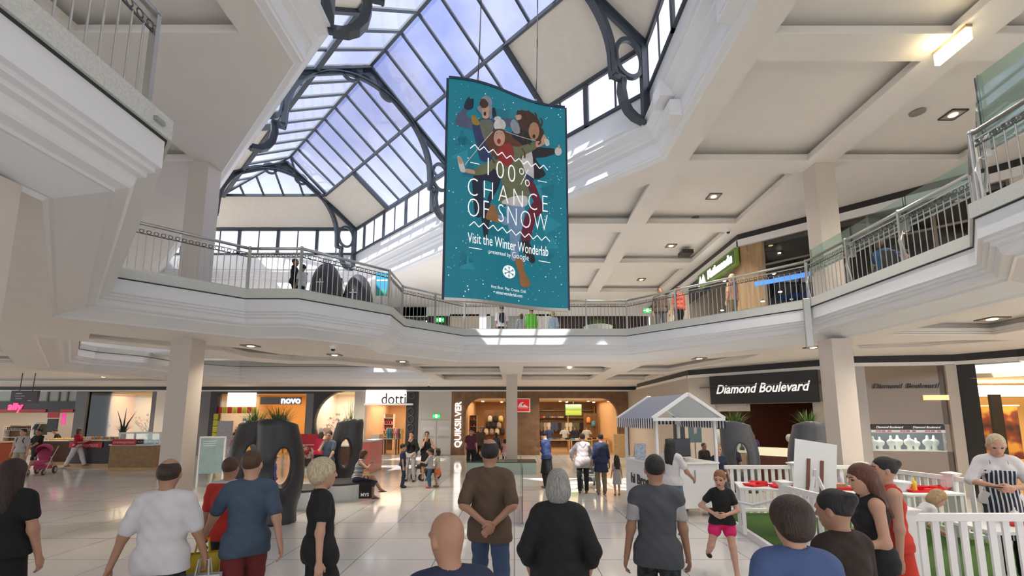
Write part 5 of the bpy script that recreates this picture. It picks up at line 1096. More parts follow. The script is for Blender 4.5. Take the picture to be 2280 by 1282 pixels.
camera_dome(742, 768, Z0, 'small dome camera under the left ceiling beside a downlight'); camera_dome(1621, 510, Z2, 'small dome camera on the upper ceiling above the green sign'); camera_dome(1140, 836, Z0, 'small dome camera in front of the far central column'); camera_dome(955, 855, Z0-.0, 'white camera near the top of the pale doors')
t = thing('exit_light', 'rectangular glowing yellow light box under the upper right beam', 'light', (Z(2122, 115, Z2-.22).x, Z(2122, 115, Z2-.22).y, Z2-.24), PI/2)
mb = MB(); mb.box(-.27, .27, -.045, .045, 0, .20, mat('exit_lamp_face', (1, .86, .50), .4, emit=2.2)); mb.build('lit_face', t, bevel=.005); mb = MB(); mb.box(-.28, .28, -.05, .05, .20, .24, mat('tan_cap', (.4, .28, .18), .5)); mb.build('cap', t)
lamp('POINT', 'exit_light_lamp', (t.location.x-.2, t.location.y, Z2-.15), 6, (1, .8, .4), .1)
exit_sign((*Y(980, 712, 23.7)[:2], Y(980, 717, 23.7).z), 'small green exit sign behind the upper railing, left of the banner', .42, .24)
exit_sign((*Y(1441, 692, 20)[:2], Y(1441, 696, 20).z), 'small green exit sign behind the upper railing, right of the banner', .34, .2)
box_thing('air_grille', 'dark square opening at the corner of an upper ceiling coffer', 'vent', *[v for v in (Z(1527, 571, Z2).x-.2, Z(1527, 571, Z2).x+.2, Z(1527, 571, Z2).y-.25, Z(1527, 571, Z2).y+.25)], Z2+.05, Z2+.2, M_black)
# added fill spots without fittings, brightening the mall in and beyond view
for x, y, z, e in ((9.5, 4, Z0-.05, 170), (-9, 3, Z0-.05, 35), (-15, 9, Z0-.05, 70), (-22, 14, Z0-.05, 110), (-20, 22, Z0-.05, 110), (-8, 24, Z0-.05, 120), (3, 24, Z0-.05, 200), (9.3, 9.0, Z0-.05, 110), (4.0, 16.3, Z0-.05, 110), (-6.5, 13.2, Z0-.05, 70),
                   (9, 4, Z2-.1, 90), (9.3, 8.5, Z2-.1, 80), (5.4, 4, Z2-.1, 130), (5.4, 8, Z2-.1, 120), (5.4, 13.5, Z2-.1, 160), (0, 19, Z2-.1, 190), (5, 21, Z2-.1, 130), (-8.8, 5, Z2-.1, 35), (-12, 18.5, Z2+.9, 90)):
    for k in range(2): lamp('SPOT', 'ceiling_lamp', (x+(k-.5)*1.2, y, z), e*1.45, (1, .86, .70) if z < 5 else (1, .93, .86), .06, spot=2.7 if z < 5 else 2.15)
# ================================================================ HANGING BANNER (S-curved, printed both its figures and its lettering)
BX0, BX1, BY0, BY1, BZ0, BZ1 = -1.19, 1.01, 7.45, 8.25, 4.14, 8.28
def bY(t): q = t-.10*math.sin(2*PI*t); return BY0+(BY1-BY0)*q
def bP(t, z, off=0.0):
    y = bY(t); e = 1e-3; d = Vector((BX1-BX0, (bY(t+e)-bY(t-e))/(2*e), 0)).normalized(); n = Vector((d.y, -d.x, 0))
    p = Vector((BX0+(BX1-BX0)*t, y, z)); return p+n*off
def b_uv(px, py):
    t = .5
    for _ in range(12): p = Y(px, py, bY(t)); t = (p.x-BX0)/(BX1-BX0); t = min(max(t, -.2), 1.2)
    return t, p.z
def z5(x, y): return b_uv(960+x/2.2118, 140+y/2.2118)
def z8(x, y): return b_uv(1000+x/4.578, 200+y/4.578)
BW = 2.35
banner = thing('hanging_banner', 'tall teal curved banner with three jumping people and white lettering, hung over the atrium', 'banner', (0, 8, 5.6))
M_teal = mat('banner_teal', (.0, .155, .215), .5, emit=.28)  # sheet and lettering carry a faint glow, standing in for light on them
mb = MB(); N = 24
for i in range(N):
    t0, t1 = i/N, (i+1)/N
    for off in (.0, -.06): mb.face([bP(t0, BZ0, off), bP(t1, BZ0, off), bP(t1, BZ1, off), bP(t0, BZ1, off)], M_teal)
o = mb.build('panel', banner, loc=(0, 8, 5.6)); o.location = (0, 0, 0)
def bpart(mb, name): o = mb.build(name, banner, loc=(0, 8, 5.6)); o.location = (0, 0, 0); return o
M_edge = mat('banner_edge', (.03, .05, .09), .4, .3)
mb = MB()
for z, s_ in ((BZ0, -1), (BZ1, 1)):
    for i in range(N): mb.bar(bP(i/N, z, -.03), bP((i+1)/N, z, -.03), .085, .05, M_edge if s_ > 0 else M_rail)
for t in (0, 1): mb.bar(bP(t, BZ0, -.03), bP(t, BZ1, -.03), .03, .085, M_edge, up=(1, 0, 0))
bpart(mb, 'edge_frame')
for t, topz in ((.24, 12.6), (.74, 12.2)):
    mb = MB(); p = bP(t, BZ1, -.03); mb.tube([p, p+Vector((0, 0, .12)), p+Vector((.02, 0, .6)), p+Vector((.05, .0, 2.2)), Vector((p.x+.05, p.y, topz))], .012, M_dark, 6); mb.box(p.x-.02, p.x+.02, p.y-.02, p.y+.02, p.z, p.z+.09, M_rail); bpart(mb, 'suspension_cable')
def conform(mb, pts2, faces, m, off):   # flat shapes in (s, z) cut finely across the width so they hug the curved sheet
    bm = bmesh.new(); vs = [bm.verts.new((x, z, 0)) for x, z in pts2]
    for f in faces:
        if len(set(f)) == len(f):
            try: bm.faces.new([vs[k] for k in f])
            except ValueError: pass
    x0, x1 = min(p[0] for p in pts2), max(p[0] for p in pts2)
    for k in range(1, 60):
        x = BW*k/60
        if x0 < x < x1: bmesh.ops.bisect_plane(bm, geom=bm.verts[:]+bm.edges[:]+bm.faces[:], plane_co=(x, 0, 0), plane_no=(1, 0, 0))
    bm.verts.index_update(); mb.add([bP(v.co.x/BW, v.co.y, off) for v in bm.verts], [tuple(v.index for v in f.verts) for f in bm.faces], m); bm.free()
def smooth_loop(P):
    out = []; n = len(P)
    for i in range(n):
        p0, p1, p2, p3 = P[i-1], P[i], P[(i+1) % n], P[(i+2) % n]
        for u in (0, .33, .67): out.append(tuple(.5*(2*p1[c]+(p2[c]-p0[c])*u*.8+(2*p0[c]-5*p1[c]+4*p2[c]-p3[c])*u*u*.8+(-2*u*u*.0)+((3*p1[c]-p0[c]-3*p2[c]+p3[c])*u**3)*.8)+.5*.2*(0) if False else (p1[c]+.4*(p2[c]-p0[c])*u+(3*(p2[c]-p1[c])-.8*(p2[c]-p0[c])-.4*(p3[c]-p1[c]))*u*u+(-2*(p2[c]-p1[c])+.4*(p2[c]-p0[c])+.4*(p3[c]-p1[c]))*u**3) for c in (0, 1)))
    return out
def decal(mb, pts_tz, m, off, sm=False):
    P = [(t*BW, z) for t, z in pts_tz]
    if sm: P = smooth_loop(P)
    conform(mb, P, [tuple(f) for f in geometry.tessellate_polygon([[Vector((x, z, 0)) for x, z in P]])], m, off)
def ring_pts(cx, cy, rx, ry, f, n=16, rot=0): return [f(cx+rx*math.cos(2*PI*k/n)*math.cos(rot)-ry*math.sin(2*PI*k/n)*math.sin(rot), cy+rx*math.cos(2*PI*k/n)*math.sin(rot)+ry*math.sin(2*PI*k/n)*math.cos(rot)) for k in range(n)]
def stroke(mb, a, b, w, m, off):
    (t0, z0), (t1, z1) = a, b; dx, dz = (t1-t0)*BW, z1-z0; L = math.hypot(dx, dz); nx, nz = -dz/L*w/2, dx/L*w/2
    decal(mb, [(t0+nx/BW, z0+nz), (t1+nx/BW, z1+nz), (t1-nx/BW, z1-nz), (t0-nx/BW, z0-nz)], m, off)
def pm(n, c): return mat('print_'+n, c, .6, noise=.12, nscale=9, emit=None)
sk, navy, plaid, vest, green, scarf, hairb, white, maroon, tan, jean, black, hairr, olive = pm('skin', (.62, .36, .25)), pm('navy', (.012, .02, .05)), pm('plaid', (.10, .11, .2)), pm('vest', (.03, .05, .14)), pm('coat', (.17, .19, .10)), pm('scarf', (.35, .03, .03)), pm('hair', (.13, .05, .025)), pm('white', (.68, .66, .66)), pm('maroon', (.16, .012, .04)), pm('tan', (.35, .16, .06)), pm('jeans', (.22, .36, .55)), pm('black', (.02, .02, .025)), pm('hairr', (.07, .03, .02)), pm('olive', (.16, .17, .13))
FIG = [
 (z8, [(440, 310), (520, 300), (650, 290), (662, 370), (560, 382), (470, 370)], plaid), (z8, [(60, 330), (90, 250), (150, 190), (192, 200), (172, 260), (240, 310), (240, 400), (150, 385), (80, 362)], plaid),
 (z8, [(150, 180), (170, 110), (205, 70), (215, 95), (245, 92), (252, 130), (240, 190), (190, 205)], navy), (z8, [(430, 200), (465, 185), (485, 280), (450, 290)], navy),
 (z8, [(240, 325), (310, 300), (440, 300), (460, 420), (410, 600), (425, 720), (322, 722), (280, 560), (240, 400)], vest), (z8, [(318, 312), (435, 312), (450, 400), (400, 520), (362, 520), (322, 400)], olive),
 (z8, [(225, 270), (260, 262), (310, 330), (300, 362), (240, 350)], pm('gold', (.35, .22, .03))),
 (z8, [(250, 880), (420, 800), (500, 800), (530, 860), (500, 1000), (440, 1100), (402, 1190), (385, 1130), (440, 960), (345, 930), (350, 1100), (335, 1282), (265, 1282), (238, 1000)], navy), (z5, [(238, 690), (290, 700), (278, 850), (262, 868), (248, 770)], navy),
 (z5, [(268, 760), (285, 712), (310, 698), (338, 770), (332, 788), (278, 772)], tan),
 (z8, [(700, 215), (820, 222), (900, 290), (945, 400), (945, 500), (905, 530), (850, 520), (790, 460), (735, 420), (690, 290)], hairr),
 (z8, [(630, 440), (700, 400), (790, 430), (860, 560), (960, 590), (1060, 598), (1082, 650), (960, 690), (880, 705), (985, 860), (870, 912), (840, 770), (720, 720), (645, 520)], black),
 (z8, [(622, 340), (655, 300), (705, 350), (720, 440), (662, 445), (630, 390)], pm('greysleeve', (.30, .33, .38))), (z8, [(672, 265), (735, 255), (730, 300), (690, 310)], sk),
 (z8, [(760, 640), (838, 618), (862, 905), (785, 862), (722, 785)], white), (z8, [(735, 830), (860, 905), (850, 940), (790, 920)], vest),
 (z8, [(780, 915), (852, 935), (905, 1040), (955, 1200), (925, 1282), (838, 1282), (872, 1180), (805, 1010)], maroon), (z5, [(498, 690), (545, 690), (505, 800), (482, 892), (443, 882), (455, 780)], maroon), (z5, [(450, 882), (482, 882), (512, 972), (492, 986), (452, 932)], black),
 (z8, [(430, 440), (368, 540), (440, 655), (490, 745), (560, 770), (575, 640), (640, 470), (560, 420), (500, 400)], hairb), (z8, [(600, 470), (740, 560), (768, 690), (745, 640), (700, 590), (620, 560)], hairb),
 (z5, [(372, 695), (456, 695), (452, 790), (432, 880), (427, 968), (393, 968), (385, 850), (370, 765)], jean), (z5, [(412, 968), (452, 964), (456, 1020), (487, 1085), (472, 1106), (440, 1097), (430, 1040)], tan), (z5, [(330, 750), (376, 765), (372, 800), (345, 790)], jean),
 (z8, [(400, 735), (560, 700), (700, 640), (745, 760), (785, 900), (812, 1090), (762, 1132), (700, 1100), (640, 1150), (540, 1172), (500, 1082), (540, 960), (480, 830)], green), (z8, [(690, 1080), (790, 1090), (790, 1180), (700, 1190), (540, 1160), (560, 1120)], white),
 (z8, [(640, 580), (700, 582), (880, 530), (884, 602), (700, 690), (640, 665)], green), (z8, [(250, 818), (400, 738), (480, 760), (400, 852), (262, 874)], green),
 (z8, [(160, 808), (252, 822), (255, 862), (160, 842)], sk), (z8, [(84, 690), (112, 682), (145, 745), (165, 840), (112, 830)], white), (z8, [(84, 700), (108, 680), (140, 745), (110, 760)], sk),
 (z8, [(880, 530), (930, 520), (962, 455), (1000, 520), (965, 560), (890, 590)], sk), (z8, [(970, 505), (1010, 510), (1022, 560), (985, 575)], white),
 (z8, [(510, 590), (600, 540), (652, 600), (652, 720), (602, 785), (520, 742), (478, 640)], scarf),
]
ELL = [(z8, 375, 140, 62, 78, pm('beanie', (.25, .28, .33))), (z8, 370, 225, 48, 76, sk), (z8, 352, 150, 46, 42, hairr), (z8, 362, 248, 13, 22, black), (z8, 352, 195, 9, 6, black), (z8, 392, 185, 9, 6, black),
       (z8, 862, 425, 55, 92, pm('skinr', (.45, .24, .14))), (z8, 862, 478, 15, 20, black), (z8, 842, 385, 9, 7, black), (z8, 890, 400, 9, 7, black), (z8, 1110, 632, 36, 44, white), (z8, 1118, 585, 10, 22, sk),
       (z8, 508, 495, 58, 86, sk), (z8, 503, 528, 19, 26, pm('mouth', (.25, .02, .03))), (z8, 484, 450, 9, 7, black), (z8, 532, 448, 9, 7, black), (z8, 512, 365, 62, 62, white), (z8, 490, 300, 36, 26, white)]
mb = MB(); off = .004
for f, pts, m in FIG: decal(mb, [f(*p) for p in pts], m, off, True); off += .00025
for a, b, c in (((760, 300), (720, 230), (690, 215)), ((800, 300), (760, 235), (735, 205)), ((840, 300), (830, 240), (800, 215)), ((880, 330), (890, 270), (870, 235)), ((930, 380), (950, 330), (930, 290)), ((935, 480), (960, 440), (950, 400)), ((760, 420), (740, 470), (760, 520)), ((800, 480), (790, 540), (830, 560)), ((920, 500), (930, 540), (905, 560)), ((440, 640), (430, 700), (460, 750)), ((740, 600), (770, 650), (765, 700))):
    for u, v in ((a, b), (b, c)): stroke(mb, z8(*u), z8(*v), .035, hairr if a[0] > 500 and a[0] != 740 else hairb, off)
off += .00025
for f, x, y, rx, ry, m in ELL: decal(mb, ring_pts(x, y, rx, ry, f), m, off); off += .00025
for x, y, r in ((352, 196, 10), (392, 186, 10), (842, 386, 10), (890, 401, 10), (484, 451, 10), (532, 449, 10)): decal(mb, ring_pts(x, y, r, r*.6, z8), white, off); decal(mb, ring_pts(x, y, r*.5, r*.5, z8), black, off+.0003)
for f, pts, m in ((z8, [(318, 110), (345, 95), (375, 110), (395, 150), (380, 160), (350, 150), (335, 185), (318, 170)], hairr), (z8, [(440, 440), (470, 405), (545, 405), (565, 440), (540, 425), (500, 418), (462, 430)], hairb), (z8, [(410, 160), (432, 180), (430, 290), (412, 300), (405, 230)], pm('flap', (.25, .28, .33))), (z8, [(318, 165), (332, 200), (340, 270), (320, 250), (280, 190)], pm('flap2', (.25, .28, .33)))): decal(mb, [f(*p) for p in pts], m, off, True)
off += .0006
stroke(mb, z8(440, 430), z8(160, 770), .012, white, off); stroke(mb, z8(570, 430), z8(880, 525), .012, white, off)
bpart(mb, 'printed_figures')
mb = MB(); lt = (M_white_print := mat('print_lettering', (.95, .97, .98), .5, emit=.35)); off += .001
def zig(a, b, n, amp):
    P = [(a[0]+(b[0]-a[0])*k/(2*n), a[1]+(b[1]-a[1])*k/(2*n)+(amp if k % 2 else -amp)) for k in range(2*n+1)]
    for p, q in zip(P, P[1:]): stroke(mb, p, q, .017, lt, off)
zig(z5(192, 412), z5(572, 520), 9, .045); zig(z5(187, 792), z5(583, 870), 9, .045)
for a, b in (((192, 492), (237, 502)), ((523, 582), (568, 590)), ((185, 910), (248, 920)), ((527, 975), (585, 985))): stroke(mb, z5(*a), z5(*b), .014, lt, off)
def btext(txt, c, h, w, bold=0, space=1.0, dx=0):
    vs, fs = text_mesh(txt, 1.0, bold=bold, space=space); xs = [v.x for v in vs]; ys = [v.y for v in vs]; x0, x1, y0, y1 = min(xs), max(xs), min(ys), max(ys)
    t, z = c; conform(mb, [(t*BW+((v.x-(x0+x1)/2)/(x1-x0)*w), z+(v.y-(y0+y1)/2)/(y1-y0)*h) for v in vs], fs, lt, off)
def sp(x0, x1, y0, y1): a, b = z5(x0, y0), z5(x1, y1); return (b[0]-a[0])*BW
btext('100%', z5(382, 542), .34, sp(280, 486, 542, 542), -.018, 1.25); btext('CHANCE', z5(384, 655), .33, sp(188, 580, 655, 655), -.020, 1.4); btext('OF SNOW', z5(384, 752), .34, sp(188, 580, 752, 752), -.020, 1.2)
btext('Visit the Winter Wonderlab', z5(385, 897), .19, sp(188, 583, 897, 897), .004); btext('presented by', z5(336, 941), .095, sp(283, 391, 941, 941)); btext('Google', z5(438, 958), .15, sp(398, 480, 958, 958), -.006)
btext('First floor. Play. Create. Chill.', z5(382, 1117), .07, sp(296, 468, 1117, 1117)); btext('winterwonderlab.com', z5(382, 1139), .064, sp(316, 448, 1139, 1139))
c0 = z5(381, 1030); R_ = .12
decal(mb, [(c0[0]+R_*math.cos(a)/BW, c0[1]+R_*math.sin(a)) for a in [2*PI*k/28 for k in range(28)]], lt, off)
for k in range(6):
    a = PI*k/3+PI/6; p = (c0[0]+R_*.9*math.cos(a)/BW, c0[1]+R_*.9*math.sin(a)); stroke(mb, c0, p, .012, M_teal, off+.001)
    m_ = (c0[0]+R_*.5*math.cos(a)/BW, c0[1]+R_*.5*math.sin(a))
    for s_ in (.7, -.7): stroke(mb, m_, (m_[0]+R_*.32*math.cos(a+s_)/BW, m_[1]+R_*.32*math.sin(a+s_)), .01, M_teal, off+.001)
bpart(mb, 'printed_lettering')
mb = MB(); q = random.Random(5)
for k in range(240):
    t, z = q.uniform(.02, .98), q.uniform(BZ0+.05, BZ1-.05); r = q.choice((.004, .005, .006, .008, .012)); decal(mb, [(t+r*math.cos(a)/BW, z+r*math.sin(a)) for a in (0, 1.25, 2.5, 3.77, 5.0)], lt, .003)
for k in range(16):
    t, z, r, a0 = q.uniform(.1, .9), q.uniform(BZ0+.2, BZ1-.4), q.uniform(.12, .25), q.uniform(0, 2); decal(mb, [(min(.99, max(.01, t+r*math.cos(a)/BW)), z+r*math.sin(a)) for a in (a0, a0+2.1, a0+4.2)], mat('banner_teal_light', (.01, .20, .27), .5, emit=.28) if k % 2 else mat('banner_teal_deep', (.0, .12, .175), .5, emit=.28), .0015)
bpart(mb, 'printed_snow')
# ================================================================ PLANTERS
M_pl = mat('planter_charcoal', (.028, .028, .032), .33, noise=.1, nscale=20)
M_leaf = mat('grass_leaf', (.09, .17, .035), .5, noise=.5, nscale=12)
def blades(mb, n, r, h, droop, c=(0, 0, 0), w=.012, rs=1, m=None):
    q = random.Random(rs)
    for k in range(n):
        a = q.uniform(0, 2*PI); hh = h*q.uniform(.6, 1.1); o_ = q.uniform(.1, 1)*droop; b = Vector(c)+Vector((math.cos(a), math.sin(a), 0))*q.uniform(0, r)
        P = [b+Vector((math.cos(a)*o_*s**1.8, math.sin(a)*o_*s**1.8, hh*(s-.25*o_/max(h, .01)*s**3))) for s in (0, .3, .55, .8, 1)]; sd = Vector((-math.sin(a), math.cos(a), 0))
        for i in range(4): w0, w1 = w*(1-i/4.2), w*(1-(i+1)/4.2); mb.face([P[i]-sd*w0, P[i]+sd*w0, P[i+1]+sd*w1, P[i+1]-sd*w1], m or M_leaf)
M_pl2 = mat('planter_grey', (.085, .09, .105), .35, noise=.1, nscale=20)
def planter(x, y, rz, label, plant, s=1.0, mir=1, pm_=None):
    t = thing('sculptural_planter', label, 'planter', (x, y, 0), rz); t.scale = (s, s, s)
    pr = [cone((0, 0, .2), (.02*mir, 0, 1.05), .34, .42), cone((.02*mir, 0, 1.05), (-.06*mir, 0, 1.75), .42, .36)]
    pr = [ell((0, 0, .0), (.36, .33, .5)), ell((.02*mir, 0, .95), (.43, .36, 1.0)), cone((-.05*mir, 0, 1.3), (-.08*mir, 0, 1.85), .37, .36)]
    tilt = np.array((.35*mir, 0, 1.0)); tilt = tilt/np.linalg.norm(tilt)
    V, Fq = sdf_mesh(pr, .02, .12, sub=[ell((-.08*mir, 0, 2.02), (.30, .30, .35)), ell((.04*mir, 0, 1.06), (.155, .9, .40))], ksub=.06, cut=lambda X, Y_, Z_: np.maximum((X*tilt[0]+Z_*tilt[2])-1.87, -Z_+0*X))
    mesh_np('pot', V, Fq, [pm_ or M_pl], None, t)
    mb = MB(); mb.lathe([(.25, 0), (.22, .03)], (-.06*mir, 0, 1.72), mat('soil', (.03, .02, .012), .95), 16); mb.build('soil', t)
    mb = MB()
    if plant == 'grass': blades(mb, 150, .14, .55, .42, (-.06*mir, 0, 1.74), .011, int(x*10) % 97+1)
    else: blades(mb, 22, .10, .85, .35, (-.06*mir, 0, 1.74), .010, 5); blades(mb, 40, .14, .35, .3, (-.06*mir, 0, 1.74), .012, 6)
    mb.build('foliage', t); return t
def at(px, yd): return Y(px, 900, yd).x
planter(at(632, 9.6), 9.6, .50, 'tall black sculptural planter with a hole, nearest on the left side', 'grass', 1.06)
planter(at(566, 11.2), 11.2, .75, 'black planter with a big grass clump, left of the nearest tall one', 'grass', 1.05, -1)
planter(at(776, 13.6), 13.6, .42, 'black planter with thin upright grass beside the seated woman in stripes', 'reed', 1.05, -1)
planter(at(1640, 12.0), 12.0, -.5, 'grey-black planter with grass before the left jewellery window', 'grass', 1.03, 1, M_pl2)
planter(at(1790, 11.6), 11.6, -.68, 'grey-black planter with grass directly under the end of the jeweller sign', 'grass', 1.03, -1, M_pl2)
# ================================================================ BENCHES, INFORMATION SIGNS, GLASS BARRIER
def drum(x, y, label, r=.62, h=.47):
    t = thing('round_bench', label, 'bench', (x, y, 0)); mb = MB(); mb.lathe([(r*.72, 0), (r*.76, .05), (r*.98, h-.05)], (0, 0, 0), M_pure, 32); mb.build('base', t, smooth=False); mb = MB(); mb.lathe([(r, 0), (r*1.02, .02), (r*1.0, .05)], (0, 0, h-.05), M_dark, 32); mb.build('seat', t); return t
drum(at(772, 12.3), 12.3, 'white round bench with a black seat under the woman in stripes', .60); drum(at(690, 11.2), 11.2, 'white round bench with a black seat behind the blonde woman', .56)
drum(at(1645, 10.9)+.0, 11.05, 'white round bench behind the picket fence near the jeweller', .45)
p = Z(458, 1085); t = thing('information_panel', 'pale green glass information panel leaning beside the left column', 'information panel', (p.x+.1, p.y, 0), .28)
mb = MB(); mb.box(-.32, .32, -.02, .02, .42, 1.5, mat('directory_glass', (.30, .42, .42), .12, noise=.12)); mb.build('glass_sheet', t); mb = MB(); 
for x in (-.34, .34): mb.box(x-.02, x+.02, -.03, .03, 0, 1.54, M_pure)
mb.box(-.36, .36, -.03, .03, 1.5, 1.55, M_pure); mb.build('frame', t)
for k in range(3): mb = MB(); mb.box(-.25, .1, -.024, -.02, 1.40-.07*k, 1.42-.07*k, M_pure); mb.build('printed_line', t)
p = Z(1120, 1046); t = thing('glass_barrier', 'low pale green glass box with a dark top in front of the mannequins', 'barrier', (p.x, p.y-1.5, 0))
mb = MB(); mb.box(-1.35, 1.3, 0, .05, 0, .43, mat('pale_green_panel', (.36, .47, .42), .12)); mb.build('front_panel', t); mb = MB(); mb.box(-1.35, 1.3, 0, 1.1, .43, .47, mat('green_black_top', (.05, .07, .06), .2)); mb.build('top', t)
for x in (-1.3, 1.25): mb = MB(); mb.box(x, x+.05, .05, 1.1, 0, .43, MATS['pale_green_panel']); mb.build('end_panel', t)
p = Y(1163, 925, 9.3); t = thing('glass_fin', 'tall thin clear glass panel with dark joints standing on the floor left of centre', 'glass panel', (p.x, 9.3, 0))
mb = MB(); mb.box(-.002, .002, 0, 3.4, 0, 1.15, M_glass); mb.build('pane', t); mb = MB(); mb.bar((0, 0, 0), (0, 0, 1.15), .008, .012, M_dark); mb.build('joint', t); mb = MB(); mb.box(-.03, .03, -.06, .06, 0, .05, M_rail); mb.build('floor_clamp', t)
# hanging directory
p = Y(56, 884, 21); t = thing('hanging_sign', 'dark hanging directory sign with faint lines of white text', 'sign', (p.x, 21, p.z)); w_ = (at(86, 21)-at(26, 21))/2
mb = MB(); mb.box(-w_, w_, -.05, .05, -.27, .30, mat('sign_plum', (.05, .035, .045), .4)); mb.build('board', t, bevel=.01)
for k, (x, l) in enumerate(((-.25, .14), (-.2, .22), (-.24, .15), (.28, .09))): mb = MB(); mb.box(x-l, x+l, -.054, -.05, (.17, .05, -.07, -.16)[k]-.015, (.17, .05, -.07, -.16)[k]+.015, M_palep); mb.build('printed_line', t)
for x in (-.3, .3): mb = MB(); mb.tube([(x, 0, .28), (x+.03, 0, Z0+.29-p.z)], .018, M_steel, 6); mb.build('hanger_rod', t)
# ================================================================ COFFEE KIOSKS
M_kred = mat('kiosk_red', (.50, .012, .03), .4)
def counter(x0, x1, y, d, h, body, top, label, name='kiosk_counter', rz=0):
    t = thing(name, label, 'counter', ((x0+x1)/2, y, 0), rz); w = (x1-x0)/2; mb = MB(); mb.box(-w, w, 0, d, 0, .12, M_woodl if body is not M_kred else M_palep); mb.build('plinth', t); mb = MB(); mb.box(-w, w, 0, d, .12, h-.05, body); mb.build('front', t); mb = MB(); mb.box(-w-.03, w+.03, -.04, d+.02, h-.05, h, top); mb.build('worktop', t, bevel=.006); return t
c1 = counter(at(104, 21), at(166, 21), 21, .8, 1.1, mat('dark_walnut', (.07, .035, .02), .5, noise=.2), M_pure, 'walnut fronted coffee counter with yellow pastries, second from the left')
c2 = counter(at(166, 20.2), at(256, 20.2), 20.2, .8, 1.15, M_dark, M_palep, 'black fronted kiosk counter with red strip lettering')
c3 = counter(at(256, 18.6), at(352, 18.6), 18.6, .9, 1.05, mat('oak_front', (.30, .19, .085), .5, noise=.2, nscale=5), M_pure, 'oak fronted kiosk counter beside the left column')
c4 = counter(at(655, 17.2), at(800, 17.2), 17.2, .9, 1.1, mat('kiosk_brown', (.10, .055, .035), .5), M_pure, 'red topped kiosk counter behind the black planters')
c5 = counter(at(801, 17.4), at(828, 17.4), 17.4, 1.6, 1.25, mat('kiosk_pink', (.62, .16, .13), .4), M_palep, 'pinkish red end cabinet of the kiosk right of the seated woman')
c6 = counter(at(-40, 19.5), at(14, 19.5), 19.5, .8, 1.1, mat('rust_front', (.30, .07, .03), .5), M_woodl, 'rust red counter at the far left edge')
for c, x0, x1, z, yy, nm, sz in ((c2, at(168, 20.2), at(240, 20.2), .93, 20.2, 'cremespresso', .22), (c3, at(262, 18.6), at(314, 18.6), 1.14, 18.6, 'cremespresso', .17), (c4, at(662, 17.2), at(752, 17.2), .98, 17.2, 'cremespresso', .26)):
    mb = MB(); x0 -= c.location.x; x1 -= c.location.x; mb.box(x0, x1, -.05, -.03, z-.12, z+.12, M_kred); add_text(mb, nm, sz, mat('pale_pink', (.85, .5, .5), .5), ((x0+x1)/2, -.055, z), sx=.9, extrude=.002); mb.build('name_strip', c)
mb = MB(); mb.box(at(655, 17.2)-c4.location.x, at(700, 17.2)-c4.location.x, .5, .55, 1.1, 1.5, M_kred); mb.build('back_screen', c4)
t = thing('display_case', 'white framed glass food case on the oak kiosk counter', 'display case', (c3.location.x+.25, 18.75, 1.05)); mb = MB()
for a, b in (((-.9, 0, 0), (-.9, 0, .45)), ((.75, 0, 0), (.75, 0, .45)), ((-.9, 0, .45), (.75, 0, .45)), ((-.9, .5, .45), (.75, .5, .45)), ((-.3, 0, 0), (-.3, 0, .45))): mb.bar(a, b, .05, .05, M_pure)
mb.build('frame', t); mb = MB(); mb.box(-.9, .75, 0, .004, 0, .45, M_glass); mb.build('glass_front', t)
for k in range(14): small('product_box', (c3.location.x-.55+.11*k, 18.95, 1.05), rnd.randrange(11), 'packets and cups inside the white framed kiosk case', 'goods in the kiosk case').scale = (.5, .6, 1.1)
for k in range(16):
    mb = MB(); V_ = [(.05, 0), (.07, .03), (.04, .07), (.003, .085)]; mb.lathe(V_, (0, 0, 0), mat('pastry', (.62, .36, .06), .5), 8, 1.2, .8); o = mb.build('pastry', smooth=True); o.location = (at(116, 21)+.11*(k % 8)*1.15, 21.15+.25*(k//8), 1.1); tag(o, 'golden pastries laid along the walnut coffee counter', 'pastry', 'pastries on the coffee counter')
for k in range(16):
    mb = MB(); mb.lathe([(.045, 0), (.055, .10), (.05, .12), (.003, .14)], (0, 0, 0), gm(rnd.choice((1, 9, 4, 6))), 8); o = mb.build('jar', smooth=True); o.location = (at(172, 20.2)+.13*k, 20.45, 1.15); tag(o, 'jars and cakes along the black fronted kiosk counter', 'jar', 'jars on the kiosk counter')
t = thing('potted_plant', 'spiky dark plant in a white pot on the kiosk counter', 'plant', (at(272, 20.3), 20.5, 1.15)); mb = MB(); mb.lathe([(.11, 0), (.15, .3)], (0, 0, 0), M_pure, 14); mb.build('pot', t)
mb = MB(); dk = mat('dark_leaf', (.03, .06, .025), .5)
for a, h in ((-.35, 1.05), (.05, 1.15), (.5, 1.0)): mb.tube([(0, 0, .25), (a*.4, 0, .25+h*.5), (a, 0, .25+h)], .05, dk, 6, r2=.004)
blades(mb, 60, .12, .45, .45, (0, 0, .28), .02, 3, dk); mb.build('foliage', t)
for px, yy in ((682, 16.6), (712, 16.6)): blossom(at(px, yy), yy, .25, 'red and white flowers at the %s of the pale planting trough' % ('left' if px < 700 else 'right'), 40, .28, (3, 1, 3), .8)
counter(at(665, 16.4), at(760, 16.4), 16.4, .5, .35, M_palep, M_palep, 'long pale planting trough holding red and white flowers', 'planting_trough')
t = thing('menu_stand', 'white frame stand with a menu sheet beside the left planter', 'stand', (at(500, 15.5), 15.5, 0)); mb = MB()
for x in (-.25, .2): mb.bar((x, 0, 0), (x+.12, 0, 1.15), .05, .04, M_pure)
mb.build('legs_frame', t); mb = MB(); mb.box(-.05, .5, -.03, 0, .8, 1.15, mat('menu_print', (.45, .42, .42), .6, noise=.8, nscale=40)); mb.build('menu_sheet', t)
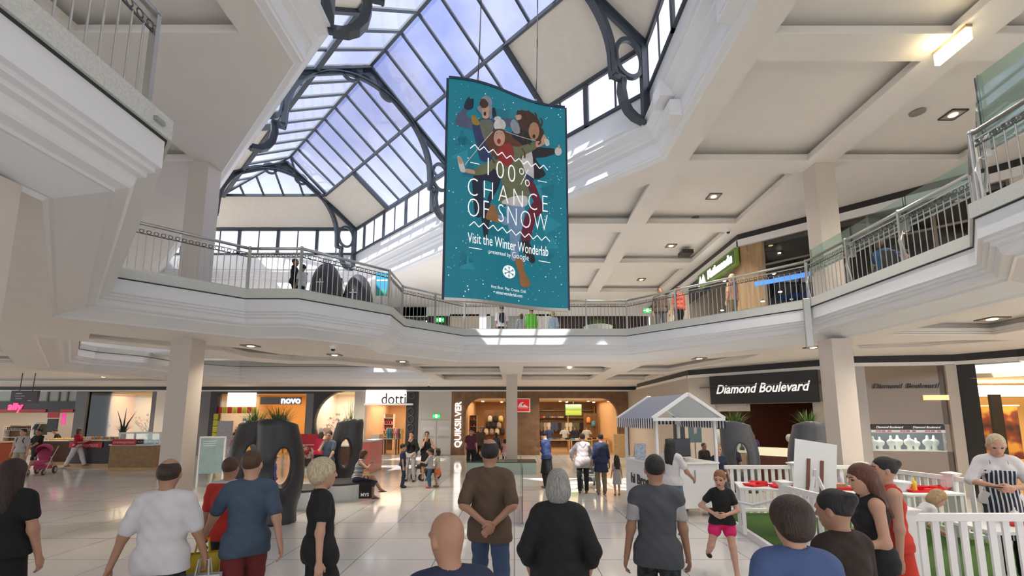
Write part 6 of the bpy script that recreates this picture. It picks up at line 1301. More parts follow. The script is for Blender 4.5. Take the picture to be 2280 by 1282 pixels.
t = thing('menu_stand', 'tall white menu board by the lime posters of the shoe shop', 'stand', (at(505, 18), 18, 0)); mb = MB(); mb.box(-.3, .3, 0, .04, 1.0, 2.0, mat('menu_print', (1, 1, 1))); mb.build('menu_sheet', t); mb = MB(); mb.box(-.04, .04, .04, .08, 0, 1.9, M_rail); mb.build('pole', t)
# ================================================================ STRIPED CART
BLs = stripes('awning_stripe', (.02, .025, .06), (.82, .82, .84), 9.5, 'X', duty=.5)
AWN = mat('awning_cloth', (.24, .26, .33), .7)
cdir = Vector((1.41, .30, 0)).normalized(); crz = math.atan2(cdir.y, cdir.x); FL = Vector((3.10, 9.95, 0))
cart = thing('market_cart', 'white cart with a striped gabled awning on four white posts', 'cart', FL, crz); CW, CD = 1.44, 1.46
for x in (0, CW):
    for y in (0, CD): mb = MB(); mb.box(x-.03, x+.03, y-.03, y+.03, .12, 2.14, M_pure); mb.build('post', cart, bevel=.005)
mb = MB(); mb.box(-.02, CW+.02, -.02, CD+.02, .18, 1.12, M_gloss); cab = mb.build('cabinet', cart, bevel=.01)
mb = MB(); mb.box(-.06, CW+.04, -.05, CD+.05, 1.12, 1.16, M_pure); mb.build('worktop', cart, bevel=.006)
mb = MB(); add_text(mb, 'hi Bros', .30, M_black, (-.026, .80, .70), xdir=(0, -1, 0), extrude=.004, bold=.012); mb.build('lettering', cab)
ov = .16; zE, zR = 2.12, 2.66
mb = MB()
for sx, x0 in ((-1, -ov), (1, CW+ov)): mb.add([(x0, -ov, zE), (x0, CD+ov, zE), (CW/2, CD+ov, zR), (CW/2, -ov, zR), (x0, -ov, zE-.03), (x0, CD+ov, zE-.03), (CW/2, CD+ov, zR-.03), (CW/2, -ov, zR-.03)], [(0, 1, 2, 3), (4, 5, 6, 7), (0, 1, 5, 4)], AWN if sx < 0 else mat('awning_under', (.6, .62, .65), .7))
awn = mb.build('awning', cart)
mb = MB(); n = 34
for x0 in (-ov-.005, CW+ov+.005):
    for k in range(n):
        y0, y1 = -ov+(CD+2*ov)*k/n, -ov+(CD+2*ov)*(k+1)/n; mb.face([(x0, y0, zE), (x0, y1, zE), (x0, y1, zE-.2), (x0, (y0+y1)/2, zE-.235), (x0, y0, zE-.2)], M_pure if k % 2 else mat('stripe_navy', (.02, .025, .06), .7))
for k in range(n):
    x0, x1 = -ov+(CW+2*ov)*k/n, -ov+(CW+2*ov)*(k+1)/n; mb.face([(x0, CD+ov, zE), (x1, CD+ov, zE), (x1, CD+ov, zE-.16), (x0, CD+ov, zE-.16)], M_pure if k % 2 else MATS['stripe_navy'])
mb.build('valance', awn)
mb = MB()
for y in (-ov+.02, CD+ov-.02):
    mb.bar((-ov, y, zE-.02), (CW+ov, y, zE-.02), .06, .07, M_pure); mb.bar((-ov, y, zE), (CW/2, y, zR), .06, .07, M_pure); mb.bar((CW+ov, y, zE), (CW/2, y, zR), .06, .07, M_pure)
mb.bar((CW/2, -ov, zR-.04), (CW/2, CD+ov, zR-.04), .05, .05, M_pure); mb.build('gable_frame', cart)
mb = MB(); mb.add([(-ov+.1, -ov+.03, zE+.02), (CW+ov-.1, -ov+.03, zE+.02), (CW/2, -ov+.03, zR-.05)], [(0, 1, 2)], M_glass); mb.build('gable_glass', cart)
for x in (.12, CW-.12):
    for y in (.12, CD-.12): mb = MB(); mb.tube([(x-.03, y, .09), (x+.03, y, .09)], .09, M_dark, 14); mb.box(x-.02, x+.02, y-.02, y+.02, .1, .19, M_rail); mb.build('wheel', cart)
mb = MB(); mb.bar((CW*.6, -.04, .75), (CW*.6, -.04, 1.0), .02, .02, M_rail); mb.build('door_handle', cab)
def on_cart(x, y, z): p = FL+cdir*x+Vector((-cdir.y, cdir.x, 0))*y; return (p.x, p.y, z)
t = thing('card_sign', 'small white card with blue writing on the left of the cart top', 'sign', on_cart(.15, 1.05, 1.16), crz-.3); mb = MB(); mb.box(-.13, .13, -.01, .01, 0, .36, mat('card_print', (.55, .62, .78), .6, noise=.4, nscale=30)); mb.build('card', t)
t = thing('computer_screen', 'dark screen at the right of the cart top', 'screen', on_cart(1.0, .8, 1.16), crz+.15); mb = MB(); mb.box(-.36, .36, -.02, .02, .05, .48, mat('slate_screen', (.045, .05, .07), .3)); mb.build('display', t, bevel=.01); mb = MB(); mb.box(-.12, .12, -.08, .08, 0, .02, M_dark); mb.box(-.03, .03, 0, .03, 0, .2, M_dark); mb.build('stand', t)
# upright panels hanging behind the cart
t = thing('display_banner', 'teal banner panel on a pole with a pale emblem, seen through the cart', 'banner', ((at(1531, 12.2)+at(1558, 12.2))/2, 12.2, 0))
zb_ = Y(1, 985, 12.2).z; mb = MB(); mb.box(-.17, .17, 0, .03, zb_, zb_+.75, mat('slate_teal', (.14, .22, .24), .6)); mb.build('panel', t); mb = MB(); mb.tube([(0, .04, 0), (0, .04, zb_+.7)], .015, M_rail, 6); mb.build('pole', t); mb = MB(); mb.prism([(-.03, 0), (.04, .03), (.05, .2), (0, .3), (-.04, .12)], -.006, -.001, M_palep, T=lambda x, z, y: (x, y, z+zb_+.22)); mb.build('emblem', t)
box_thing('standing_panel', 'tall dark grey panel seen through the cart, left of the teal one', 'panel', at(1499, 12.3), at(1522, 12.3), 12.3, 12.4, 0, Y(1, 925, 12.3).z, mat('panel_grey', (.07, .07, .075), .5))
# ================================================================ FENCED PLAY AREA
PZ = .12
mb = MB(); plat = [(4.4, 9.95), (4.0, 7.0), (4.1, 4.75), (9.2, 4.75), (8.2, 9.95)]; mb.prism(plat, 0, PZ, M_pure); tag(mb.build('platform'), 'low white edged platform carrying the fenced area', 'platform')
mb = MB(); ins_ = [(4.46, 9.9), (4.08, 7.0), (4.18, 4.85), (9.05, 4.85), (8.1, 9.9)]; mb.prism(ins_, PZ, PZ+.015, mat('turf', (.055, .14, .02), .95, noise=.5, nscale=120, bump=1)); tag(mb.build('artificial_turf'), 'green artificial turf covering the low platform', 'turf', kind='stuff')
FH = 1.04
_pk = {}
def fence(a, b, label, posts=(True, True), npost=1):
    a = Vector((*a, PZ)); b = Vector((*b, PZ)); d = b-a; L = d.length; d.normalize(); t = thing('picket_fence', label, 'fence', a, math.atan2(d.y, d.x))
    mb = MB(); mb.box(0, L, -.03, .03, FH-.10, FH-.02, M_pure); mb.build('top_rail', t, bevel=.006); mb = MB(); mb.box(0, L, -.03, .03, .07, .14, M_pure); mb.build('bottom_rail', t, bevel=.006)
    n = int(L/.145)
    for k in range(1, n):
        if 'p' not in _pk: mb = MB(); mb.box(-.035, .035, -.012, .012, .05, FH-.05, M_pure); _pk['p'] = mb.build('picket'); o = _pk['p']
        else: o = _pk['p'].copy(); COL.objects.link(o)
        o.parent = t; o.location = (L*k/n, 0, 0)
    xs = [L*k/npost for k in range(npost+1)]
    for k, x in enumerate(xs):
        if (k == 0 and not posts[0]) or (k == npost and not posts[1]): continue
        mb = MB(); mb.box(x-.055, x+.055, -.055, .055, 0, FH, M_pure); mb.add([(x-.10, -.10, FH+.03), (x+.10, -.10, FH+.03), (x+.10, .10, FH+.03), (x-.10, .10, FH+.03), (x-.06, -.06, FH-.03), (x+.06, -.06, FH-.03), (x+.06, .06, FH-.03), (x-.06, .06, FH-.03), (x, 0, FH+.06)], [(0, 1, 8), (1, 2, 8), (2, 3, 8), (3, 0, 8), (0, 1, 5, 4), (1, 2, 6, 5), (2, 3, 7, 6), (3, 0, 4, 7), (4, 5, 6, 7)], M_pure); mb.build('post', t)
    return t
fence((4.45, 9.75), (7.35, 9.75), 'white picket fence along the back of the play area', (False, True), 2)
fence((7.35, 9.75), (7.75, 6.2), 'white picket fence along the right side, under the brown wall', (False, True), 2)
fence((4.15, 4.95), (8.6, 4.95), 'white picket fence nearest the camera at the lower right', (True, True), 2)
fence((4.05, 6.95), (4.12, 5.2), 'short white picket fence behind the dark haired woman at the left of the play area', (True, False), 1)
mb = MB(); mb.tube([(4.05, 6.98, .95), (3.9, 7.6, .72), (3.85, 8.3, .68), (4.0, 9.2, .82), (4.45, 9.72, .98)], .022, mat('rope_white', (.75, .75, .78), .7), 8); tag(mb.build('rope', smooth=True), 'white rope hanging across the entrance of the play area', 'rope')
tb = [table('craft_table', 'long white table of red craft trays at the back left of the play area', 5.1, 8.2, .80, 2.1, .8, M_pure, M_pure, -.35, PZ), table('craft_table', 'white craft table behind the woman with long brown hair', 6.78, 7.9, .80, 1.05, .8, M_pure, M_pure, .1, PZ), table('craft_table', 'white craft table just inside the near fence', 6.4, 5.38, .80, 2.4, .6, M_pure, M_pure, 0, PZ)]
q = random.Random(9); M_redp = mat('red_tray', (.70, .012, .02), .4)
tz = PZ+.80
for i, (x, y, n, lab) in enumerate(((5.2, 8.2, 10, 'the long table at the back left of the play area'), (6.8, 7.9, 6, 'the craft table behind the long haired woman'), (6.4, 5.38, 3, 'the craft table inside the near fence'))):
    for k in range(n):
        mb = MB(); w_, d_ = q.uniform(.13, .2), q.uniform(.09, .13); mb.add([(-w_, -d_, 0), (w_, -d_, 0), (w_, d_, 0), (-w_, d_, 0), (-w_*1.15, -d_*1.2, .04), (w_*1.15, -d_*1.2, .04), (w_*1.15, d_*1.2, .04), (-w_*1.15, d_*1.2, .04)], [(0, 1, 2, 3), (0, 1, 5, 4), (1, 2, 6, 5), (2, 3, 7, 6), (3, 0, 4, 7)], M_redp)
        o = mb.build('craft_tray'); a = -.35 if i == 0 else .1; r = (-.9+1.8*k/max(1, n-1))*(1 if i == 0 else .65); o.location = (x+r*math.cos(a), y+r*math.sin(a)+q.uniform(-.22, .22), tz+.002); o.rotation_euler = (0, 0, q.uniform(-.5, .5)); tag(o, 'shallow red trays on '+lab, 'tray', 'red trays on '+lab)
def bottle(x, y, z, m, label, h=.2, grp=None, tilt=0):
    mb = MB(); mb.lathe([(.033, 0), (.036, .02), (.036, h*.55), (.03, h*.68), (.012, h*.78), (.010, h*.95), (.003, h)], (0, 0, 0), m, 12); o = mb.build('bottle', smooth=True); o.location = (x, y, z); return tag(o, label, 'bottle', grp)
bottle(5.75, 8.15, tz, mat('bottle_lilac', (.62, .58, .75), .3), 'pale lilac squeeze bottle on the long back craft table', .26); bottle(6.35, 8.05, tz, MATS['bottle_lilac'], 'pale lilac squeeze bottle left of the long haired woman', .3)
bottle(6.65, 7.7, tz, mat('bottle_yellow', (.85, .6, .05), .35), 'yellow squeeze bottle on the craft table behind the long haired woman', .24); bottle(5.95, 5.55, tz, M_pure, 'small clear bottle on the table by the near fence', .17)
for x, y, c, lab in ((5.3, 8.4, (.42, .25, .13), 'brown cardboard box on the long back craft table'), (5.55, 8.0, (.45, .3, .16), 'tan cardboard box nearer the front of the long craft table'), (6.4, 5.62, (.55, .5, .75), 'small lilac box on the table by the near fence')):
    mb = MB(); mb.box(-.12, .12, -.08, .08, 0, .09, mat('card_%d' % int(c[0]*100), c, .7)); mb.box(-.125, .125, -.085, .085, .075, .095, MATS['card_%d' % int(c[0]*100)]); o = mb.build('craft_box', bevel=.005); o.location = (x, y, tz); tag(o, lab, 'box')
t = thing('paint_tub', 'white plastic tub on the craft table behind the long haired woman', 'tub', (6.5, 7.85, tz)); mb = MB(); mb.lathe([(.14, 0), (.19, .14)], (0, 0, 0), M_pure, 20); mb.build('tub_body', t); mb = MB(); mb.lathe([(.20, .13), (.20, .155), (.17, .16)], (0, 0, 0), mat('tub_lid', (.72, .76, .85), .4), 20); mb.build('lid', t)
t = thing('plastic_tray', 'violet plastic tray beside the chef on the near table', 'tray', (6.75, 5.5, tz)); mb = MB(); mb.box(-.22, .22, -.12, .12, 0, .05, mat('violet_plastic', (.28, .2, .75), .4)); mb.box(-.235, .235, -.135, .135, .04, .055, M_pure); mb.build('tray_body', t)
for x in (6.2, 6.5): mb = MB(); mb.lathe([(.11, 0), (.13, .015)], (0, 0, 0), M_pure, 20); o = mb.build('plate'); o.location = (x, 5.45, tz); tag(o, 'white plates on the table by the near fence', 'plate', 'plates on the near craft table')
# easel with board
t = thing('easel', 'wooden easel holding a blank white board, tilted, beside the fence', 'easel', (4.62, 7.30, PZ), -.3); mb = MB(); R_ = Matrix.Rotation(-.20, 4, 'X')
mb.box(-.30, .30, -.01, .01, .62, 1.68, M_pure, R=Matrix.Rotation(.16, 4, 'Y') @ R_); mb.build('board', t)
for x in (-.1, .09):
    mb = MB(); mb.box(x-.022, x+.022, -.045, -.012, .25, 1.38, mat('easel_wood', (.20, .08, .045), .5), R=Matrix.Rotation(.16, 4, 'Y') @ R_); mb.build('upright', t)
for a, b in (((-.25, -.25, 0), (.1, .0, 1.1)), ((.45, -.25, 0), (.15, .0, 1.1)), ((.1, .5, 0), (.15, .1, 1.2))): mb = MB(); mb.bar(a, b, .04, .04, M_pure); mb.build('leg', t)
mb = MB(); mb.bar((-.1, -.12, .55), (.35, -.12, .5), .05, .05, M_pure); mb.build('cross_rail', t)
t = thing('chair', 'dark curved chair back at the bottom right corner', 'chair', (3.95, 3.35, 0), .2); V, Fq = sdf_mesh([cone((-.5, 0, .75), (.0, -.12, .86), .03), cone((0, -.12, .86), (.5, 0, .78), .03), cone((-.45, 0, .45), (.0, -.1, .45), .03), cone((0, -.1, .45), (.45, 0, .45), .03), ell((0, -.08, .65), (.46, .05, .2))], .015, .08); mesh_np('backrest', V, Fq, [M_dark], None, t)
mb = MB(); mb.box(-.4, .4, -.05, .4, .42, .47, M_dark); mb.build('seat', t, bevel=.01)
for x in (-.36, .36):
    for y in (0, .36): mb = MB(); mb.tube([(x, y, 0), (x, y, .42)], .015, M_rail, 6); mb.build('leg', t)
# ================================================================ STROLLERS, BAGS
def wheel(mb, c, r, ax_=(1, 0, 0)):
    c = Vector(c); a = Vector(ax_).normalized(); mb.tube([c-a*.02, c+a*.02], r, M_dark, 16); mb.tube([c-a*.025, c+a*.025], r*.6, M_rail, 12)
def stroller(x, y, rz, label, fab):
    t = thing('stroller', label, 'stroller', (x, y, 0), rz)
    for sx in (-.26, .26):
        mb = MB(); mb.tube([(sx, .38, .13), (sx*.9, -.05, .62), (sx*.9, -.42, 1.02)], .016, M_rail, 8); mb.tube([(sx, -.30, .15), (sx*.9, .05, .66)], .014, M_rail, 8); mb.build('side_frame', t)
        mb = MB(); wheel(mb, (sx, -.30, .15), .15); mb.build('wheel', t); mb = MB(); wheel(mb, (sx*.85, .38, .11), .11); mb.build('wheel', t)
    mb = MB(); mb.tube([(-.235, -.42, 1.02), (.235, -.42, 1.02)], .02, M_dark, 8); mb.build('handle', t)
    V, Fq = sdf_mesh([ell((0, .12, .48), (.2, .24, .06)), ell((0, -.08, .72), (.2, .06, .26)), cone((-.18, .3, .40), (.18, .3, .40), .04)], .02, .06); mesh_np('seat', V, Fq, [fab], None, t)
    V, Fq = sdf_mesh([ell((0, -.02, .92), (.24, .26, .22))], .02, .02, sub=[ell((0, .02, .88), (.21, .26, .2)), ell((0, .3, .8), (.4, .2, .3))]); mesh_np('canopy', V, Fq, [fab], None, t)
    mb = MB(); mb.box(-.2, .2, -.28, .12, .2, .34, fab); mb.build('basket', t, bevel=.02); return t
p = Z(1316, 1088); stroller(p.x, p.y+.35, 0, 'grey and black stroller pushed by the woman in the grey hooded top', mat('stroller_cloth', (.12, .12, .12), .8, noise=.5, nscale=20))
p = Z(97, 1056); stroller(p.x-.1, p.y, PI+.4, 'small stroller with a pink seat pushed by the man in black at the left', mat('stroller_pink', (.45, .06, .16), .8))
p = Z(955, 1068); stroller(p.x-.15, p.y+.25, 2.4, 'black stroller between the two women in dark tops', M_dark)
def bag(loc, rz, m, label, w=.34, h=.40, txt=None, d=.12, cat='bag'):
    t = thing('shopping_bag', label, cat, loc, rz); mb = MB(); mb.add([(-w/2, -d/2, 0), (w/2, -d/2, 0), (w/2, d/2, 0), (-w/2, d/2, 0), (-w/2*1.05, -d/2*.6, h), (w/2*1.05, -d/2*.6, h), (w/2*1.05, d/2*.6, h), (-w/2*1.05, d/2*.6, h)], [(3, 2, 1, 0), (0, 1, 5, 4), (1, 2, 6, 5), (2, 3, 7, 6), (3, 0, 4, 7)], m); mb.build('bag_body', t, bevel=.01); bb_ = t.children[0] if t.children else t
    for y in (-d/2*.6, d/2*.6): mb = MB(); mb.tube([(-w*.2, y, h), (-w*.15, y*.5, h+.13), (w*.15, y*.5, h+.13), (w*.2, y, h)], .007, m, 6); mb.build('handle', t)
    if txt: mb = MB(); add_text(mb, txt, .11, M_pure, (0, -d/2-.004, h*.22), bold=.004); mb.build('lettering', t)
    return t
# ================================================================ LEVEL ONE FURNISHING
def inward(px, py, yd): return Y(px, py, yd)
for px, yy, lab in ((712, 11.9, 'black domed planter behind the railing, left of the pair'), (786, 12.9, 'black domed planter behind the railing, right of the pair')):
    t = thing('domed_planter', lab, 'planter', (at(px, yy), yy, Zf)); V, Fq = sdf_mesh([ell((0, 0, .75), (.42, .42, .86)), ell((0, 0, .15), (.35, .35, .3))], .025, .08, cut=lambda X, Y_, Z_: -Z_+0*X); mesh_np('shell', V, Fq, [M_dark], None, t)
    mb = MB(); mb.bar((0, -.42, .65), (0, -.42, 1.05), .02, .02, M_pure); mb.bar((-.1, -.43, .95), (.1, -.43, .95), .02, .02, M_pure); mb.build('cross_emblem', t); mb = MB(); mb.lathe([(.42, 0), (.42, .05)], (0, 0, 0), M_black, 20); mb.build('base_ring', t)
t = thing('hanging_notice', 'blue and green notice board on a stand behind the left railing', 'notice', (at(840, 12.2), 12.2, Zf)); mb = MB(); mb.box(-.19, .19, 0, .03, .78, 1.45, mat('notice_blue', (.02, .28, .42), .5)); mb.box(-.19, .19, -.005, 0, .78, .95, mat('notice_green', (.05, .38, .28), .5)); mb.box(-.15, .15, -.006, -.001, 1.2, 1.24, M_pure); mb.build('board', t); mb = MB(); mb.tube([(0, .02, 0), (0, .02, .8)], .02, M_rail, 8); mb.build('pole', t)
t = thing('round_planter', 'pale green round planter tub behind the far railing', 'planter', (at(1336, 15.2), 15.2, Zf)); mb = MB(); mb.lathe([(.40, 0), (.50, .5), (.46, .52)], (0, 0, 0), mat('pale_green_tub', (.52, .56, .50), .4), 28); mb.build('tub', t); mb = MB(); blades(mb, 60, .4, .35, .2, (0, 0, .45), .02, 12); mb.build('foliage', t)
# white winter scene on the gallery: slopes with a strand of lights
t = thing('snow_display', 'white snowy slope display with a curved strand of warm lights behind the left railing', 'display', (-9.6, 18.6, Zf)); V, Fq = sdf_mesh([ell((0, 0, 0), (4.2, 1.2, 1.5)), ell((2.6, .2, 0), (3.2, 1.0, 1.2)), ell((-3, .3, 0), (2.6, 1, 1.35))], .09, .5, cut=lambda X, Y_, Z_: -Z_+0*X); mesh_np('snow_slope', V, Fq, [mat('snow_white', (.80, .83, .88), .7, noise=.03)], None, t)
mb = MB(); P = [Vector((-1.2, -1.6, 1.95)), Vector((-.7, -1.6, 1.5)), Vector((.1, -1.6, 1.0)), Vector((1.2, -1.6, .6)), Vector((2.6, -1.6, .35))]
for a, b in zip(P, P[1:]):
    for k in range(9): c = a.lerp(b, k/9); mb.lathe([(.003, -.03), (.03, 0), (.003, .03)], c, mat('fairy_light', (1, .62, .35), .5, emit=3.0), 6)
mb.tube(P, .012, M_pure, 5); mb.build('light_strand', t)
mb = MB(); mb.box(-14.0, -7.9, 20.38, 20.42, 7.15, 7.3, mat('cove_glow', (1, .72, .50), .5, emit=1.4)); tag(mb.build('light_strip'), 'warm strip of light glowing along the white wall behind the left railing', 'light')
def seat_group(px, py, yd, label):
    x = Y(px, py, yd).x; t = thing('sofa', label, 'sofa', (x, yd, Zf), .7); V, Fq = sdf_mesh([ell((0, 0, .25), (.7, .36, .2)), ell((0, .28, .5), (.7, .12, .32)), ell((-.62, 0, .4), (.12, .34, .22)), ell((.62, 0, .4), (.12, .34, .22))], .03, .08, cut=lambda X, Y_, Z_: -Z_+.0*X); mesh_np('upholstery', V, Fq, [mat('sofa_teal', (.01, .06, .07), .7)], None, t); return t
seat_group(1868, 620, 10.9, 'dark teal sofa behind the glass screen nearest the right column'); seat_group(2225, 430, 7.4, 'dark teal sofa behind the glass at the right edge')

box_thing('power_socket', 'small white socket plate low on the left column', 'socket', -7.40+.228, -7.40+.24, 9.98, 10.08, .32, .42, M_pure)
# ================================================================ THE PEOPLE
C_ = cloth
k_ = dict(black=C_('black', (.012, .012, .013)), white=C_('white', (.66, .64, .66)), navy=C_('navy', (.02, .03, .07)), jean=C_('jeans', (.045, .075, .15)), brown=C_('brown', (.11, .07, .045)), grey=C_('grey', (.085, .09, .105)), ltgrey=C_('light_grey', (.42, .40, .40)), blue=C_('blue', (.07, .11, .25)),
          red=C_('red', (.55, .03, .02)), pink=C_('pink', (.75, .02, .16)), maroon=C_('maroon', (.10, .02, .04)), taupe=C_('taupe', (.40, .35, .34)), khaki=C_('khaki', (.25, .20, .12)), slate=C_('slate', (.06, .09, .14)), dkplaid=mat('dark_plaid', (.03, .04, .04), .9, noise=.8, nscale=22), shoe=mat('shoe_black', (.015, .015, .015), .5), tan=mat('shoe_tan', (.22, .12, .07), .5), pinkshoe=mat('shoe_pink', (.7, .08, .15), .5),
          orange=C_('orange', (.85, .18, .03)), green=C_('green', (.1, .35, .08)), purple=C_('purple', (.12, .05, .3)), cream=C_('cream', (.55, .50, .40)))
str1 = stripes('stripe_navy_white', (.02, .025, .06), (.7, .7, .72), 28, 'Z', duty=.5); str2 = stripes('stripe_tee', (.10, .11, .16), (.02, .02, .035), 16, 'Z', duty=.84); apr = stripes('stripe_apron', (.02, .025, .05), (.65, .68, .70), 26, 'X', duty=.62)
def PP(px, py, yd, z=0.0): v = Y(px, py, yd); return (v.x, yd, z)
def pg(px, fy): v = Z(px, fy); return (v.x, v.y, 0)
W1 = ((-.08, .26, .09), (.09, -.22, .13)); W2 = ((-.08, -.24, .14), (.09, .26, .09))
NE = .0075; NM = .010; FR = .014
# foreground, walking away or across
person('woman with long dark hair and a black dress at the bottom left corner', PP(18, 1130, 4.3), 1.80, .2, sex='f', hair=('long', 'darkbrown'), tone='light', clothes=[('top', k_['black'], dict(sleeve=.5)), ('skirt', k_['black'], dict(hem=.35)), ('shoes', k_['shoe'])], res=NE, feet=W1, build=1.05)
P_white = person('balding man in a white T-shirt and dark plaid shorts, seen from behind', PP(366, 1150, 4.15), 1.80, .25, build=1.1, hair=('balding', 'darkbrown'), tone='tan', hands=((-.36, -.04, .80), (.30, .12, .84)), elbows=((-.6, -.8, 0), (.5, -.8, 0)), curl=.75, clothes=[('top', k_['white'], dict(sleeve=.8, hem=-.13, inf=.02)), ('pants', k_['dkplaid'], dict(len=.95, inf=.02)), ('shoes', k_['shoe'])], res=NE, feet=W1, hs=1.08, head=(8, 4))
P_slate = person('man in a slate T-shirt and red shorts striding left of the tall planter', PP(552, 1150, 4.6), 1.85, .55, build=1.0, hair=('short', 'brown'), tone='light', hands=((-.34, .26, .92), (.28, -.10, .84)), elbows=((-.6, -.8, -.1), (.5, -.8, 0)), clothes=[('top', k_['slate'], dict(sleeve=.75, hem=-.14, inf=.016)), ('pants', C_('dark_red', (.16, .02, .02)), dict(len=.95, inf=.02)), ('shoes', k_['shoe'])], res=NE, feet=W2, hs=1.05, head=(-25, 0))
person('person in a red and striped top half hidden behind the man in slate blue', PP(508, 1110, 5.2), 1.74, .1, hair=('short', 'brown'), tone='tan', clothes=[('top', stripes('red_tee', (.5, .03, .02), (.55, .52, .55), 1.35, 'Z', duty=.93), dict(sleeve=.7, hem=-.1)), ('pants', k_['black']), ('shoes', k_['shoe'])], res=NM, feet=W1)
person('woman with big blonde hair in a black top and black trousers, seen from behind', PP(716, 1110, 4.5), 1.76, -.95, sex='f', hair=('volume', 'paleblonde'), tone='light', hands=((-.27, .10, .86), (.25, -.05, .84)), elbows=((-.5, -.9, 0), (.4, -1, 0)), clothes=[('top', k_['black'], dict(sleeve=.5, hem=-.16, flare=1, legf=.12)), ('pants', k_['black']), ('shoes', k_['shoe'])], res=NE, feet=W2, hs=1.12, build=1.0)
person('bald elderly man in a dark navy shirt low in the foreground centre', PP(1003, 1190, 2.35), 1.70, .35, hair=('none', 'white'), tone='tan', build=1.15, clothes=[('top', k_['navy'], dict(sleeve=.7)), ('pants', k_['navy']), ('shoes', k_['shoe'])], res=NE, head=(20, 12), hs=1.06, feet=W1)
person('balding man in brown T-shirt and jeans, hands clasped behind his back', PP(1090, 1120, 5.0), 1.93, -.05, build=1.08, hair=('balding', 'black'), tone='tan', hands=((-.03, -.20, .98), (.05, -.21, .96)), elbows=((-.9, -.3, -.3), (.9, -.3, -.3)), thumbs=((0, 0, 1), (0, 0, 1)), curl=.6, clothes=[('top', k_['brown'], dict(sleeve=.85, hem=-.15, inf=.02)), ('pants', k_['jean'], dict(inf=.016)), ('shoes', k_['shoe'])], res=NE, feet=((-.12, .30, .09), (.14, -.28, .14)), hs=1.1, head=(0, 3))
person('woman with short grey hair in a loose black top, seen from behind', PP(1244, 1180, 3.75), 1.76, -.1, sex='f', build=1.15, hair=('bob', 'grey'), tone='light', hands=((-.24, .14, .90), (.24, .12, .90)), elbows=((-.5, -.8, 0), (.5, -.8, 0)), clothes=[('top', k_['black'], dict(sleeve=1.45, hem=-.2, inf=.03)), ('pants', k_['black'], dict(inf=.02)), ('shoes', k_['shoe'])], res=NE, feet=W1, hs=1.04)
person('young man in a dark grey T-shirt with paler sleeves, seen from behind', PP(1462, 1150, 4.3), 1.83, -.15, hair=('short', 'black'), tone='tan', hands=((-.27, .02, .82), (.27, .08, .82)), clothes=[('top', k_['grey'], dict(sleeve=.12, hem=-.14, inf=.02)), ('top', k_['ltgrey'], dict(sleeve=.8, hem=.24, inf=.013, name='sleeve_layer')), ('pants', k_['dkplaid'], dict(len=1.95, inf=.018)), ('shoes', k_['shoe'])], res=NE, feet=W1, build=1.0, hs=1.05)
person('girl with ginger hair in a black T-shirt and pink shorts, skipping', (*PP(1608, 1160, 6.4)[:2], 0), 1.43, PI*.93, sex='f', hs=1.18, hair=('pony', 'ginger'), tone='fair', head=(-25, 8), hands=((-.02, .22, 1.05), (.16, .20, 1.06)), elbows=((-.9, -.3, -.5), (.9, -.3, -.5)), thumbs=((0, 0, 1), (0, 0, 1)), feet=((-.12, .32, .09), (.20, -.25, .34)), knees=((-.1, 1, 0), (.2, 1, 0)), mouth=1, clothes=[('top', k_['black'], dict(sleeve=.5, hem=-.04)), ('pants', k_['pink'], dict(len=.42, inf=.018)), ('shoes', k_['shoe'])], res=NE, lean=4)
person('dark haired woman in a blue shirt, low in the foreground right of the skipping girl', PP(1765, 1180, 2.5), 1.76, -.15, sex='f', build=1.1, hair=('volume', 'darkbrown'), tone='light', clothes=[('top', k_['blue'], dict(sleeve=.8, inf=.02)), ('pants', k_['navy']), ('shoes', k_['shoe'])], res=NE, head=(10, 4), feet=W1)
person('woman with a dark bun and brown wrap, low in the right foreground', PP(1868, 1160, 2.9), 1.74, .3, sex='f', build=1.05, hair=('bun', 'black'), tone='tan', head=(15, 8), clothes=[('top', C_('dark_wrap', (.03, .018, .013)), dict(sleeve=1.6, inf=.022, hem=-.15)), ('skirt', C_('dark_wrap', (1, 1, 1)), dict(hem=.4)), ('shoes', k_['shoe'])], res=NE, feet=W1)
person('woman with very long auburn hair and a black tank top, facing left by the fence', PP(1938, 1100, 4.1), 1.78, PI*.42, sex='f', hair=('long', 'auburn'), tone='light', hands=((-.2, .28, 1.05), (.2, .25, 1.0)), head=(5, 10), clothes=[('top', k_['black'], dict(sleeve=0, hem=-.08)), ('pants', k_['black']), ('shoes', k_['shoe'])], res=NE, lean=3)
person('woman in a red sleeveless dress standing behind the woman with auburn hair', PP(1974, 1090, 4.55), 1.80, PI*.40, sex='f', hair=('bun', 'black'), tone='light', build=1.05, clothes=[('top', C_('scarlet', (.62, .04, .02)), dict(sleeve=0, hem=-.05)), ('skirt', MATS['cloth_scarlet'], dict(hem=.55, r=.18)), ('shoes', k_['shoe'])], res=NM)
person('chef in white jacket and striped apron looking down at a phone', (PP(2222, 1040, 5.95)[0], 5.95, PZ), 1.86, PI*.80, sex='f', build=.98, hair=('cropped', 'paleblonde'), tone='light', head=(0, 28), hands=((-.04, .30, 1.10), (.08, .28, 1.10)), elbows=((-1, -.4, -.3), (1, -.4, -.3)), thumbs=((0, -.2, 1), (0, -.2, 1)), clothes=[('top', k_['white'], dict(sleeve=.95, inf=.02)), ('apron', apr), ('pants', k_['black']), ('shoes', k_['shoe'])], res=NE, hs=1.06)
person('small blond child in a white top leaning over the near fence table', (PP(2030, 1100, 5.9)[0], 5.95, PZ), 1.22, -PI*.6, sex='f', hs=1.22, hair=('bob', 'blonde'), tone='fair', lean=38, hands=((-.1, .45, .85), (.1, .45, .85)), clothes=[('top', k_['white'], dict(sleeve=.6)), ('pants', k_['jean'])], res=NM)
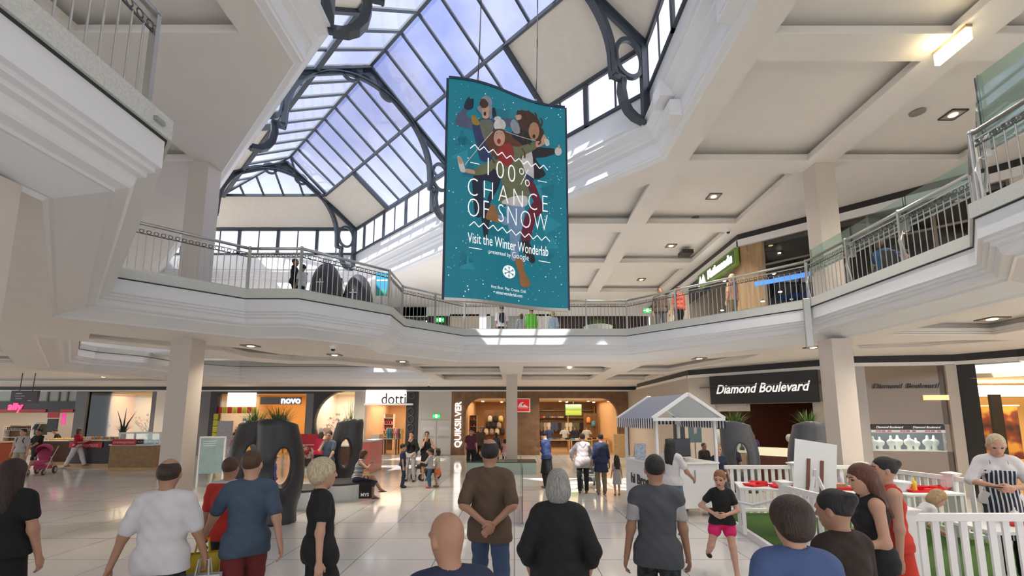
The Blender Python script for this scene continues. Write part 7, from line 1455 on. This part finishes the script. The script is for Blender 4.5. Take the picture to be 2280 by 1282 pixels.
# middle distance
person('woman with long black hair, white T-shirt and denim shorts standing at the striped cart', PP(1496, 1060, 8.7), 1.78, -.75, sex='f', hair=('long', 'black'), tone='tan', hands=((-.2, .3, 1.0), (.28, .28, .98)), clothes=[('top', k_['white'], dict(sleeve=.6, hem=-.04)), ('pants', C_('denim_light', (.12, .18, .28)), dict(len=.5)), ('sandals', k_['shoe'])], res=NM)
person('woman in a pale grey hooded top and black leggings, seen from behind', pg(1299, 1098), 1.72, -.05, sex='f', build=1.15, hair=('bun', 'darkbrown'), tone='light', hands=((-.30, .30, .98), (.20, .35, 1.0)), elbows=((-1, -.4, 0), (1, -.4, 0)), clothes=[('top', k_['taupe'], dict(sleeve=1.85, hem=-.2, inf=.03)), ('hood', k_['taupe']), ('pants', k_['black']), ('shoes', k_['tan'])], res=NM)
person('woman in a navy dress over beige trousers, seen from behind', pg(1340, 1100), 1.73, .05, sex='f', build=1.1, hair=('bun', 'black'), tone='tan', clothes=[('top', k_['navy'], dict(sleeve=1.3, hem=-.05)), ('skirt', k_['navy'], dict(hem=.62, r=.17)), ('pants', k_['khaki'], dict(waist=-.1)), ('shoes', k_['tan'])], res=NM)
person('little girl with long hair and a pale grey dress beside the woman in navy', pg(1375, 1103), 1.08, .1, sex='f', hs=1.3, hair=('long', 'darkbrown'), tone='light', clothes=[('top', k_['ltgrey'], dict(sleeve=.4, hem=-.02)), ('skirt', k_['ltgrey'], dict(hem=.5, r=.16)), ('shoes', k_['tan'])], res=NM)
person('person in dark blue shirt and long black apron left of the hooded woman', pg(1218, 1086), 1.75, .9, hair=('short', 'black'), tone='light', head=(0, 30), hands=((-.06, .28, 1.15), (.1, .26, 1.12)), clothes=[('top', C_('ink', (.03, .05, .14)), dict(sleeve=1.3)), ('skirt', k_['black'], dict(hem=.45, r=.17)), ('pants', k_['black']), ('shoes', k_['tan'])], res=NM, lean=5)
person('woman in a black jacket and pale grey trousers, hand at her chin', pg(913, 1071), 1.70, PI*.98, sex='f', hair=('short', 'black'), tone='light', hands=((-.18, .24, .95), (.02, .14, 1.44)), elbows=((-.6, -.6, 0), (.5, 0, -1)), thumbs=((0, 0, 1), (-1, 0, 0)), clothes=[('top', k_['white'], dict(sleeve=0, hem=-.1)), ('top', k_['black'], dict(sleeve=1.5, hem=.0, inf=.024, deep=1, name='jacket')), ('pants', k_['ltgrey']), ('shoes', k_['shoe'])], res=NM, feet=((-.16, .1, .085), (.14, -.02, .085)))
person('woman in a black tank top and long black skirt holding a hand to her mouth', pg(948, 1070), 1.70, PI*1.02, sex='f', hair=('bun', 'darkbrown'), tone='light', hands=((-.14, .24, 1.05), (.03, .15, 1.44)), elbows=((-.7, -.3, -.5), (.5, 0, -1)), thumbs=((0, 0, 1), (-1, 0, 0)), clothes=[('top', k_['black'], dict(sleeve=0, deep=1)), ('skirt', k_['black'], dict(hem=.5, r=.2)), ('shoes', k_['shoe'])], res=NM)
person('boy in a navy polo shirt and dark jeans standing sideways', pg(895, 1085), 1.32, -PI*.45, hs=1.2, hair=('short', 'black'), tone='light', clothes=[('top', k_['navy'], dict(sleeve=.6)), ('pants', C_('dark_jeans', (.02, .03, .06))), ('shoes', k_['shoe'])], res=NM)
person('small girl in a grey top, blue jeans and pink shoes reaching left', pg(957, 1086), 1.18, PI*.45, sex='f', hs=1.25, hair=('bun', 'black'), tone='light', hands=((-.1, .40, 1.15), (.1, .38, 1.12)), clothes=[('top', k_['ltgrey'], dict(sleeve=1.0)), ('pants', C_('teal_jeans', (.05, .12, .2))), ('shoes', k_['pinkshoe'])], res=NM)
person('small girl in a cream top and orange skirt behind the one in blue jeans', pg(973, 1084), 1.14, PI*.55, sex='f', hs=1.25, hair=('bob', 'black'), tone='light', clothes=[('top', k_['cream'], dict(sleeve=.6)), ('skirt', k_['orange'], dict(hem=.58, r=.17)), ('shoes', k_['tan'])], res=NM)
P_maroon = person('man in a maroon shirt with a dark bag, facing the camera at the surf shop', pg(1048, 1050), 1.72, PI*1.0, hair=('short', 'black'), tone='light', clothes=[('top', k_['maroon'], dict(sleeve=.6)), ('pants', k_['black']), ('shoes', k_['shoe'])], res=FR)
person('balding man with glasses in a dark shirt just behind the man in maroon', PP(1070, 960, 20.2), 1.82, PI*.85, hair=('balding', 'grey'), tone='fair', glasses=True, clothes=[('top', k_['brown'], dict(sleeve=.7)), ('pants', k_['black']), ('shoes', k_['shoe'])], res=FR)
# seated and standing around the planters
sit = dict(hip=.50, feet=((-.10, .42, .085), (.12, .40, .085)), hands=((-.08, .34, .78), (.12, .34, .80)), elbows=((-1, -.4, -.3), (1, -.4, -.3)))
person('woman in a navy and white striped top sitting cross-legged on the round bench', (PP(797, 1080, 12.3)[0], 12.15, 0), 1.72, -PI*.40, sex='f', hair=('bob', 'brown'), tone='tan', lean=14, clothes=[('top', str1, dict(sleeve=0)), ('pants', C_('dark_denim', (.02, .03, .07)), dict(len=1.35)), ('sandals', k_['shoe'])], res=NM, hip=.54, feet=((-.05, .44, .085), (.05, .62, .26)), hands=((-.06, .36, .92), (.1, .34, .92)), elbows=sit['elbows'])
person('man in a navy T-shirt leaning his chin on his hand between the planters', (PP(731, 1010, 13.0)[0], 13.0, 0), 1.80, PI*.9, hair=('short', 'darkbrown'), tone='light', clothes=[('top', k_['slate'], dict(sleeve=.6)), ('pants', k_['black'])], res=NM, hands=((-.2, .25, .9), (.03, .14, 1.42)), elbows=((-1, -.4, -.3), (.6, 0, -1)), head=(20, 5), feet=((-.1, .05, .085), (.1, .0, .085)))
person('person in a crimson top bending over the red kiosk', PP(712, 960, 16.2), 1.66, -.2, sex='f', hair=('bob', 'brown'), tone='light', lean=10, clothes=[('top', C_('crimson', (.5, .01, .05)), dict(sleeve=1.0)), ('pants', k_['black'])], res=FR)
person('child in a dark cap and blue shirt seen through the hole of the nearest planter', (PP(607, 1050, 12.4)[0], 12.4, 0), 1.12, -PI*.5, hs=1.25, hair=('cap', 'black', C_('cap_navy', (.02, .02, .05))), tone='tan', clothes=[('top', C_('royal', (.04, .04, .22)), dict(sleeve=.7)), ('pants', k_['purple'])], res=NM)
person('person in a pink top among the shoe shop posters behind the left planter', PP(522, 985, 17), 1.62, PI*.5, sex='f', hair=('short', 'black'), tone='light', clothes=[('top', C_('rose', (.45, .15, .18)), dict(sleeve=1.5)), ('pants', k_['black'])], res=FR)
# left side
person('woman in a red top and wide white trousers walking in front of the kiosk', pg(166, 1040), 1.70, -PI*.42, sex='f', hair=('bob', 'brown'), tone='tan', hands=((-.1, .30, 1.12), (.1, .28, 1.10)), feet=((-.1, .30, .09), (.1, -.28, .10)), clothes=[('top', C_('raspberry', (.48, .02, .05)), dict(sleeve=1.0)), ('pants', k_['white'], dict(inf=.03)), ('shoes', k_['tan'])], res=FR)
person('man in a black T-shirt pushing the small pink stroller', pg(75, 1052), 1.74, PI*.93, build=1.15, hair=('short', 'black'), tone='tan', hands=((-.22, .36, .98), (.22, .36, .98)), clothes=[('top', k_['black'], dict(sleeve=.7)), ('pants', k_['black'], dict(len=.95)), ('shoes', k_['shoe'])], res=FR, feet=W1)
person('man in a pale grey T-shirt with a backpack at the far left', pg(38, 1062), 1.76, PI*1.05, hair=('short', 'black'), tone='light', clothes=[('top', k_['ltgrey'], dict(sleeve=.7)), ('backpack', k_['black']), ('pants', C_('beige', (.4, .34, .27))), ('shoes', k_['shoe'])], res=FR, feet=W2)
person('vendor in a black top bending over the pastries on the walnut counter', PP(138, 960, 22.4), 1.66, PI*.8, sex='f', hair=('short', 'darkbrown'), tone='light', lean=22, hands=((-.2, .38, 1.12), (.15, .42, 1.12)), clothes=[('top', k_['black'], dict(sleeve=.6)), ('pants', k_['black'])], res=FR)
# beyond the fence
person('girl with tied fair hair in a navy T-shirt standing behind the fence', PP(1599, 1010, 11.0), 1.50, PI*.95, sex='f', hs=1.12, hair=('pony', 'blonde'), tone='fair', clothes=[('top', k_['navy'], dict(sleeve=.5)), ('pants', k_['jean'])], res=NM)
person('woman in a dark top seen through the hole of the left jeweller planter', PP(1634, 1010, 13.3), 1.40, PI*.8, sex='f', hair=('long', 'black'), tone='tan', clothes=[('top', k_['navy'], dict(sleeve=.8)), ('pants', k_['black'])], res=NM)
person('dark haired person behind the cabinet of the cart, under the left display case', PP(1568, 1010, 13.6), 1.42, PI*1.1, hair=('short', 'black'), tone='brown', clothes=[('top', k_['black'], dict(sleeve=.8)), ('pants', k_['black'])], res=NM)
person('child in a white cap looking down by the right jeweller planter', PP(1782, 1015, 10.3), 1.34, PI*.75, hs=1.2, hair=('cap', 'black', k_['white']), tone='tan', head=(0, 28), clothes=[('top', C_('mint', (.15, .5, .25)), dict(sleeve=.6)), ('pants', k_['jean'])], res=NM)
person('person in a green top leaning by the right end of the jeweller entrance', PP(1832, 985, 12.6), 1.66, -.6, hair=('short', 'black'), tone='fair', clothes=[('top', C_('bottle_green', (.01, .25, .09)), dict(sleeve=1.2)), ('pants', k_['black'])], res=NM)
person('jeweller assistant in a purple top behind the counter', PP(1676, 970, 17.0), 1.60, PI*.9, sex='f', hair=('bob', 'brown'), tone='tan', clothes=[('top', C_('violet', (.10, .06, .25)), dict(sleeve=1.2)), ('pants', k_['black'])], res=FR)
# upper level
U = Zf
def up(px, py, yd): v = Y(px, py, yd); return (v.x, yd, U)
person('dark figure holding a small child behind the left gallery railing', up(655, 620, 10.6), 1.30, -PI*.4, hair=('cropped', 'black'), tone='brown', hands=((-.08, .26, 1.2), (.12, .25, 1.1)), clothes=[('top', k_['black'], dict(sleeve=1.8)), ('pants', k_['black'])], res=NM)
person('small dark child held close behind the left gallery railing', up(672, 630, 10.5), 1.08, PI*.4, hs=1.25, hair=('cropped', 'black'), tone='brown', clothes=[('top', C_('child_white', (.5, .48, .5)), dict(sleeve=.8)), ('pants', k_['black'])], res=NM)
person('seated person in orange brown between the two domed planters upstairs', up(757, 640, 12.6), 1.45, -PI*.4, hair=('short', 'darkbrown'), tone='tan', clothes=[('top', C_('rust', (.2, .05, .02)), dict(sleeve=1.0)), ('pants', k_['black'])], res=NM)
person('person in a white shirt and dark shorts behind the far railing, under the banner', up(1117, 700, 17.0), 1.75, .2, hair=('short', 'black'), tone='tan', clothes=[('top', k_['white'], dict(sleeve=.8)), ('backpack', k_['black']), ('pants', k_['black'], dict(len=.9))], res=FR, feet=W1)
person('person in a pale lilac top behind the far railing, left of the one in green', up(1160, 700, 18.0), 1.66, .5, sex='f', hair=('bob', 'brown'), tone='light', clothes=[('top', C_('lilac', (.35, .3, .42)), dict(sleeve=1.0)), ('pants', k_['grey'])], res=FR)
person('person in a bright green top behind the far railing', up(1183, 700, 17.5), 1.78, .3, hair=('short', 'black'), tone='tan', clothes=[('top', C_('lime', (.12, .55, .03)), dict(sleeve=1.2, hem=-.2)), ('pants', k_['black'])], res=FR, feet=W2)
person('person in pale blue and tan behind the far railing, under the banner corner', up(1232, 700, 17.8), 1.70, -.6, sex='f', hair=('bob', 'blonde'), tone='light', clothes=[('top', C_('pale_blue', (.3, .42, .55)), dict(sleeve=1.0)), ('pants', C_('sand', (.5, .36, .22)))], res=FR, feet=W1)
person('person in a coral red top behind the right diagonal railing', up(1513, 690, 14.0), 1.62, .4, hair=('short', 'brown'), tone='light', build=1.2, clothes=[('top', C_('coral', (.6, .10, .06)), dict(sleeve=1.0)), ('pants', k_['black'])], res=FR)
person('dark clothed person looking over the right diagonal railing beside the small exit sign', up(1470, 660, 14.8), 1.82, PI*.9, hair=('short', 'brown'), tone='tan', clothes=[('top', C_('umber', (.1, .07, .05)), dict(sleeve=1.5)), ('pants', k_['grey'])], res=FR)
person('blurred fair person in the timber doorway behind the right railing', up(1632, 660, 13.0), 1.70, .5, sex='f', hair=('bob', 'blonde'), tone='fair', clothes=[('top', C_('apricot', (.6, .35, .22)), dict(sleeve=.8)), ('pants', k_['khaki'])], res=FR)
person('diner in a dark blue top seated behind the glass screens', up(1962, 560, 9.0), 1.50, -PI*.4, sex='f', hair=('bob', 'brown'), tone='tan', clothes=[('top', C_('petrol', (.02, .08, .18)), dict(sleeve=.7)), ('pants', k_['red'], dict(len=.8))], res=NM, **{k: v for k, v in sit.items()})
person('second diner in black seated facing the one in dark blue behind the glass screens', up(2012, 545, 9.8), 1.62, PI*.4, hair=('short', 'black'), tone='light', clothes=[('top', k_['black'], dict(sleeve=1.0)), ('pants', k_['black'])], res=NM, **{k: v for k, v in sit.items()})
for px, yd, lab in ((1962, 9.0, 'under the diner in dark blue'), (2012, 9.8, 'under the diner in black')):
    v = up(px, 552, yd); t = thing('cafe_chair', 'black cafe chair '+lab, 'chair', v, 0)
    mb = MB(); mb.box(-.2, .2, -.2, .2, .40, .44, M_dark); mb.build('seat', t, bevel=.01); mb = MB(); mb.box(-.2, .2, -.21, -.18, .44, .80, M_dark); mb.build('backrest', t, bevel=.01)
    for x in (-.18, .18):
        for y in (-.18, .18): mb = MB(); mb.tube([(x, y, 0), (x, y, .4)], .012, M_rail, 6); mb.build('leg', t)
# shop mannequins
for px, py, yd, h, c1, c2, lab in ((1142, 990, 20.6, 1.42, C_('print_pink', (.30, .10, .14)), k_['purple'], 'black child mannequin in a pink patterned dress before the central column'), (1124, 1000, 20.4, 1.2, C_('pink_white', (.7, .35, .4)), k_['white'], 'small black mannequin in a pink and white top left of the column'), (1105, 985, 21.2, 1.45, k_['slate'], k_['cream'], 'black mannequin in a denim jacket left of the column')):
    person(lab, PP(px, py, yd), h, PI, sex='f', hs=1.12, hair=('none', 'black'), tone='mannequin', clothes=[('top', c1, dict(sleeve=.2)), ('skirt', c2, dict(hem=.62, r=.15))], res=FR, cat='mannequin', name='mannequin')
small('product_box', PP(1112, 1012, 20.0, 0), 2, 'blue and white bag standing on the floor among the mannequins', None, 0, 'box'); small('product_box', PP(1128, 1014, 19.9, 0), 1, 'white box on the floor among the mannequins', None, 0, 'box')
# carried things
def held(t, i, rz, m, label, w, h, txt=None, d=.12): v = hand_of(t, i); return bag((v.x, v.y, v.z-h-.15), rz, m, label, w, h, txt, d)
held(P_slate, 0, .5, mat('yellow_plastic', (.70, .50, .03), .35, noise=.3, nscale=6), 'yellow shopping bag held by the man in the slate T-shirt', .30, .42, None, .14)
held(P_white, 1, .2, mat('white_plastic', (.55, .54, .56), .35), 'white shopping bag in the right hand of the balding man', .28, .40, None, .12)
held(P_maroon, 0, 0, k_['black'], 'dark bag in the hand of the man in maroon', .34, .36)
p = PP(816, 1060, 11.75); bag((p[0]-.0, 11.72, .12), .1, k_['black'], 'black shopping bag with white letters at the knees of the woman in stripes', .30, .42, 'MYS')
t = thing('phone', 'small dark phone held by the chef', 'phone', (PP(2205, 1066, 5.72)[0], 5.68, PZ+1.18), .6); mb = MB(); mb.box(-.04, .04, -.075, .075, -.004, .004, M_black); mb.build('case', t, bevel=.003)
